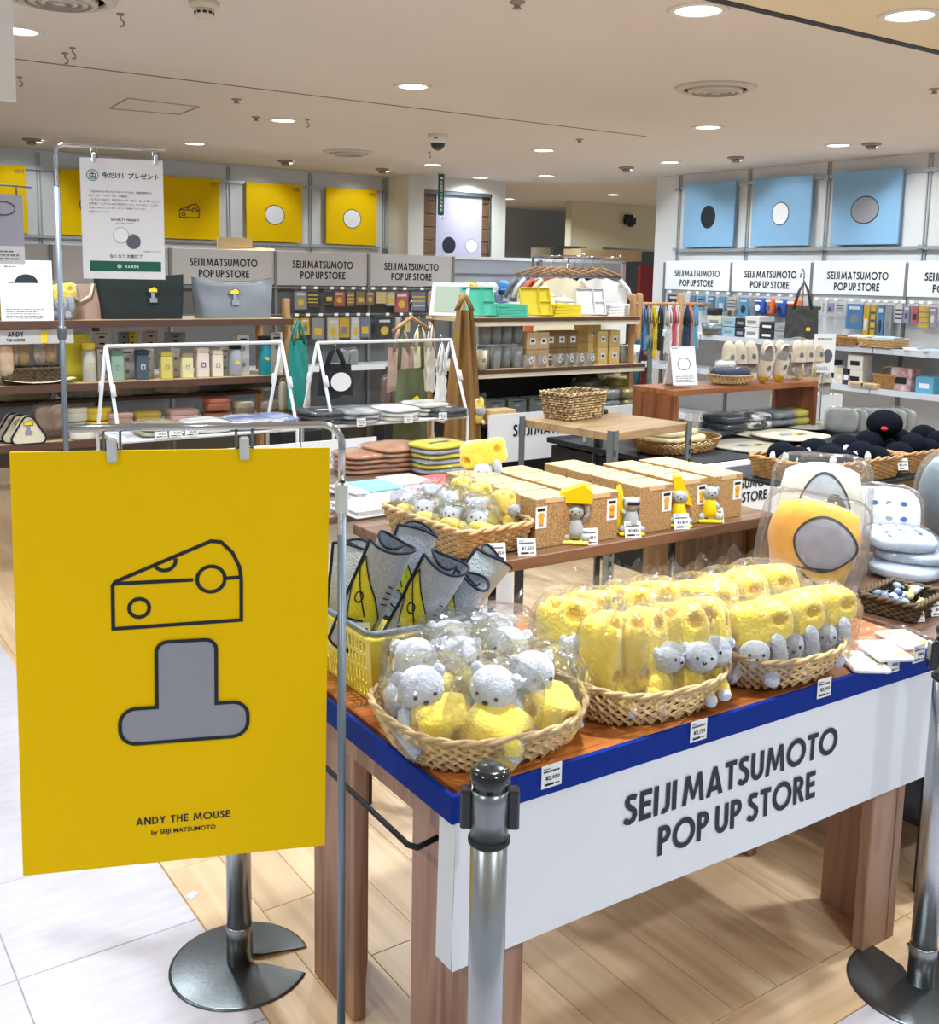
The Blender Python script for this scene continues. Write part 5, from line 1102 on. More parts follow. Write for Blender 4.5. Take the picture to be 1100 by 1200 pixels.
# strip sign under the top shelf
sg = thing('strip_sign', 'grey strip sign with black lettering under the top shelf', 'sign', (X(36, 392), 5.62, 1.21)); part('board', MB().box((0, 0, .035), (.36, .006, .07)), mat('pale grey card', (190, 186, 184), .6), sg); b = MB(); fq = flatfn((0, -.0045, 0), (1, 0, 0), (0, 0, 1)); caps(b, 'ANDY', -.10, .038, .024, fq, sx=1.0); caps(b, 'THE MOUSE', -.10, .014, .014, fq); b.mi(1).rect(.02, .004, .05, .066, fq); part('lettering', b, [M_ink, DECO[1]], sg)
# second shelf: baskets, bottles, boxes
def bottle(label, px, r, h, m, mcap, y=5.70, capr=.9, capz=.83, neck=False, sq=False, deco=None, z=None):
    t = thing('drink_bottle', label, 'bottle', (X(px, 445), y, z or LZ[1]), 0, 'bottles on the left rack')
    if sq: part('body', MB().box((0, 0, h * capz / 2), (r * 2, r * 1.7, h * capz), ch=r * .12), m, t); part('cap', MB().box((0, 0, h * (capz + 1) / 2), (r * 2, r * 1.7, h * (1 - capz) - .001), ch=r * .1), mcap, t)
    else: part('body', MB().lathe([(0, 0), (r * .94, 0), (r, .006), (r, h * (capz - .06)), (r * .8, h * capz)], 24), m, t); part('cap', MB().lathe([(r * capr, h * capz), (r * capr, h * .985), (r * .8, h), (0, h)], 24), mcap, t)
    b = MB(); fq = flatfn((0, -r * (.86 if sq else 1.0) - .0012, 0), (1, 0, 0), (0, 0, 1))
    if deco == 'w': b.mi(1); b.add([fq(q[0] * r * .6, h * .42 + q[1] * r * .6) for q in ((-.7, 0), (.3, -.5), (.8, .1), (-.2, .6))], [(0, 1, 2, 3)])
    else: b.mi(deco if isinstance(deco, int) else 2); b.stroke([(-r * .3, h * .36), (r * .3, h * .36), (r * .3, h * .5), (-r * .3, h * .5)], .004, fq, True)
    part('emblem', b, DECO, t); return t
cmat = lambda n, c, r=.4: mat('plain ' + n, c, r)
bottle('grey white straw bottle with a yellow cap', 102, .036, .205, cmat('bone', (190, 186, 178)), cmat('lemon', (236, 208, 70)), deco=1)
bottle('square pale green flask on the left rack', 134, .032, .165, cmat('sage', (150, 178, 160)), cmat('sage dark', (110, 140, 124)), sq=True)
bottle('square slate blue flask on the left rack', 163, .032, .162, cmat('slate blue', (76, 92, 108)), cmat('slate dark', (50, 62, 76)), sq=True, deco=3)
bottle('square yellow flask on the left rack', 191, .032, .150, cmat('straw yellow', (222, 206, 112)), cmat('straw cap', (214, 196, 96)), sq=True)
bottle('square cream flask with a beige cap on the left rack', 215, .031, .140, cmat('cream', (232, 220, 168)), cmat('taupe', (160, 148, 126)), sq=True)
bottle('square pale pink flask on the left rack', 233, .034, .165, cmat('shell pink', (232, 214, 206)), cmat('shell pink', (232, 214, 206)), sq=True, deco=0)
bottle('square ivory flask on the left rack', 250, .031, .150, cmat('ivory', (230, 222, 198)), cmat('ivory', (230, 222, 198)), sq=True)
bottle('round grey bottle with a black lid on the left rack', 272, .038, .185, cmat('dove grey', (160, 164, 172)), M_black, deco='w')
bottle('round teal bottle with a black lid on the left rack', 306, .038, .225, cmat('teal', (30, 142, 160)), M_black, deco='w', capr=.98, capz=.88)
def carton(label, px, y, z, w, d, h, m, plane=None, name='carton', cat='box', group='product boxes', spots=2, rz=0, mark=None):
    t = thing(name, label, cat, (px if plane is None else plane(px), y, z), rz, group); part('body', MB().box((0, 0, h / 2), (w, d, h), ch=.002), m, t)
    b = MB(); fq = flatfn((0, -d / 2 - .0012, 0), (1, 0, 0), (0, 0, 1)); b.mi(mark[0] if mark else 2)
    if mark and mark[1] == 'sq': b.rect(-w * .25, h * .3, w * .25, h * .68, fq); b.mi(0).rect(-w * .12, h * .42, w * .12, h * .56, fq)
    else:
        for k in range(spots): b.disc(0, h * (.25 + .4 * k), w * .16, h * .06, fq, 12); b.rect(-w * .3, h * .86, w * .3, h * .9, fq)
    part('print', b, DECO, t); return t
M_whbox = mat('white carton', (222, 220, 216), .6, var=.03)
for k, (px, w, h, l, m) in enumerate(((121, .075, .165, 'behind the straw bottle', M_whbox), (148, .08, .165, 'between the sage and slate flasks', M_whbox), (173, .06, .165, 'right of the slate flask', M_whbox), (205, .05, .16, 'between yellow and cream flasks', M_whbox), (283, .07, .235, 'tall, behind the grey bottle', M_whbox), (322, .08, .24, 'tall, right of the teal bottle', M_whbox), (263, .06, .16, 'left of the grey bottle', M_whbox))): carton('white bottle carton ' + l, px, 5.79 if k < 4 or k == 6 else 5.76, LZ[1], w, .07, h, m, X, mark=(2, 'x'))
carton('yellow drink bag box at the left of the bottles', 90, 5.80, LZ[1], .13, .09, .25, mat('acid yellow card', (218, 204, 40), .5), X, spots=0)
for k, (px, w, h, m, l) in enumerate(((133, .11, .09, M_white, 'white pack with a dark motif'), (160, .06, .085, M_print, 'grey spectacled charm card'), (170, .05, .085, DECO[1], 'yellow charm card'), (192, .09, .1, mat('pink grey card', (196, 176, 180), .6), 'pink grey card pack'), (222, .12, .07, M_print, 'row of clear charm packs'))): carton(l + ' hanging behind the bottles', px, 6.0, 1.20 - h / 2 + .0, w, .02, h, m, X, 'hanging_pack', 'pack', 'packs behind the bottles', 2, mark=(0, 'x'))
for k, px in enumerate((20, 52)):
    rect_basket('small_basket', .15, .12, .075, ('left', 'right')[k] + ' small brown basket of wrapped packs on the left rack', (X(px, 440), 5.72, LZ[1] + .001), 0, M_wickk, rows=6, rad=.02, flare=.85, NP=60, group='small brown baskets')
    for j in range(2): soft_pack('printed pack in the %s small brown basket, %s' % (('left', 'right')[k], ('left one', 'right one')[j]), (X(px - 6 + 13 * j, 440), 5.73, LZ[1] + .10), 0, .06, .03, .14, mat('print pack %d' % j, ((206, 190, 168), (214, 170, 110))[j], .5, var=.4, vs=40), k * 3 + j, None, 'packs in the small brown baskets')
soft_pack('printed white and orange pouch at the left edge of the rack', (X(3, 430), 5.66, LZ[1] + .05), 0, .07, .05, .16, mat('spotted pouch', (226, 214, 196), .6, rgb2=(210, 150, 60), vs=14), 9, None, 'pouches on the left rack', 'pouch', 'printed_pouch')
single('paper_strip', MB().grid(lambda u, v: ((u - .5) * .34, (v - .5) * .1, .01 + .02 * (2 * u - 1) ** 2), 14, 3), mat('cream paper', (232, 226, 200), .6), 'curled cream paper strip lying on the second rack shelf', 'paper', None, (X(42, 450), 5.66, LZ[1] + .002))
# third shelf goods
def tin(label, px, y, z, w, d, h, m, group='lunch boxes on the left rack', name='lunch_box', e=.3, mlid=None):
    t = thing(name, label, 'lunch box', (aty(px, 490, y).x, y, z), 0, group); part('body', MB().blob((0, 0, h * .32), (w / 2, d / 2, h * .34), 24, .3, e), m, t); part('lid', MB().blob((0, 0, h * .78), (w / 2 * 1.03, d / 2 * 1.03, h * .22), 24, .35, e), mlid or m, t); return t
Z3 = LZ[2]; M_wbox = cmat('off white', (226, 222, 208), .45); M_ybx = cmat('warm yellow', (232, 202, 60), .45); M_pk = cmat('dusty pink', (196, 158, 150), .45); M_ter = cmat('terracotta', (176, 104, 78), .45); M_tau = cmat('taupe brown', (150, 132, 108), .45)
tin('white oval lunch box in front', 96, 5.66, Z3, .13, .1, .07, M_wbox, e=.9); tin('white oval lunch box behind the front one', 84, 5.78, Z3, .13, .1, .075, M_wbox, e=.9); tin('white oval lunch box stacked at the back', 88, 5.79, Z3 + .08, .13, .1, .075, M_wbox, e=.9); tin('lower yellow oval lunch box', 115, 5.76, Z3, .13, .1, .075, M_ybx, e=.9); tin('upper yellow oval lunch box', 116, 5.78, Z3 + .08, .13, .1, .07, M_ybx, e=.9)
tin('left dusty pink lunch box', 140, 5.74, Z3 + .04, .13, .1, .08, M_pk); tin('pink rectangular lunch box by the terracotta tins', 213, 5.72, Z3 + .04, .17, .12, .085, M_pk); tin('lower terracotta tin on the left rack', 253, 5.74, Z3 + .01, .15, .12, .08, M_ter, e=.6); tin('upper terracotta tin on the left rack', 254, 5.74, Z3 + .1, .15, .12, .075, M_ter, e=.6); tin('left taupe pot with a pale lid', 285, 5.74, Z3 + .04, .13, .12, .11, M_tau, e=.95, mlid=cmat('greige', (186, 176, 156))); tin('right taupe pot with a pale lid', 318, 5.72, Z3 + .03, .14, .12, .11, M_tau, e=.95, mlid=cmat('greige', (186, 176, 156))); tin('yellow striped lunch pouch', 172, 5.72, Z3 + .05, .14, .1, .07, cmat('olive gold', (190, 164, 70)))
for k, (px, y) in enumerate(((33, 5.63), (22, 5.70), (15, 5.77))):
    t = thing('triangle_pouch', 'cream triangular pouch with dark piping, ' + ('front', 'middle', 'rear')[k] + ' one', 'pouch', (aty(px, 520, y).x, y, Z3), 0, 'triangular pouches'); tri = arc(.055, .0, .028, .028, -90, 30, 5) + arc(0, .085, .030, .030, 30, 150, 5) + arc(-.055, .0, .028, .028, 150, 270, 5)
    part('body', MB().prism(tri, -.025, .025, lambda x, y_, z: (x, z, y_ + .03)), M_cream, t); part('piping', MB().tube([(x, -.026, y_ + .03) for x, y_ in tri], .005, 6, True), M_navy, t)
    b = MB(); wedge_emblem(.045, 0, .075)(b, lambda x, y_: (x, -.0265, y_)); part('emblem', b, DECO, t)
for k, px in enumerate((54, 66)): soft_pack('clear wrapped beige pack beside the triangular pouches, ' + ('left', 'right')[k], (aty(px, 520, 5.7).x, 5.7, Z3 + .06), 0, .11, .08, .12, mat('beige knit', (188, 164, 140), .8, var=.3, vs=30), 12 + k, None, 'wrapped packs on the third shelf')
for k, (px, m) in enumerate(((25, mat('moss wrap', (150, 152, 108), .5, var=.3, vs=20)), (100, mat('silver wrap', (150, 156, 150), .35, var=.4, vs=25)), (150, mat('bronze wrap', (176, 160, 128), .35, var=.5, vs=25)), (205, mat('gold wrap', (196, 176, 130), .35, var=.5, vs=25)), (255, mat('ink wrap', (44, 50, 58), .3, var=.4, vs=25)), (300, mat('ink wrap', (44, 50, 58), .3)))): soft_pack('flat wrapped pack under the second shelf, %s from left' % ORD[k], (aty(px, 462, 5.98).x, 5.98, .881), .05 * (k % 3), .30, .14, .07, m, k + 30, None, 'flat packs under the second shelf')
# ---------------------------------------------------------------- white A-frame racks
def aframe(label, x0, x1, Ya, za, zs, dy):
    t = thing('frame_rack', label, 'display rack', (0, 0, 0), 0, 'white A-frame racks'); r = .0085
    part('top_bar', MB().tube([(x0, Ya, za), (x1, Ya, za)], r, 10), M_wmetal, t)
    for x in (x0, x1):
        for s_ in (-1, 1):
            part('leg', MB().tube([(x, Ya, za), (x, Ya + s_ * dy, zs), (x, Ya + s_ * dy, .0)], r, 10), M_wmetal, t); part('joint', MB().tube([(x, Ya + s_ * dy * .5, (za + zs) / 2 + .04), (x, Ya + s_ * dy * .62, (za + zs) / 2 - .01)], r * 1.35, 10), M_wmetal, t)
    part('shelf_frame', MB().tube([(x0, Ya - dy, zs), (x1, Ya - dy, zs), (x1, Ya + dy, zs), (x0, Ya + dy, zs)], r, 8, True), M_wmetal, t)
    part('shelf', MB().box(((x0 + x1) / 2, Ya, zs - .002), (x1 - x0 - .02, dy * 2 - .02, .006)), M_wmetal, t)
    return t
aframe('white tube A-frame rack in the middle, with folded shirts', 2.425, 3.25, 4.90, 1.235, .822, .18)
aframe('white tube A-frame rack behind the yellow board', 1.355, 2.225, 4.90, 1.242, .822, .18)
Zs = .826
M_nvt = mat('navy cotton', (38, 46, 60), .7, var=.3, vs=12); M_wht = mat('white cotton', (226, 226, 222), .75, var=.06, vs=10)
for k, (px, y, m, l, n) in enumerate(((375, 4.84, M_nvt, 'navy', 3), (415, 4.80, mat('navy print cotton', (60, 66, 80), .7, rgb2=(206, 206, 210), vs=10), 'navy and white print', 3), (462, 4.80, M_wht, 'white', 3), (498, 4.90, mat('stone cotton', (206, 200, 190), .75), 'stone', 3), (520, 4.80, M_nvt, 'dark', 2))):
    for j in range(n): soft_pack('folded %s shirt on the middle white rack, %s from the bottom' % (l, ORD[j]), (aty(px, 490, y).x, y, Zs + .002 + .022 * j), radians(-6 + 5 * j), .21, .25, .024, m, k * 4 + j, [(3, 'd', (0, -.02, .04, .025))] if m is M_nvt and j == n - 1 else None, 'folded shirts on the middle white rack', 'shirt', 'folded_shirt')
for q, l in (((417, 497), 'left'), ((472, 492), 'middle'), ((512, 488), 'right')): p = aty(q[0], q[1], 4.715); price_tag((p.x, 4.655, .822), 'white price tag on the middle white rack, ' + l, '3,300', .052, .042, 0, .1)
for k, (px, m, l) in enumerate(((185, mat('patterned grey cloth', (150, 152, 156), .7, rgb2=(214, 190, 120), vs=18), 'patterned grey'), (240, M_wht, 'white'), (290, mat('royal blue cloth', (58, 78, 160), .6, rgb2=(210, 214, 226), vs=9), 'royal blue and white'), (320, mat('royal blue cloth', (58, 78, 160), .6), 'royal blue'))):
    for j in range(2): soft_pack('folded %s towel on the rack behind the yellow board, %s' % (l, ('lower', 'upper')[j]), (aty(px, 500, 4.85).x, 4.85, Zs + .002 + .026 * j), .05 * j, .2, .26, .027, m, 50 + k, None, 'folded towels on the rear white rack', 'towel', 'folded_towel')
for k, px in enumerate((188, 205, 224, 325)): p = aty(px, 512, 4.71); price_tag((p.x, 4.70, .83), 'white price tag on the white rack behind the yellow board, %s from left' % ORD[k], '1,320', .06, .045, 0, .1)
for k in range(3): single('white_panel', MB().box((0, 0, .36), (.42, .012, .60)), M_cloth, 'white cloth panel below the rear white rack, %s from left' % ORD[k], 'panel', 'white cloth panels', (1.58 + .43 * k, 4.68, .1))
# hanging goods
def hang_bag(label, p, w, h, m, rz, strap, deco=None, hook=True, group='hanging bags', d=.04, seed=0):
    t = thing('hanging_bag', label, 'bag', p, rz, group)
    def S(s_):
        def g(u, v):
            x = (u - .5) * w * (1 - .10 * v); z = -strap - h + h * v - .02 * (2 * u - 1) ** 2 * 0; y = s_ * d / 2 * (sin(pi * u) ** .6) * (1 - .5 * v) + .01 * nz((u * 5, v * 4, seed)); return (x, y, z + .008 * sin(u * 9 + seed) * (1 - v))
        return g
    part('body', MB().grid(S(-1), 18, 14).grid(lambda u, v: S(1)(1 - u, v), 18, 14), m, t)
    hb = MB()
    for s_ in (-1, 1): hb.tube([(-w * .26, s_ * .012, -strap - .02), (-w * .14, s_ * .01, -strap * .45), (0, s_ * .006, -.012), (w * .14, s_ * .01, -strap * .45), (w * .26, s_ * .012, -strap - .02)], .011, 6, flat=(.4, 1))
    part('strap', hb, m, t)
    if hook: part('hook', MB().tube([(0, 0, .03), (0, .012, .045), (0, .02, .03), (0, .0, 0), (0, -.01, -.02), (0, .0, -.03)], .003, 6), M_chrome, t)
    if deco: b = MB(); deco(b, lambda x, y: (x, -d / 2 - .012, -strap - h + y)); part('emblem', b, DECO, t)
    return t
def blob_em(c, r, mi):
    def d(b, f): b.mi(mi).disc(c[0], c[1], r, r * .9, f, 24)
    return d
hang_bag('black bag with a round grey patch hanging on the middle white rack', (aty(392, 405, 4.9).x, 4.89, 1.222), .19, .17, mat('black canvas', (24, 28, 34), .8), radians(-10), .10, blob_em((.02, .08), .055, 3), seed=1)
hang_bag('white flat pouch hanging at the right of the middle white rack', (aty(513, 405, 4.9).x, 4.86, 1.222), .10, .17, M_wht, radians(20), .16, seed=2)
def hanger(par, w=.38, z=0): part('hanger', MB().tube([(-w / 2, 0, z - .085), (-w * .2, 0, z - .04), (0, 0, z - .01), (w * .2, 0, z - .04), (w / 2, 0, z - .085)], .011, 8), M_post, par); part('hanger_hook', MB().tube([(0, 0, z), (0, 0, z + .04), (.015, 0, z + .065), (0, 0, z + .085), (-.015, 0, z + .07)], .003, 6), M_chrome, par)
t = thing('apron', 'olive green apron on a wooden hanger beside the middle white rack', 'apron', (aty(482, 375, 5.15).x, 5.15, 1.36), radians(15)); hanger(t, .30)
M_olv = mat('olive twill', (92, 100, 66), .8, var=.15, vs=8); part('bib', MB().grid(lambda u, v: ((u - .5) * (.36 - .14 * v), -.01 * sin(u * 12) - .02 * sin(u * pi), -1.02 + .72 * v), 24, 20), M_olv, t); part('neck_strap', MB().tube([(-.10, 0, -.31), (-.09, 0, -.16), (-.07, 0, -.06)], .016, 6, flat=(.3, 1)).tube([(.10, 0, -.31), (.09, 0, -.16), (.07, 0, -.06)], .016, 6, flat=(.3, 1)), M_olv, t); b = MB(); wedge_emblem(.06, .0, -.52)(b, lambda x, y: (x, -.04, y)); part('emblem', b, DECO, t)
for k, (px, m, l, y) in enumerate(((470, M_beige, 'rose beige', 5.35), (492, M_cream, 'cream', 5.38), (505, mat('stone cotton', (206, 200, 190), .75), 'stone', 5.3))): hang_bag('%s cloth bag hanging behind the olive apron' % l, (aty(px, 390, y).x, y, 1.30), .17, .26, m, radians(30 * k - 20), .14, seed=k + 5)
t = thing('coat', 'mustard brown apron hanging on the centre shelf end', 'apron', (3.70, 5.43, 1.44), radians(-25)); M_mus = mat('mustard twill', (150, 112, 62), .8, var=.2, vs=7); part('cloth', MB().grid(lambda u, v: ((u - .5) * (.27 - .17 * v ** 1.5), .03 * sin(u * 14 + 2 * v) - .03, -1.18 + 1.12 * v), 30, 24), M_mus, t); part('strap', MB().tube([(-.05, 0, -.07), (-.02, 0, .0), (.01, 0, .02), (.03, 0, -.02), (.05, 0, -.07)], .016, 6, flat=(.4, 1)), M_mus, t)
hang_bag('teal net bag hanging at the end of the left rack', (aty(349, 378, 5.45).x, 5.45, 1.33), .24, .38, mat('teal net', (16, 130, 122), .7, var=.2, vs=12), radians(35), .12, seed=9, hook=False)
hang_bag('sand cloth bag hanging behind the teal bag', (aty(338, 385, 5.95).x, 5.95, 1.34), .18, .28, M_beige, radians(50), .1, seed=10, hook=False)
for k in range(4): soft_pack('cream paper pack leaning in the bin by the teal bag, %s from left' % ORD[k], (aty(332 + 9 * k, 478, 5.5).x, 5.5, .80), .3 * k, .05, .04, .17, M_cream, 70 + k, None, 'cream packs in the bin')
rect_basket('dark_bin', .22, .14, .10, 'dark bin holding cream paper packs by the teal bag', (aty(345, 482, 5.5).x, 5.5, .70), 0, M_wickk, rows=6, rad=.02, NP=60)
single('bin_stand', MB().box((0, 0, .35), (.26, .2, .70), ch=.004), M_black, 'black plinth under the dark bin', 'plinth', None, (aty(345, 482, 5.5).x, 5.5, 0))
# ---------------------------------------------------------------- shirt table
SZ = .715
stb = thing('low_table', 'low table of folded bags and flat files behind the towel basket', 'table', (0, 0, 0)); part('top', MB().box((2.05, 3.78, SZ - .014), (1.22, .86, .028), ch=.002), wood('grey walnut', (120, 92, 76), (92, 68, 56), (1.5, 18, 10), .45), stb)
for x in (1.48, 2.0, 2.62):
    for y in (3.40, 4.16): part('leg', MB().box((x, y, (SZ - .028) / 2), (.028, .028, SZ - .028)), M_black, stb)
part('skirt', MB().box((2.05, 3.46, .40), (1.16, .012, .56)), M_cloth, stb)
def file_stack(label, p, w, l, n, top, seed=0, group='flat files on the low table'):
    t = thing('file_stack', label, 'flat file', p, radians(2 + seed), group)
    for k in range(n): part('sheet', MB().box((.004 * ((k * 7) % 3 - 1), .003 * ((k * 5) % 3 - 1), .005 + .007 * k), (w, l, .006), ch=.001), top if k == n - 1 else M_paper, t)
    return t
for px, py, m, l, w in ((418, 572, M_paper, 'left white', .14), (440, 570, mat('mint print', (130, 200, 180), .5), 'mint', .16), (430, 592, M_paper, 'front white', .2), (468, 580, mat('lavender print', (206, 190, 222), .5), 'lavender', .18), (475, 563, mat('rose print', (226, 176, 182), .5), 'rose', .17), (515, 562, mat('coral red print', (214, 84, 88), .5), 'coral red', .18), (500, 575, M_paper, 'white one by the coral', .15)): p = at(px, py, SZ + .03); file_stack('%s flat file pack on the low table' % l, (p.x, p.y, SZ + .001 + .0011 * (px % 9)), w, .20, 4, m, px % 5)
M_org = mat('orange wrap', (170, 98, 56), .5, rgb2=(196, 150, 110), vs=9)
for c, (px, py, n, m, l, w, d_) in enumerate(((425, 548, 4, M_org, 'orange', .24, .22), (462, 545, 5, M_org, 'orange brown', .26, .24), (512, 548, 6, mat('lemon fleece', (222, 206, 48), .8, rgb2=(206, 190, 30), vs=12), 'yellow', .24, .2))):
    p = at(px, py - 4, SZ + .03)
    for j in range(n): soft_pack('folded %s pouch, %s stack on the low table, %s from bottom' % (l, ('left', 'middle', 'right')[c], ORD[j]), (p.x, p.y, SZ + .001 + .022 * j), radians(4 * j - 8), w, d_, .024, m if (j % 2 == 1 or c < 2) else M_fleece, c * 8 + j, [(0, 'r', (-.07, -.03, .05, -.01))] if j == n - 1 and c == 2 else None, 'folded pouches on the low table', 'pouch', 'folded_pouch')
price_tag(at(437, 594, SZ + .002), 'white price tag at the front edge of the low table', '1,100', .055, .045)
# ================================================================ shop gondolas with header boards
def gondola_left():
    g = thing('wall_gondola', 'long grey shop gondola with lettered header boards under the yellow posters', 'gondola', (0, 0, 0)); Y0 = 8.2
    xs = [1.0, 1.89, 2.78, 3.67, 4.555, 5.445]
    for k in range(5):
        x0, x1 = xs[k], xs[k + 1]; xm = (x0 + x1) / 2
        h = part('header_board', MB().box((xm, Y0, 1.622), (x1 - x0 - .014, .012, .276), ch=.001), M_grypanel, g); b = MB(); f = flatfn((xm, Y0 - .008, 0), (1, 0, 0), (0, 0, 1)); caps(b, 'SEIJI MATSUMOTO', 0, 1.625, .062, f, sx=.92, space=.06); caps(b, 'POP UP STORE', 0, 1.535, .062, f, sx=.92, space=.09)
        if k >= 2: part('lettering', b, [M_ink], h)
        part('back_panel', MB().box((xm, Y0 + .02, .80), (x1 - x0 - .03, .02, 1.36)), M_peg, g)
        part('shelf', MB().box((xm, Y0 - .16, .80), (x1 - x0 - .03, .34, .02)).box((xm, Y0 - .335, .795), (x1 - x0 - .03, .012, .045)), M_wmetal, g)
        part('shelf', MB().box((xm, Y0 - .2, .42), (x1 - x0 - .03, .42, .02)), M_wmetal, g)
    for x in xs: part('upright', MB().box((x, Y0 + .0, .88), (.026, .04, 1.76)), M_gond, g)
    part('rail', MB().box((3.2, Y0 - .02, 1.46), (4.4, .02, .016)).box((3.2, Y0 - .02, 1.235), (4.4, .02, .012)), M_gond, g)
gondola_left()
def hang_pack(name, label, x, y, z, w, h, m, rz=0, group='', depth=.05, hookto=.02, bag=True, mark=None, d=.02, shape='card'):
    """card or pouch in a clear sleeve on a peg hook, with a tiny price flag"""
    t = thing(name, label, 'packet', (x, y, z), rz, group); seed = x * 7 + z
    if shape == 'card': part('item', MB().box((0, 0, -h / 2 - .02), (w, d, h), ch=.002), m, t)
    else: part('item', MB().blob((0, 0, -h / 2 - .02), (w / 2, d, h / 2), 16, .6, .7), m, t)
    b = MB(); f = flatfn((0, -d / (2 if shape == 'card' else .9) - .0015, 0), (1, 0, 0), (0, 0, 1)); mi, kd = mark or (0, 'd')
    b.mi(mi)
    if kd == 'd': b.disc(0, -h * .6 - .02, w * .26, h * .2, f, 14); b.mi(3).rect(-w * .35, -.02 - h * .22, w * .35, -.02 - h * .1, f)
    elif kd == 'r': b.rect(-w * .3, -h * .8 - .02, w * .3, -h * .45 - .02, f)
    elif kd == 's': 
        for k in range(3): b.rect(-w * .5, -h * (.3 + .25 * k) - .02, w * .5, -h * (.22 + .25 * k) - .02, f)
    if kd: part('print', b, DECO, t)
    if bag: part('sleeve', MB().box((0, 0, -h / 2 - .012), (w * 1.14, d + .008, h + .035)), M_film, t)
    part('peg_hook', MB().tube([(0, depth, .004), (0, -.045, .0), (0, -.06, .008)], .0022, 5), M_gond, t)
    part('price_flag', MB().box((0, -.062, .012), (.035, .001, .022)), M_white, t)
    return t
cols = {'y': mat('pack yellow', (226, 190, 40), .5), 'g': mat('pack grey', (160, 164, 166), .5), 'k': mat('pack black', (40, 44, 50), .5), 'o': mat('pack orange', (198, 98, 60), .5), 't': mat('pack tan', (150, 120, 90), .5), 'r': mat('pack rose', (204, 96, 104), .5), 'w': mat('pack white', (226, 226, 224), .5), 'b': mat('pack steel blue', (120, 140, 170), .5), 'n': mat('pack navy', (44, 58, 90), .5), 'c': mat('pack cyan', (100, 170, 210), .5), 'l': mat('pack blue', (46, 92, 190), .5), 'q': mat('pack bright orange', (238, 120, 40), .5), 'm': mat('pack cream', (224, 214, 186), .5), 's': mat('pack sky', (70, 140, 200), .5), 'p': mat('pack mauve', (170, 160, 186), .5)}
CN = {'y': 'yellow', 'g': 'grey', 'k': 'black', 'o': 'orange', 't': 'tan', 'r': 'rose', 'w': 'white', 'b': 'steel blue', 'n': 'navy', 'c': 'pale cyan', 'l': 'blue', 'q': 'bright orange', 'm': 'cream', 's': 'sky blue', 'p': 'mauve'}
GY = 8.13
row1 = [(352, 'g', .11, .15), (366, 'k', .09, .12), (385, 'k', .09, .10), (397, 'o', .10, .12), (410, 't', .07, .12), (422, 't', .09, .11), (433, 't', .08, .11), (446, 'm', .10, .10), (458, 'm', .10, .12), (470, 'r', .14, .18), (490, 'b', .14, .16), (506, 'g', .10, .12), (516, 'm', .06, .11), (526, 'r', .06, .11)]
for k, (px, c, w, h) in enumerate(row1):
    p = aty(px, 345, GY); hang_pack('hanging_packet', '%s packet on the top hook row of the left gondola, %s from left' % (CN[c], ORD[k]), p.x, GY, 1.45, w, h, cols[c], 0, 'packets on the left gondola', mark=((1 if c != 'y' else 0), ('d', 's', 'r')[k % 3]))
row2 = [(344, 'y', .08, .17), (357, 'y', .08, .14), (372, 'g', .11, .18), (390, 'm', .11, .19), (403, 'y', .10, .17), (416, 'w', .09, .19), (427, 'b', .11, .17), (450, 'k', .16, .19), (466, 'w', .05, .09), (477, 'm', .05, .13)]
for k, (px, c, w, h) in enumerate(row2):
    p = aty(px, 368, GY); hang_pack('hanging_packet', '%s packet on the lower hook row of the left gondola, %s from left' % (CN[c], ORD[k]), p.x, GY, 1.225, w, h, cols[c], 0, 'packets on the left gondola', mark=((2 if c == 'y' else 1), ('r', 'd')[k % 2]))
for k, px in enumerate((403, 413)): soft_pack('small clear wrapped bear-shaped pouch on the gondola shelf, ' + ('left', 'right')[k], (aty(px, 424, 7.95).x, 7.95, .811), 0, .09, .06, .13, cols['g'], 80 + k, None, 'pouches on the gondola shelf')
for k, px in enumerate((452, 462, 471)): soft_pack('mauve wrapped pouch below the gondola shelf, ' + ORD[k] + ' from left', (aty(px, 440, 7.6).x, 7.6, .50), 0, .08, .06, .22, mat('mauve brown cloth', (128, 104, 100), .7), 84 + k, None, 'mauve pouches')
single('pouch_tray', MB().box((0, 0, .02), (.34, .2, .04), ch=.004), MATS['kraft board'], 'tan tray under the mauve pouches', 'tray', None, (aty(462, 452, 7.6).x, 7.6, .46)); single('tray_stand', MB().box((0, 0, .23), (.3, .18, .459)), M_black, 'dark block under the tan pouch tray', 'plinth', None, (aty(462, 452, 7.6).x, 7.6, 0))
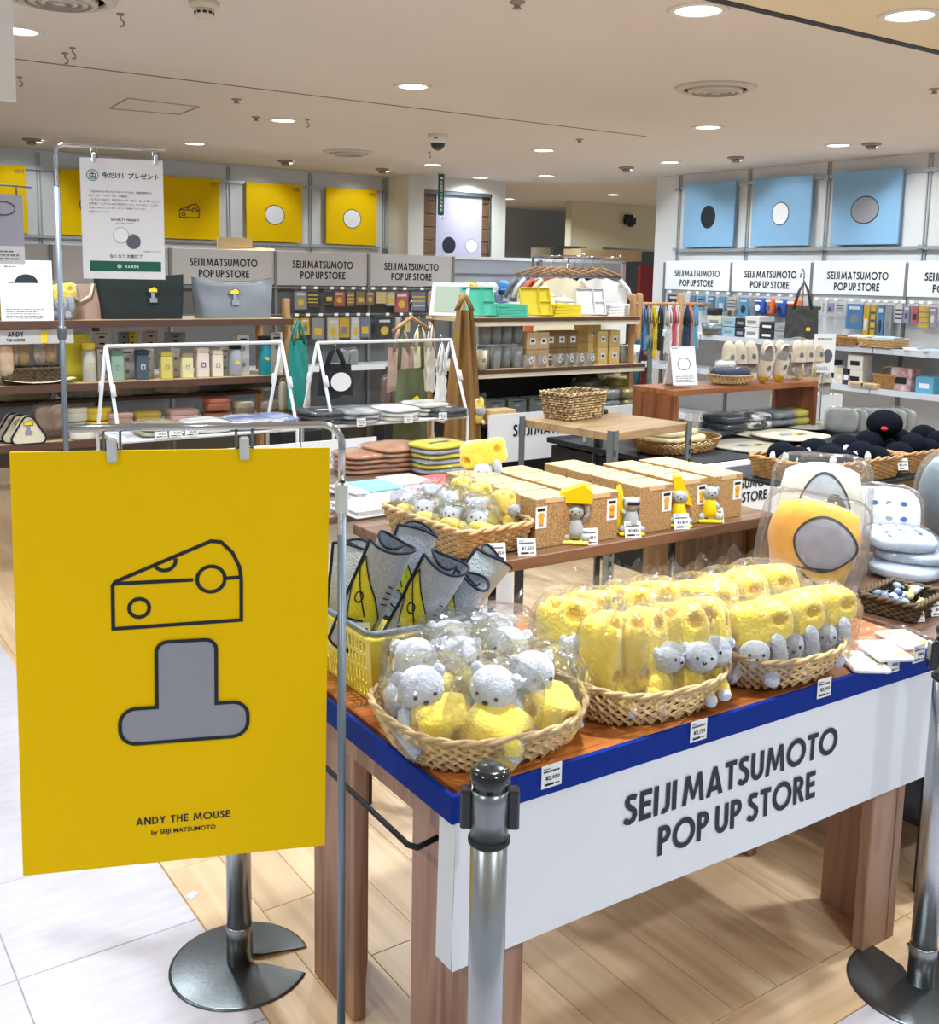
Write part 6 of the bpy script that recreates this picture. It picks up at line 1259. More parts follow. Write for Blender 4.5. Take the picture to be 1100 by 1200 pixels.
# cardboard sheet lying on top of the left header boards
single('cardboard_flap', MB().box((0, 0, .05), (.30, .01, .10)).add([(-.12, -.01, 0), (.30, -.12, .0), (.34, -.02, .02), (.0, .02, .03)], [(0, 1, 2, 3)]), M_krafttop, 'opened cardboard flap on top of the left gondola', 'cardboard', None, (aty(275, 285, 8.3).x, 8.3, 1.762))
single('low_partition', MB().box((0, 0, .84), (1.1, .03, 1.68)).box((0, -.02, 1.66), (1.1, .05, .03)), mat('frosted pane', (208, 216, 224), .3), 'pale low partition behind the white notice', 'partition', None, (aty(120, 320, 8.9).x - .1, 8.9, 0))
def gondola_right():
    g = thing('wall_gondola', 'white shop gondola with lettered header boards under the blue posters', 'gondola', (0, 0, 0)); X0 = 7.47
    ys = [7.48, 6.63, 5.745, 4.86, 3.975, 3.09]
    MW = mat('bright header board', (236, 240, 246), .6)
    for k in range(5):
        y0, y1 = ys[k], ys[k + 1]; ym = (y0 + y1) / 2; L_ = y0 - y1
        h = part('header_board', MB().box((X0, ym, 1.628), (.012, L_ - .008, .275), ch=.001), MW, g); b = MB(); f = flatfn((X0 - .008, ym, 0), (0, -1, 0), (0, 0, 1)); caps(b, 'SEIJI MATSUMOTO', 0, 1.615, .062, f, sx=.92, space=.06); caps(b, 'POP UP STORE', 0, 1.525, .062, f, sx=.92, space=.09); part('lettering', b, [M_ink], h)
        part('back_panel', MB().box((X0 + .02, ym, .78), (.02, L_ - .02, 1.42)), mat('pale gondola back', (196, 198, 200), .6), g)
        for z in (1.10, .79, .35): s_ = part('shelf', MB().box((X0 - .18, ym, z - .01), (.36, L_ - .01, .02)), M_wmetal, g); part('price_rail', MB().box((X0 - .365, ym, z - .02), (.012, L_ - .01, .045)), mat('price rail', (206, 218, 232), .35), s_)
    for y in ys: part('upright', MB().box((X0 + .005, y, .88), (.035, .024, 1.74)), M_gond, g)
    part('kick', MB().box((X0 - .15, 5.3, .06), (.3, 4.3, .12)), M_gond, g)
gondola_right()
RX = 7.41; RZr = -pi / 2
rr = [(790, 'n', .15, .16), (812, 'b', .06, .14), (822, 'c', .07, .13), (834, 's', .07, .14), (846, 'c', .08, .13), (858, 'm', .09, .12), (872, 'c', .11, .18), (884, 'g', .06, .18), (893, 'l', .11, .14), (905, 'q', .08, .14), (918, 'l', .11, .16), (932, 'q', .12, .17), (962, 'w', .05, .08), (974, 'p', .05, .08), (985, 'w', .05, .08), (1003, 's', .15, .20), (1017, 'y', .05, .26), (1025, 'y', .04, .25), (1034, 's', .05, .28), (1043, 'g', .06, .28), (1055, 'w', .06, .13), (1064, 'p', .05, .13), (1074, 'r', .05, .13), (1085, 'y', .09, .16), (1095, 'p', .06, .15)]
for k, (px, c, w, h) in enumerate(rr):
    p = atx(px, 350, RX); blob = c in 'lq' and k > 7
    hang_pack('hanging_packet', '%s packet on the right gondola hooks, %s from left' % (CN[c], (ORD + ['twenty first', 'twenty second', 'twenty third', 'twenty fourth', 'twenty fifth'])[k]), RX, p.y, 1.46 if px < 960 else 1.44, w, h, cols[c], RZr, 'packets on the right gondola', mark=((3, 4, 0, 2)[k % 4] if c not in 'w' else 0, ('d', 'r', 's')[k % 3] if not blob else 'd'), shape='blob' if blob else 'card', d=.05 if blob else .02, bag=not blob)
# goods on the right gondola shelves
def shelf_box(label, px, py, z, w, d, h, m, group, X0=7.25, mark=(2, 'x'), name='product_box'):
    p = atx(px, py, X0); t = thing(name, label, 'box', (X0, p.y, z), RZr, group); part('body', MB().box((0, 0, h / 2), (w, d, h), ch=.003), m, t); b = MB(); f = flatfn((0, -d / 2 - .0015, 0), (1, 0, 0), (0, 0, 1)); b.mi(mark[0]); b.rect(-w * .3, h * .3, w * .3, h * .6, f); part('print', b, DECO, t); return t
G = 'boxes on the right gondola'
for k in range(2):
    shelf_box('cream notebook box, %s of the pair by the wooden rail' % ('lower', 'upper')[k], 845, 385, 1.101 + .085 * k, .17, .2, .08, cols['m'], G); shelf_box('pale blue notebook box, %s of its pair' % ('lower', 'upper')[k], 862, 385, 1.101 + .085 * k, .15, .2, .08, mat('pale blue box', (150, 188, 208), .5), G); shelf_box('black notebook box, %s of its pair' % ('lower', 'upper')[k], 876, 385, 1.101 + .085 * k, .12, .2, .08, cols['k'], G); shelf_box('white box, %s of the pair right of the black boxes' % ('lower', 'upper')[k], 889, 388, 1.101 + .095 * k, .16, .2, .09, cols['w'], G); shelf_box('dark box with a white top, %s of its pair' % ('lower', 'upper')[k], 907, 390, 1.101 + .075 * k, .15, .2, .07, cols['k'], G, mark=(3, 'x')); shelf_box('grey box with a pale lid, %s of its pair' % ('lower', 'upper')[k], 925, 390, 1.101 + .075 * k, .16, .2, .07, cols['g'], G)
single('black_tin', MB().lathe([(.07, 0), (.07, .05), (.06, .06), (0, .06)], 24), M_black, 'round black tin on the pale notebook boxes', 'tin', None, (7.25, atx(837, 370, 7.25).y, 1.275))
single('dark_bowl', MB().lathe([(.0, 0), (.12, 0), (.13, .1), (.12, .1), (.11, .01)], 28), M_grey, 'dark round metal bin on the right gondola shelf', 'bin', None, (7.2, atx(838, 400, 7.2).y, 1.101))
def flat_basket(label, px, py, z, lx, ly, h, m): p = atx(px, py, 7.2); return rect_basket('flat_basket', ly, lx, h, label, (7.2, p.y, z), RZr, m, rows=5, rad=.02, NP=80, flare=.95, group='flat baskets on the right gondola')
flat_basket('flat woven basket with papers on the upper right shelf', 993, 400, 1.101, .24, .34, .06, M_wickm); flat_basket('flat patterned basket on the upper right shelf', 1035, 400, 1.101, .24, .30, .06, M_wick)
for k, px in enumerate((1012, 1040, 1075, 1095)): p = atx(px, 398, 7.2); single('paper_sheets', MB().box((0, 0, .004), (.2, .16, .008)).box((.02, .03, .010), (.18, .15, .004), .3), (M_paper, mat('pale blue paper', (196, 214, 236), .6))[k % 2], 'loose printed sheets on the upper right shelf, %s from left' % ORD[k], 'paper', 'papers on the right shelf', (7.2, p.y, 1.101 if k > 1 else 1.172), .2 * k)
single('navy_case', MB().box((0, 0, .02), (.1, .16, .04), ch=.006), cols['n'], 'navy flat case at the edge of the upper right shelf', 'case', None, (7.14, atx(1020, 402, 7.14).y, 1.101))
lo = [(990, 'w', .10, .14, 'white mug box'), (985, 'n', .11, .18, 'navy tall box'), (1000, 'm', .06, .13, 'cream tall box'), (1008, 'n', .07, .13, 'navy tin box'), (1018, 'w', .14, .12, 'white glasses box'), (1060, 'r', .17, .17, 'red spotted tin box'), (1088, 'c', .14, .12, 'pale teal box')]
for k, (px, c, w, h, l) in enumerate(lo): shelf_box(l + ' on the lower right shelf', px - (12 if k < 5 else 0), 450, .791, w, .12, h, cols[c] if l[:3] != 'red' else mat('spotted tin', (214, 206, 204), .5, rgb2=(150, 40, 50), vs=16), G, 7.2, mark=(0 if c in 'wr' else 3, 'x'))
shelf_box('white glasses box stacked on another on the lower right shelf', 1006, 440, .912, .14, .12, .12, cols['w'], G, 7.2, mark=(0, 'x'))
for k in range(2): shelf_box('low kraft box on the lower right shelf, %s' % ('left', 'right')[k], 1006 + 16 * k, 455, .791, .14, .1, .035, M_krafttop, G, 7.13)
fb = rect_basket('handled_basket', .2, .15, .10, 'small wicker basket with a hoop handle on the lower right shelf', (7.2, atx(1041, 450, 7.2).y, .791), RZr, M_wickm, rows=7, rad=.03, NP=70, flare=.88); part('handle', MB().tube([(-.06, 0, .1), (-.055, 0, .15), (0, 0, .17), (.055, 0, .15), (.06, 0, .1)], .006, 8), M_wickm, fb)
hang_bag('charcoal shoulder bag hanging from a tall hook before the right gondola', (6.9, atx(942, 335, 6.9).y, 1.60), .26, .25, mat('charcoal canvas', (66, 68, 66), .8, var=.15, vs=8), radians(-50), .2, blob_em((.05, .07), .018, 1), seed=4)
hk_ = thing('hook_stand', 'slim wire hook stand holding the charcoal bag', 'hook stand', (6.95, atx(941, 340, 6.95).y, 0)); part('rod', MB().tube([(0, 0, .01), (0, 0, 1.66), (-.02, 0, 1.69), (-.04, 0, 1.66), (-.045, 0, 1.62)], .006, 8), M_chrome, hk_); part('foot', MB().lathe([(.12, 0), (.12, .008), (.02, .014)], 24), M_grey, hk_)
# ================================================================ far shelf with caps and shirts
BY = 8.75
fs2 = thing('far_shelf', 'white glazed shelf unit at the back of the shop', 'shelf', (0, 0, 0))
part('top_rail', MB().box((6.9, BY, 1.76), (2.4, .05, .03)), M_wmetal, fs2); part('mid_rail', MB().box((6.9, BY, 1.60), (2.4, .03, .02)), M_gond, fs2)
for k in range(2): part('pane', MB().box((6.3 + 1.2 * k, BY + .02, 1.15), (1.17, .008, 1.2)), mat('frosted pane', (208, 216, 224), .3), fs2)
for x in (5.72, 6.9, 8.08): part('upright', MB().box((x, BY, .88), (.05, .05, 1.76)), M_gond if x < 8 else M_wmetal, fs2)
part('shelf', MB().box((6.9, BY - .18, 1.22), (2.3, .36, .025)), M_wmetal, fs2); part('shelf', MB().box((6.9, BY - .18, .8), (2.3, .36, .025)), M_wmetal, fs2)
capc = [('y', 'yellow'), ('w', 'white'), ('w', 'white'), ('b', 'steel blue'), ('s', 'teal blue'), ('w', 'white'), ('o', 'orange red'), ('n', 'navy blue')]
for k, (c, l) in enumerate(capc):
    px, py = [(550, 338), (563, 338), (575, 338), (580, 350), (590, 336), (582, 352), (603, 337), (614, 337)][k]; p = aty(px, py, 8.55)
    t = thing('cap', '%s cap on the far shelf, %s from left' % (l, ORD[k]), 'cap', (p.x, 8.55, p.z - .06), radians(-20 * (k % 3)), 'caps on the far shelf'); part('crown', MB().blob((0, 0, .05), (.075, .09, .075), 16, .9, .9), cols[c], t); part('brim', MB().blob((0, -.11, .03), (.07, .06, .012), 14), cols[c], t)
single('cap_block', MB().box((6.35, 8.6, 1.30), (1.0, .2, .12)), M_wmetal, 'white riser under the caps', 'riser')
def tshirt(label, p, w, h, m, rz, group='shirts on hangers'):
    t = thing('shirt', label, 'shirt', p, rz, group); hanger(t, w * .8)
    prof = lambda v: (w / 2 * (1.0 if v < .72 else 1.0 - .25 * (v - .72) / .28))
    def S(s_):
        def g(u, v):
            x = (u - .5) * 2 * prof(v); z = -.09 - h + h * v - (.06 * abs(u - .5) * 2 if v > .9 else 0) * 1; return (x, s_ * .03 * sin(pi * u) - .004 * sin(u * 14), z + (-.02 if abs(u - .5) < .1 and v > .95 else 0))
        return g
    part('body', MB().grid(S(-1), 18, 14).grid(lambda u, v: S(1)(1 - u, v), 18, 14), m, t)
    for s_ in (-1, 1): part('sleeve', MB().tube([(s_ * w * .36, 0, -.12), (s_ * w * .5, 0, -.2), (s_ * w * .58, 0, -.3)], [.05, .055, .055], 8, flat=(1, .4)), m, t)
    return t
HY = 7.6
ra = thing('clothes_rail', 'chrome rail with shirts on wooden hangers at the back', 'clothes rail', (0, 0, 0)); xa, xb = aty(648, 300, HY).x, aty(690, 300, HY).x
for x in (xa, xb): part('rail', MB().tube([(x, HY - .4, 1.775), (x, HY + .3, 1.775)], .012, 8).tube([(x, HY + .3, 1.775), (x, HY + .3, 0)], .012, 8).tube([(x, HY - .42, 1.775), (x, HY - .42, 1.80)], .014, 8), M_chrome, ra)
part('foot', MB().box(((xa + xb) / 2, HY + .3, .02), (xb - xa + .3, .06, .04)), M_chrome, ra)
for k, (x, dy, c, l) in enumerate(((xa, .24, M_gryc, 'dark grey striped'), (xa, .12, cols['w'], 'pale grey'), (xa, 0, cols['o'], 'rust'), (xa, -.14, cols['m'], 'cream front'), (xb, .2, cols['k'], 'black rear'), (xb, .08, cols['n'], 'navy'), (xb, -.05, cols['k'], 'black'), (xb, -.18, cols['w'], 'white front'))): tshirt('%s shirt on the %s chrome rail' % (l, ('left', 'right')[k > 3]), (x, HY + dy, 1.69), .50, .62, c, radians(-38 + 4 * (k % 3)))
struct('wall_red_panel', MB().box((aty(757, 330, 8.5).x, 8.5, .95), (.22, .04, 1.55)), M_red)
for k, (px, w) in enumerate(((715, .9),)): single('stock_carton', MB().box((0, 0, .06), (w, .3, .12), ch=.004).box((-.1, -.155, .06), (.02, .002, .12)), M_krafttop, 'long cardboard carton on top of the far shelf', 'box', None, (aty(710, 300, 8.9).x, 8.95, 1.776))
# ================================================================ centre shelf
CY0, CY1, CX0, CX1 = 5.45, 5.88, 3.70, 5.22; CZ = (1.325, .99, .66)
cs = thing('wooden_rack', 'centre wooden shelf rack with coloured trays on top', 'shelf rack', (0, 0, 0))
for k, z in enumerate(CZ):
    dx = .07 if k == 1 else 0
    s_ = part('shelf', MB().box(((CX0 + CX1) / 2 + dx, (CY0 + CY1) / 2 + .015, z - .011), (CX1 - CX0, CY1 - CY0 - .03, .022)), M_shelf, cs); part('edge_strip', MB().box(((CX0 + CX1) / 2 + dx, CY0 + .008, z - .012), (CX1 - CX0, .016, .022)), M_edge, s_); part('cream_strip', MB().box(((CX0 + CX1) / 2 + dx, CY0 + .012, z - .038), (CX1 - CX0, .016, .028)), cols['m'], s_)
part('back_panel', MB().box(((CX0 + CX1) / 2, CY1 + .01, .80), (CX1 - CX0 - .06, .012, .33)), M_black, cs)  # added black sheet, stands in for the dark behind the lower goods
for x in (CX0 + .03, CX1 - .03):
    for y in (CY0 + .05, CY1 - .02): part('post', MB().tube([(x, y, 0), (x, y, 1.47), (x, y, 1.485)], [.024, .024, .014], 12, flat=(1, .8)), M_post, cs)
CXf = lambda px, py=373, y=5.62: aty(px, py, y).x
def tray_mesh(w, l, h, m):
    """compartment tray lying flat: floor, rim and dividers"""
    b = MB().box((0, 0, .003), (w, l, .006), ch=.002)
    for s_ in (-1, 1): b.box((s_ * (w / 2 - .004), 0, h / 2), (.008, l, h), ch=.002); b.box((0, s_ * (l / 2 - .004), h / 2), (w, .008, h), ch=.002)
    b.box((w * .12, 0, h * .45), (.006, l - .01, h * .9)); b.box((w * .31, 0, h * .45), (w * .36, .006, h * .9)); return b.mesh('tray_body', m)
for c, (px, m, l) in enumerate(((557, mat('mint plastic', (84, 196, 170), .4), 'mint'), (624, mat('bright yellow plastic', (236, 214, 40), .4), 'yellow'), (688, mat('white plastic', (228, 230, 234), .35), 'white'))):
    tm_ = tray_mesh(.235, .19, .02, m); x = CXf(px)
    tag(link('divided_tray', tm_, None, (x, 5.60, CZ[0] + .004), (radians(74), 0, radians(-8))), '%s divided tray propped upright on the centre shelf' % l, 'tray', 'divided trays'); bpy.context.view_layer.update()
    o = bpy.data.objects[[o.name for o in bpy.data.objects if o.name.startswith('divided_tray')][-1]]; o.location.z += .095
    for j in range(4): tag(link('divided_tray', tm_, None, (x + .25, 5.64, CZ[0] + .001 + .0205 * j), (0, 0, radians(1.5 * j - 2))), '%s divided tray lying in its stack, %s from the bottom' % (l, ORD[j]), 'tray', 'divided trays')
t = thing('picture_stand', 'white leaning picture stand at the left end of the centre shelf', 'frame', (CXf(533), 5.70, CZ[0] + .001), radians(-55)); part('frame', MB().box((0, 0, .11), (.26, .03, .22), ch=.004), M_white, t, rot=(radians(-14), 0, 0)); part('mat_board', MB().box((0, -.017, .11), (.2, .004, .17)), mat('sage board', (176, 190, 172), .6), t, rot=(radians(-14), 0, 0))
for k, (px, h, r) in enumerate(((638, .13, .07), (659, .09, .085))):
    t = thing('lidded_pot', 'white enamel pot with a lid on the centre shelf, %s one' % ('tall', 'wide low')[k], 'pot', (CXf(px, 360, 5.80), 5.80, CZ[0] + .001), 0, 'white pots'); part('body', MB().lathe([(0, 0), (r * .95, 0), (r, .01), (r, h)], 28), mat('cream enamel', (230, 230, 222), .25, coat=.3), t); part('lid', MB().lathe([(r * 1.03, h), (r * 1.03, h + .01), (r * .6, h + .03), (.012, h + .036), (.015, h + .05), (0, h + .055)], 28), MATS['cream enamel'], t)
t = thing('mug', 'white wire-handled mug behind the mint trays', 'mug', (CXf(603, 362, 5.8), 5.80, CZ[0] + .001)); part('body', MB().lathe([(0, 0), (.04, 0), (.042, .09), (.038, .09), (.036, .006)], 20), MATS['cream enamel'], t); part('handle', MB().tube([(.04, 0, .07), (.065, 0, .075), (.07, 0, .045), (.04, 0, .02)], .005, 6), MATS['cream enamel'], t)
# second shelf of the centre rack
M_clr = mat('smoked clear plastic', (150, 158, 160), .2, coat=.3)
def cup(label, px, y, z, r, h, m, group='cups on the centre shelf'):
    t = thing('cup', label, 'cup', (CXf(px, 430, y), y, z), 0, group); part('body', MB().lathe([(0, 0), (r * .78, 0), (r, h), (r * .94, h), (r * .74, .006)], 22), m, t); b = MB(); fq = flatfn((0, -r * .90, 0), (1, 0, 0), (0, 0, 1)); b.mi(2).rect(-r * .25, h * .4, r * .25, h * .62, fq); part('emblem', b, DECO, t); return t
cup('cream printed cup at the left end of the centre shelf', 562, 5.50, CZ[1], .05, .13, cols['m'])
for i in range(4):
    for j in range(2): cup('grey clear cup, %s from left in the %s row of the centre shelf' % (ORD[i], ('lower', 'upper')[j]), 567 + 12.5 * i, 5.60 if i % 2 == 0 or j else 5.56, CZ[1] + (.157 if j else 0), .046, .145, M_clr)
single('cup_board', MB().box((0, 0, .003), (.40, .13, .006)), M_film2, 'clear board between the two rows of cups', 'board', None, (CXf(586, 410, 5.6), 5.61, CZ[1] + .1485))
for i in range(2): shelf = carton('mauve carton at the left end of the centre shelf, %s' % ('lower', 'upper')[i], CXf(550), 5.66, CZ[1] + .125 * i, .08, .1, .12, mat('mauve card', (178, 166, 170), .6), mark=(2, 'sq'))
for i, px in enumerate((615, 628)):
    for j in range(2): carton('kraft mug box with a white label, %s column, %s' % (('left', 'right')[i], ('lower', 'upper')[j]), CXf(px), 5.58, CZ[1] + .118 * j, .095, .1, .116, M_krafttop, mark=(3, 'sq'))
for i, px in enumerate((645, 658, 671)): 
    for j in range(2): carton('shade-toned kraft mug box, %s of three, %s' % (('first', 'second', 'third')[i], ('lower', 'upper')[j]), CXf(px), 5.66, CZ[1] + .118 * j, .098, .1, .116, mat('shaded kraft', (150, 124, 84), .75), mark=(3, 'sq'))  # same kraft as its neighbours, with shade put into the card colour
M_yk = mat('pale yellow card', (226, 200, 130), .6)
carton('tall pale yellow box in the middle of the centre shelf, lower', CXf(688, 373, 5.68), 5.68, CZ[1], .105, .16, .15, M_yk, mark=(3, 'sq')); carton('tall pale yellow box in the middle of the centre shelf, upper', CXf(688, 373, 5.68), 5.68, CZ[1] + .152, .105, .16, .13, M_yk, mark=(3, 'sq'))
for i, px in enumerate((702, 716)):
    for j in range(2): carton('small pale yellow box, %s column, %s' % (('left', 'right')[i], ('lower', 'upper')[j]), CXf(px, 373, 5.6), 5.60, CZ[1] + .118 * j, .092, .1, .116, M_yk, mark=(3, 'sq'))
for i, px in enumerate((618, 634, 652, 666, 678, 690)):
    t = thing('glass_mug', 'printed glass mug at the front of the centre shelf, %s from left' % ORD[i], 'glass', (CXf(px, 430, 5.5), 5.50, CZ[1] + .001), 0, 'glass mugs'); part('glass', MB().lathe([(0, .004), (.034, .004), (.036, .085), (.034, .085), (.032, .008), (0, .008)], 20), M_film2, t); part('print', MB().stroke(arc(0, .05, .014, .016, 0, 360, 14)[:-1], .005, lambda x, y: (x, -.0368, y), True), M_white, t)
for i, px in enumerate((729, 741)): cup('%s cup at the right end of the centre shelf' % ('clear', 'white printed')[i], px, 5.58, CZ[1], .052, .125, M_clr if i == 0 else cols['w'])
# lower shelf of the centre rack: wrapped wallets and baskets
for k, (px, py, m, l) in enumerate(((680, 462, mat('silver foil wrap', (176, 178, 180), .25, .3, var=.5, vs=30), 'silver'), (712, 465, MATS['silver foil wrap'], 'silver grey'), (742, 465, mat('gold foil wrap', (196, 180, 110), .25, .3, var=.5, vs=30), 'gold'), (700, 450, mat('olive foil wrap', (110, 116, 92), .3, .2, var=.5, vs=30), 'olive'), (735, 450, mat('mustard wrap', (196, 178, 60), .4, var=.3, vs=20), 'mustard'))):
    for j in range(2): soft_pack('%s foil wrapped pouch low on the centre rack, %s' % (l, ('bottom', 'top')[j]), (aty(px, py, 5.5 + .1 * (k > 2)).x, 5.55 + .16 * (k > 2), CZ[2] + .002 + .075 * j + .06 * (k > 2)), .1 * k, .25, .17, .078, m, k * 2 + j, None, 'foil pouches on the centre rack')
rect_basket('brown_basket', .18, .16, .09, 'dark brown basket beside the foil pouches', (aty(656, 480, 5.5).x + .12, 5.52, CZ[2] + .001), 0, M_wickk, rows=7, rad=.02, NP=60)
for k, px in enumerate((575, 600, 625)): carton('grey lidded box low on the centre rack, %s from left' % ORD[k], aty(px, 470, 5.6).x, 5.6, CZ[2], .15, .12, .12, mat('dull green grey', (96, 106, 102), .6), mark=(2, 'x'))
for k in range(3): carton('kraft card box beside the white lettered panel, %s' % ('bottom', 'middle', 'top')[k], aty(585, 480, 5.35).x, 5.36, CZ[2] + .03 * k, .20, .12, .03, M_krafttop, spots=0)
pt = plush_standing(51); pt['label'] = 'yellow and grey toy standing low at the left of the centre rack'; pt.location = (aty(558, 470, 5.4).x, 5.40, CZ[2] + .001); pt.rotation_euler = (0, 0, CAMRZ(3.9, 5.4)); pt['group'] = 'toys on the left rack'
single('rack_plinth', MB().box((4.46, 5.60, .32), (1.46, .40, .62)), M_black, 'dark plinth under the centre wooden rack', 'plinth')
lb = thing('lettered_panel', 'white lettered panel in front of the centre rack plinth', 'banner', (0, 0, 0)); part('cloth', MB().box((4.52, 5.30, .57), (1.42, .012, .31)), M_cloth, lb); b = MB(); f = flatfn((4.36, 5.292, 0), (1, 0, 0), (0, 0, 1)); caps(b, 'SEIJI MATSUMOTO', 0, .575, .078, f, sx=.92, space=.06); part('lettering', b, M_ink, lb)
# wooden clothes rail to the right of the centre rack
wr2 = thing('wooden_rail', 'pale wooden peg rail with coloured straps behind the sign card', 'rail', (0, 0, 0)); WY = 5.75
for px in (749, 797): part('post', MB().tube([(aty(px, 350, WY).x, WY, .0), (aty(px, 350, WY).x, WY, 1.47), (aty(px, 350, WY).x, WY, 1.485)], [.028, .028, .018], 12), M_post, wr2)
part('bar', MB().tube([(aty(745, 358, WY).x, WY, 1.405), (aty(832, 360, WY).x, WY, 1.40)], .014, 10), M_post, wr2)
for k, (px, c) in enumerate(((752, 's'), (758, 'g'), (764, 'y'), (772, 'k'), (782, 'w'), (787, 'r'), (791, 'w'), (806, 'q'), (803, 'n'), (813, 'c'))): x = aty(px, 365, WY).x; hang_bag('%s cloth strap bag on the wooden peg rail, %s from left' % (CN[c], ORD[k]), (x, WY - .02, 1.40), .09, .20 + .03 * (k % 3), cols[c], radians(70 + 10 * (k % 3)), .14, hook=False, group='strap bags on the peg rail', seed=k)
hang_bag('large sage green bag hanging at the right of the centre rack', (aty(762, 395, 5.5).x, 5.50, 1.20), .24, .34, mat('sage canvas', (92, 108, 94), .8, var=.1), radians(40), .1, hook=False, seed=21)
hang_bag('blue cloth bag hanging under the wooden peg rail', (aty(748, 405, 5.7).x, 5.70, 1.16), .2, .34, mat('denim blue', (44, 104, 140), .8, var=.15), radians(60), .1, hook=False, seed=22)
# ================================================================ metal table
MZ = .85; MA = radians(8)
mt = thing('metal_table', 'wood topped table with slotted angle-iron legs in the middle', 'table', (3.69, 4.08, 0), MA)
part('top', MB().box((0, 0, MZ - .02), (.62, .62, .04), ch=.002), wood('pale table top', (176, 146, 110), (150, 120, 86), (1.4, 16, 8), .35), mt)
for x in (-1, 1):
    for y in (-1, 1):
        l = part('leg', MB().box((x * .300, y * .318, (MZ + .012) / 2), (.040, .004, MZ + .012)).box((x * .318, y * .300, (MZ + .012) / 2), (.004, .040, MZ + .012)), mat('galvanised angle', (122, 130, 134), .4, .6), mt); h = MB()
        for k in range(14): h.box((x * .305, y * .3205, .1 + .05 * k), (.012, .002, .026))
        part('slot', h, M_black, l, stuff=True)
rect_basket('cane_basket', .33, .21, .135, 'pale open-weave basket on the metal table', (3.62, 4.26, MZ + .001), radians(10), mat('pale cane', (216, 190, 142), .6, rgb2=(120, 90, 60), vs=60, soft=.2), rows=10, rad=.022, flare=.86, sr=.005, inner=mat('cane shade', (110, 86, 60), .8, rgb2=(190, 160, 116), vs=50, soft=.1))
single('black_puck', MB().lathe([(.055, 0), (.058, .004), (.058, .018), (.05, .022), (0, .022)], 28), M_black, 'flat round black lid on the metal table', 'lid', None, (*at(700, 484, MZ)[:2], MZ + .001))
single('clear_stand', MB().box((0, 0, .03), (.05, .004, .06)).box((0, .02, .003), (.05, .05, .006)), M_film2, 'small clear card stand on the metal table', 'stand', None, (*at(677, 487, MZ)[:2], MZ + .001))
bk = thing('canvas_straps', 'pair of canvas straps hanging below the metal table', 'strap', (at(690, 500, .8).x + .35, 4.62, .80), radians(20))
for s_ in (-1, 1): part('strap', MB().tube([(0, 0, 0), (s_ * .05, 0, -.08), (s_ * .06, 0, -.3)], .02, 6, flat=(.25, 1)), M_cream, bk)
part('hook', MB().tube([(0, 0, 0), (0, 0, .05)], .012, 8), M_post, bk)
# ================================================================ table and bench with slippers
QZ = .64; QX0, QX1, QY0, QY1 = 3.92, 6.05, 3.76, 4.85
qt = thing('display_table', 'white fronted display table of canvas bags right of the metal table', 'table', (0, 0, 0)); part('top', MB().box(((QX0 + QX1) / 2, (QY0 + QY1) / 2, QZ - .015), (QX1 - QX0, QY1 - QY0, .03)), M_black, qt); part('core', MB().box(((QX0 + QX1) / 2, (QY0 + QY1) / 2 + .02, .30), (QX1 - QX0 - .06, QY1 - QY0 - .06, .58)), M_black, qt)
qb = thing('banner', 'white lettered cloth on the front of the canvas bag table', 'banner', (0, 0, 0)); part('cloth', MB().box((5.0, QY0 - .012, .47), (2.02, .012, .33)), M_cloth, qb); b = MB(); f = flatfn((4.375, QY0 - .021, 0), (1, 0, 0), (0, 0, 1)); caps(b, 'SEIJI MATSUMOTO', 0, .477, .056, f, sx=1.05, space=.06); caps(b, 'POP UP STORE', 0, .40, .056, f, sx=1.05, space=.09); part('lettering', b, M_ink, qb)
b2_ = thing('wooden_bench', 'brown wooden bench riser carrying felt slippers', 'bench', (0, 0, 0)); PX0, PX1, PY0, PY1, PZ = 4.33, 5.62, 4.22, 4.56, .965; M_b2 = wood('red brown bench', (150, 92, 52), (118, 66, 34), (1.4, 18, 14), .4); M_b2v = wood('red brown panel', (142, 84, 48), (108, 58, 30), (16, 16, 1.2), .4)
part('top', MB().box(((PX0 + PX1) / 2, (PY0 + PY1) / 2, PZ - .016), (PX1 - PX0, PY1 - PY0, .032), ch=.002), M_b2, b2_)
for x in (PX0 + .015, PX1 - .015): part('end_panel', MB().box((x, (PY0 + PY1) / 2, (QZ + PZ - .032) / 2), (.03, PY1 - PY0, PZ - .032 - QZ - .002), ch=.002), M_b2v, b2_)
part('inner_post', MB().box((4.62, PY1 - .04, (QZ + PZ - .032) / 2), (.04, .04, PZ - .034 - QZ)), M_post, b2_)
# tent card
tc_ = thing('tent_card', 'white tent card with a round outline drawing on the brown bench', 'sign', (aty(803, 455, 4.3).x, 4.34, PZ + .001), radians(-14)); part('front_sheet', MB().box((0, -.055, .115), (.165, .004, .23)), M_white, tc_, rot=(radians(-14), 0, 0)); part('rear_sheet', MB().box((0, .055, .115), (.165, .004, .23)), M_paper, tc_, rot=(radians(14), 0, 0)); b = MB(); f0_ = flatfn((0, -.0585, 0), (1, 0, 0), (0, 0, 1)); b.stroke(arc(0, .125, .042, .036, 0, 360, 28)[:-1], .0035, f0_, True); textlines(b, f0_, -.065, .065, .05, 4, .011, .003, 4); textlines(b, f0_, -.07, -.02, .215, 1, .01, .004); part('print', b, M_ink, tc_, rot=(radians(-14), 0, 0))
tc_.location.z += .004
pt = plush_round(61); pt['label'] = 'small yellow and grey toy beside the tent card'; pt.location = (aty(790, 452, 4.45).x - .02, 4.47, PZ + .001); pt.rotation_euler = (0, 0, 2.2); pt.scale = (.6, .6, .6); pt['group'] = 'toys on the brown bench'
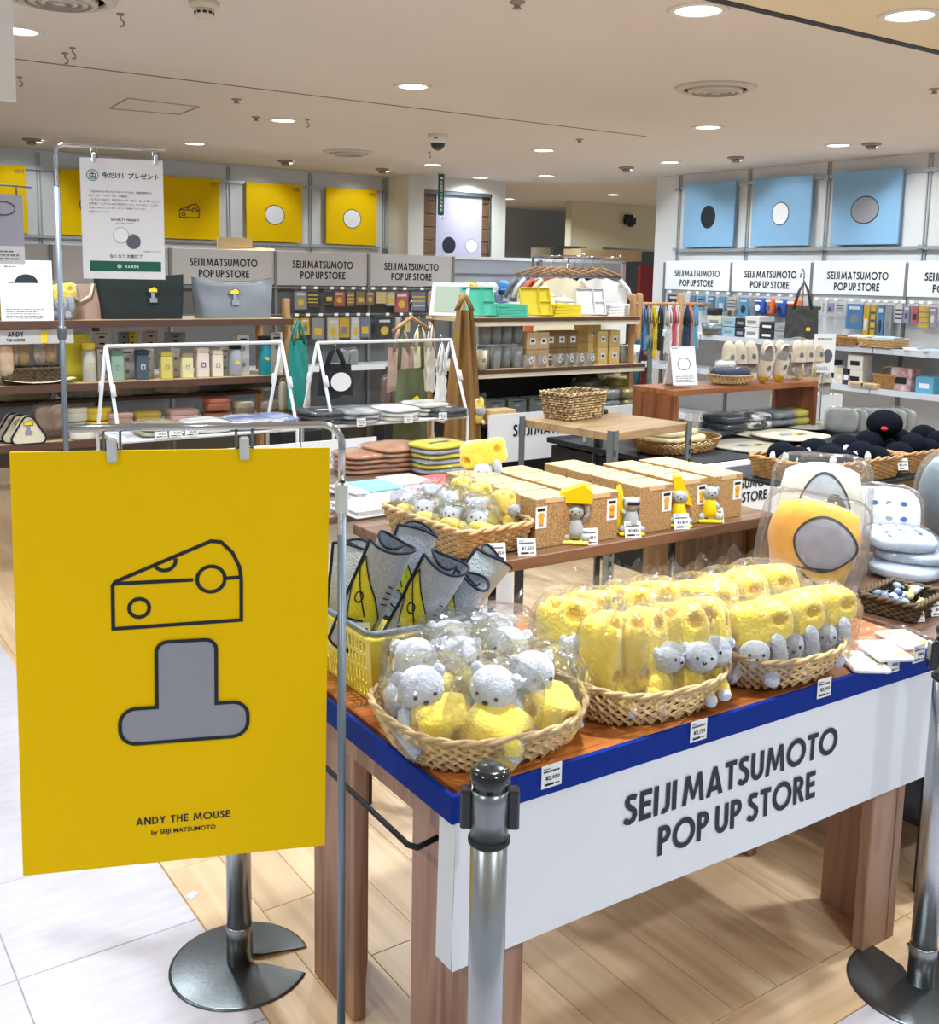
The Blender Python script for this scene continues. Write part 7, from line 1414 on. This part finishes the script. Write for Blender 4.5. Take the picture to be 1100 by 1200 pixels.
oval_basket('shallow_basket', .15, .11, .05, 'shallow wicker basket of navy cloth on the brown bench', (aty(857, 455, 4.35).x, 4.36, PZ + .001), 0, M_wick, K=34, saddle=.05)
soft_pack('navy folded cloth with a yellow mark in the shallow basket', (aty(855, 440, 4.36).x, 4.36, PZ + .03), .2, .25, .18, .07, mat('deep navy felt', (32, 48, 82), .85), 90, [(1, 'r', (-.05, -.03, .0, -.015)), (3, 'r', (.0, -.04, .06, -.03))], 'cloth in the shallow basket'); soft_pack('white and navy cloth at the back of the shallow basket', (aty(850, 425, 4.42).x, 4.42, PZ + .085), .6, .16, .12, .05, M_wht, 91, None, 'cloth in the shallow basket')
def slipper_parts():
    sole = []; n = 28
    for i in range(n):
        a = 2 * pi * i / n; y = cos(a) * .125; x = sin(a) * (.044 + .008 * cos(a)); sole.append((x, y))
    so = MB().prism(sole, 0, .012)
    def U(u, v):      # vamp over the toe half
        a = pi * u; y = .125 - v * .15; w = .05 * sqrt(max(0, 1 - ((y - .02) / .108) ** 2)) if y > .02 else .05; k = min(1, (.125 - y) / .05) ** .5
        return (cos(a) * w, y, .012 + sin(a) * .042 * k)
    up = MB().grid(U, 16, 12)
    he = MB().grid(lambda u, v: (sin(-pi * .62 + pi * 1.24 * u) * .046, .0 - .078 - cos(-pi * .62 + pi * 1.24 * u) * .045 + .0, .012 + v * .035 * (1 - .3 * v)), 16, 4)
    toe = MB().grid(lambda u, v: tuple(Vector(U(u, v * .34)) * 1.0 + Vector((0, .0015, .002))), 16, 5)
    return so.mesh('sole', mat('grey sole', (150, 144, 138), .8)), up.mesh('upper', mat('oat felt', (206, 192, 172), .95, bump=.3, bs=120, sheen=.4)), he.mesh('heel', MATS['oat felt']), toe.mesh('toe_cap', mat('yellow felt', (232, 194, 30), .95, bump=.3, bs=120))
SLP = slipper_parts()
def slipper(label, p, rot, toe=True, em=True):
    t = thing('slipper', label, 'slipper', p, 0, 'felt slippers on the brown bench', rot=rot)
    for nm, me in zip(('sole', 'upper', 'heel', 'toe_cap'), SLP):
        if nm != 'toe_cap' or toe: link(nm, me, t)
    b = MB().disc(0, .02, .014, .018, lambda x, y: (x, y, .0565), 14); part('emblem', b, M_grey, t); return t
for k, px in enumerate((890, 908)): p = aty(px, 448, 4.33); slipper('oat felt slipper with a yellow toe, %s of the front pair' % ('left', 'right')[k], (p.x, 4.30, PZ + .128), (radians(-104), 0, radians(180 - 14 + 6 * k)))
for k, px in enumerate((852, 864, 877, 897, 912, 925, 936, 948)): p = aty(px, 440, 4.46); slipper('oat felt slipper standing in clear wrap at the back, %s from left' % ORD[k], (p.x, 4.46 - .05 * (k > 4), PZ + .128), (radians(82), 0, radians(-18)), False)
t = thing('slipper_stand', 'small wooden stand holding the right slippers', 'stand', (aty(940, 450, 4.38).x, 4.36, PZ + .001)); part('base', MB().box((0, 0, .006), (.16, .1, .012)), M_tan, t)
for s_ in (-1, 1): part('peg', MB().tube([(s_ * .06, -.03, .01), (s_ * .06, -.02, .10)], .006, 8), M_tan, t)
def notecard(b, f): b.mi(0); textlines(b, f, -.05, .05, .22, 1, .01, .006, 1); b.mi(1).disc(.025, .11, .032, .045, f, 22); b.mi(0).stroke(arc(-.03, .14, .025, .025, 0, 360, 18)[:-1], .003, f, True); textlines(b, f, -.05, .05, .035, 3, .009, .003, 2)
cn = card('sign_card', 'white present card on a thin rod behind the brown bench', (aty(965, 445, 4.35).x, 4.36, 1.0), .145, .255, radians(-30), notecard, 0, group='cards on the racks', mats=[M_ink, mat('plum grey', (98, 94, 108), .5)]); part('rod', MB().tube([(0, .004, 0), (0, .004, -.355)], .004, 6), M_grey, cn)
# goods on the canvas bag table
oval_basket('cloth_basket', .28, .16, .07, 'long wicker basket of cream bags on the canvas bag table', (aty(795, 530, 4.1).x, 4.12, QZ + .001), radians(-2), M_wickm, K=44, saddle=.03, flare=.85)
for k in range(3): soft_pack('cream terry bag in the long wicker basket, %s' % ('bottom', 'middle', 'top')[k], (aty(793, 515, 4.12).x - .02 * k, 4.12 + .015 * k, QZ + .02 + .035 * k), .08 * k, .46 - .06 * k, .24, .04, mat('cream terry', (236, 222, 180), .9, bump=.3, bs=80), 95 + k, [(1, 'd', (.02, -.03, .02, .014)), (3, 'r', (.04, -.05, .1, -.02))] if k == 2 else None, 'cream bags in the long basket', bag=k == 2)
for k, (px, py, rz, l) in enumerate(((875, 520, .15, 'left'), (905, 510, -.05, 'middle'), (945, 500, -.2, 'right'), (925, 515, .05, 'front right'))):
    p = at(px, py, QZ + .02); soft_pack('flat stone canvas bag with a yellow print, %s' % l, (p.x, p.y, QZ + .001 + .012 * k), rz, .42, .38, .02, mat('stone canvas', (206, 198, 180), .85, var=.08, vs=8), 100 + k, [(2, 'd', (-.07, -.02, .05, .035)), (1, 'd', (.0, -.06, .05, .03)), (1, 'r', (-.02, -.08, .1, -.05))], 'canvas bags on the white fronted table', 'bag', 'canvas_bag', bag=k % 2 == 0)
for k, (px, m, l) in enumerate(((850, M_nvt, 'navy'), (880, mat('cow print', (226, 226, 226), .7, rgb2=(40, 42, 48), vs=14, soft=.1), 'black and white'), (910, M_gryc, 'grey'), (928, mat('olive yellow', (190, 178, 60), .7), 'olive yellow'))):
    for j in range(2): soft_pack('%s wrapped cloth under the brown bench, %s' % (l, ('lower', 'upper')[j]), (aty(px, 485, 4.35).x, 4.36, QZ + .045 + .045 * j), .1 * j, .24, .22, .05, m, 110 + 2 * k + j, None, 'wrapped cloth under the brown bench')
single('clear_box', MB().box((0, 0, .1), (.06, .06, .2), ch=.004), M_film2, 'clear block at the left foot of the brown bench', 'block', None, (4.42, 4.16, QZ + .001))
for k in range(7): t = soft_pack('grey wrapped bag standing in the row right of the bench, %s from left' % ORD[k], (5.62 + .055 * k, 4.02 - .03 * k, QZ + .10), 0, .20, .15, .035, mat('grey wrap cloth', (150, 152, 148), .5, var=.2, vs=14), 120 + k, [(1, 'd', (.0, .02, .025, .02))] if k == 6 else None, 'grey wrapped bags in a row'); t.rotation_euler = (radians(80), 0, CAMRZ(5.7, 4) - .3)
for k in range(2): p = aty(970 + 16 * k, 465, 4.3); slipper('oat slipper lying behind the grey wrapped bags, ' + ('left', 'right')[k], (p.x, 4.45, QZ + .29), (radians(70), 0, radians(-20)), False)
single('bag_riser', MB().box((0, 0, .1), (.5, .2, .2)), M_wmetal, 'white riser behind the grey wrapped bags', 'riser', None, (5.85, 4.48, QZ + .001))
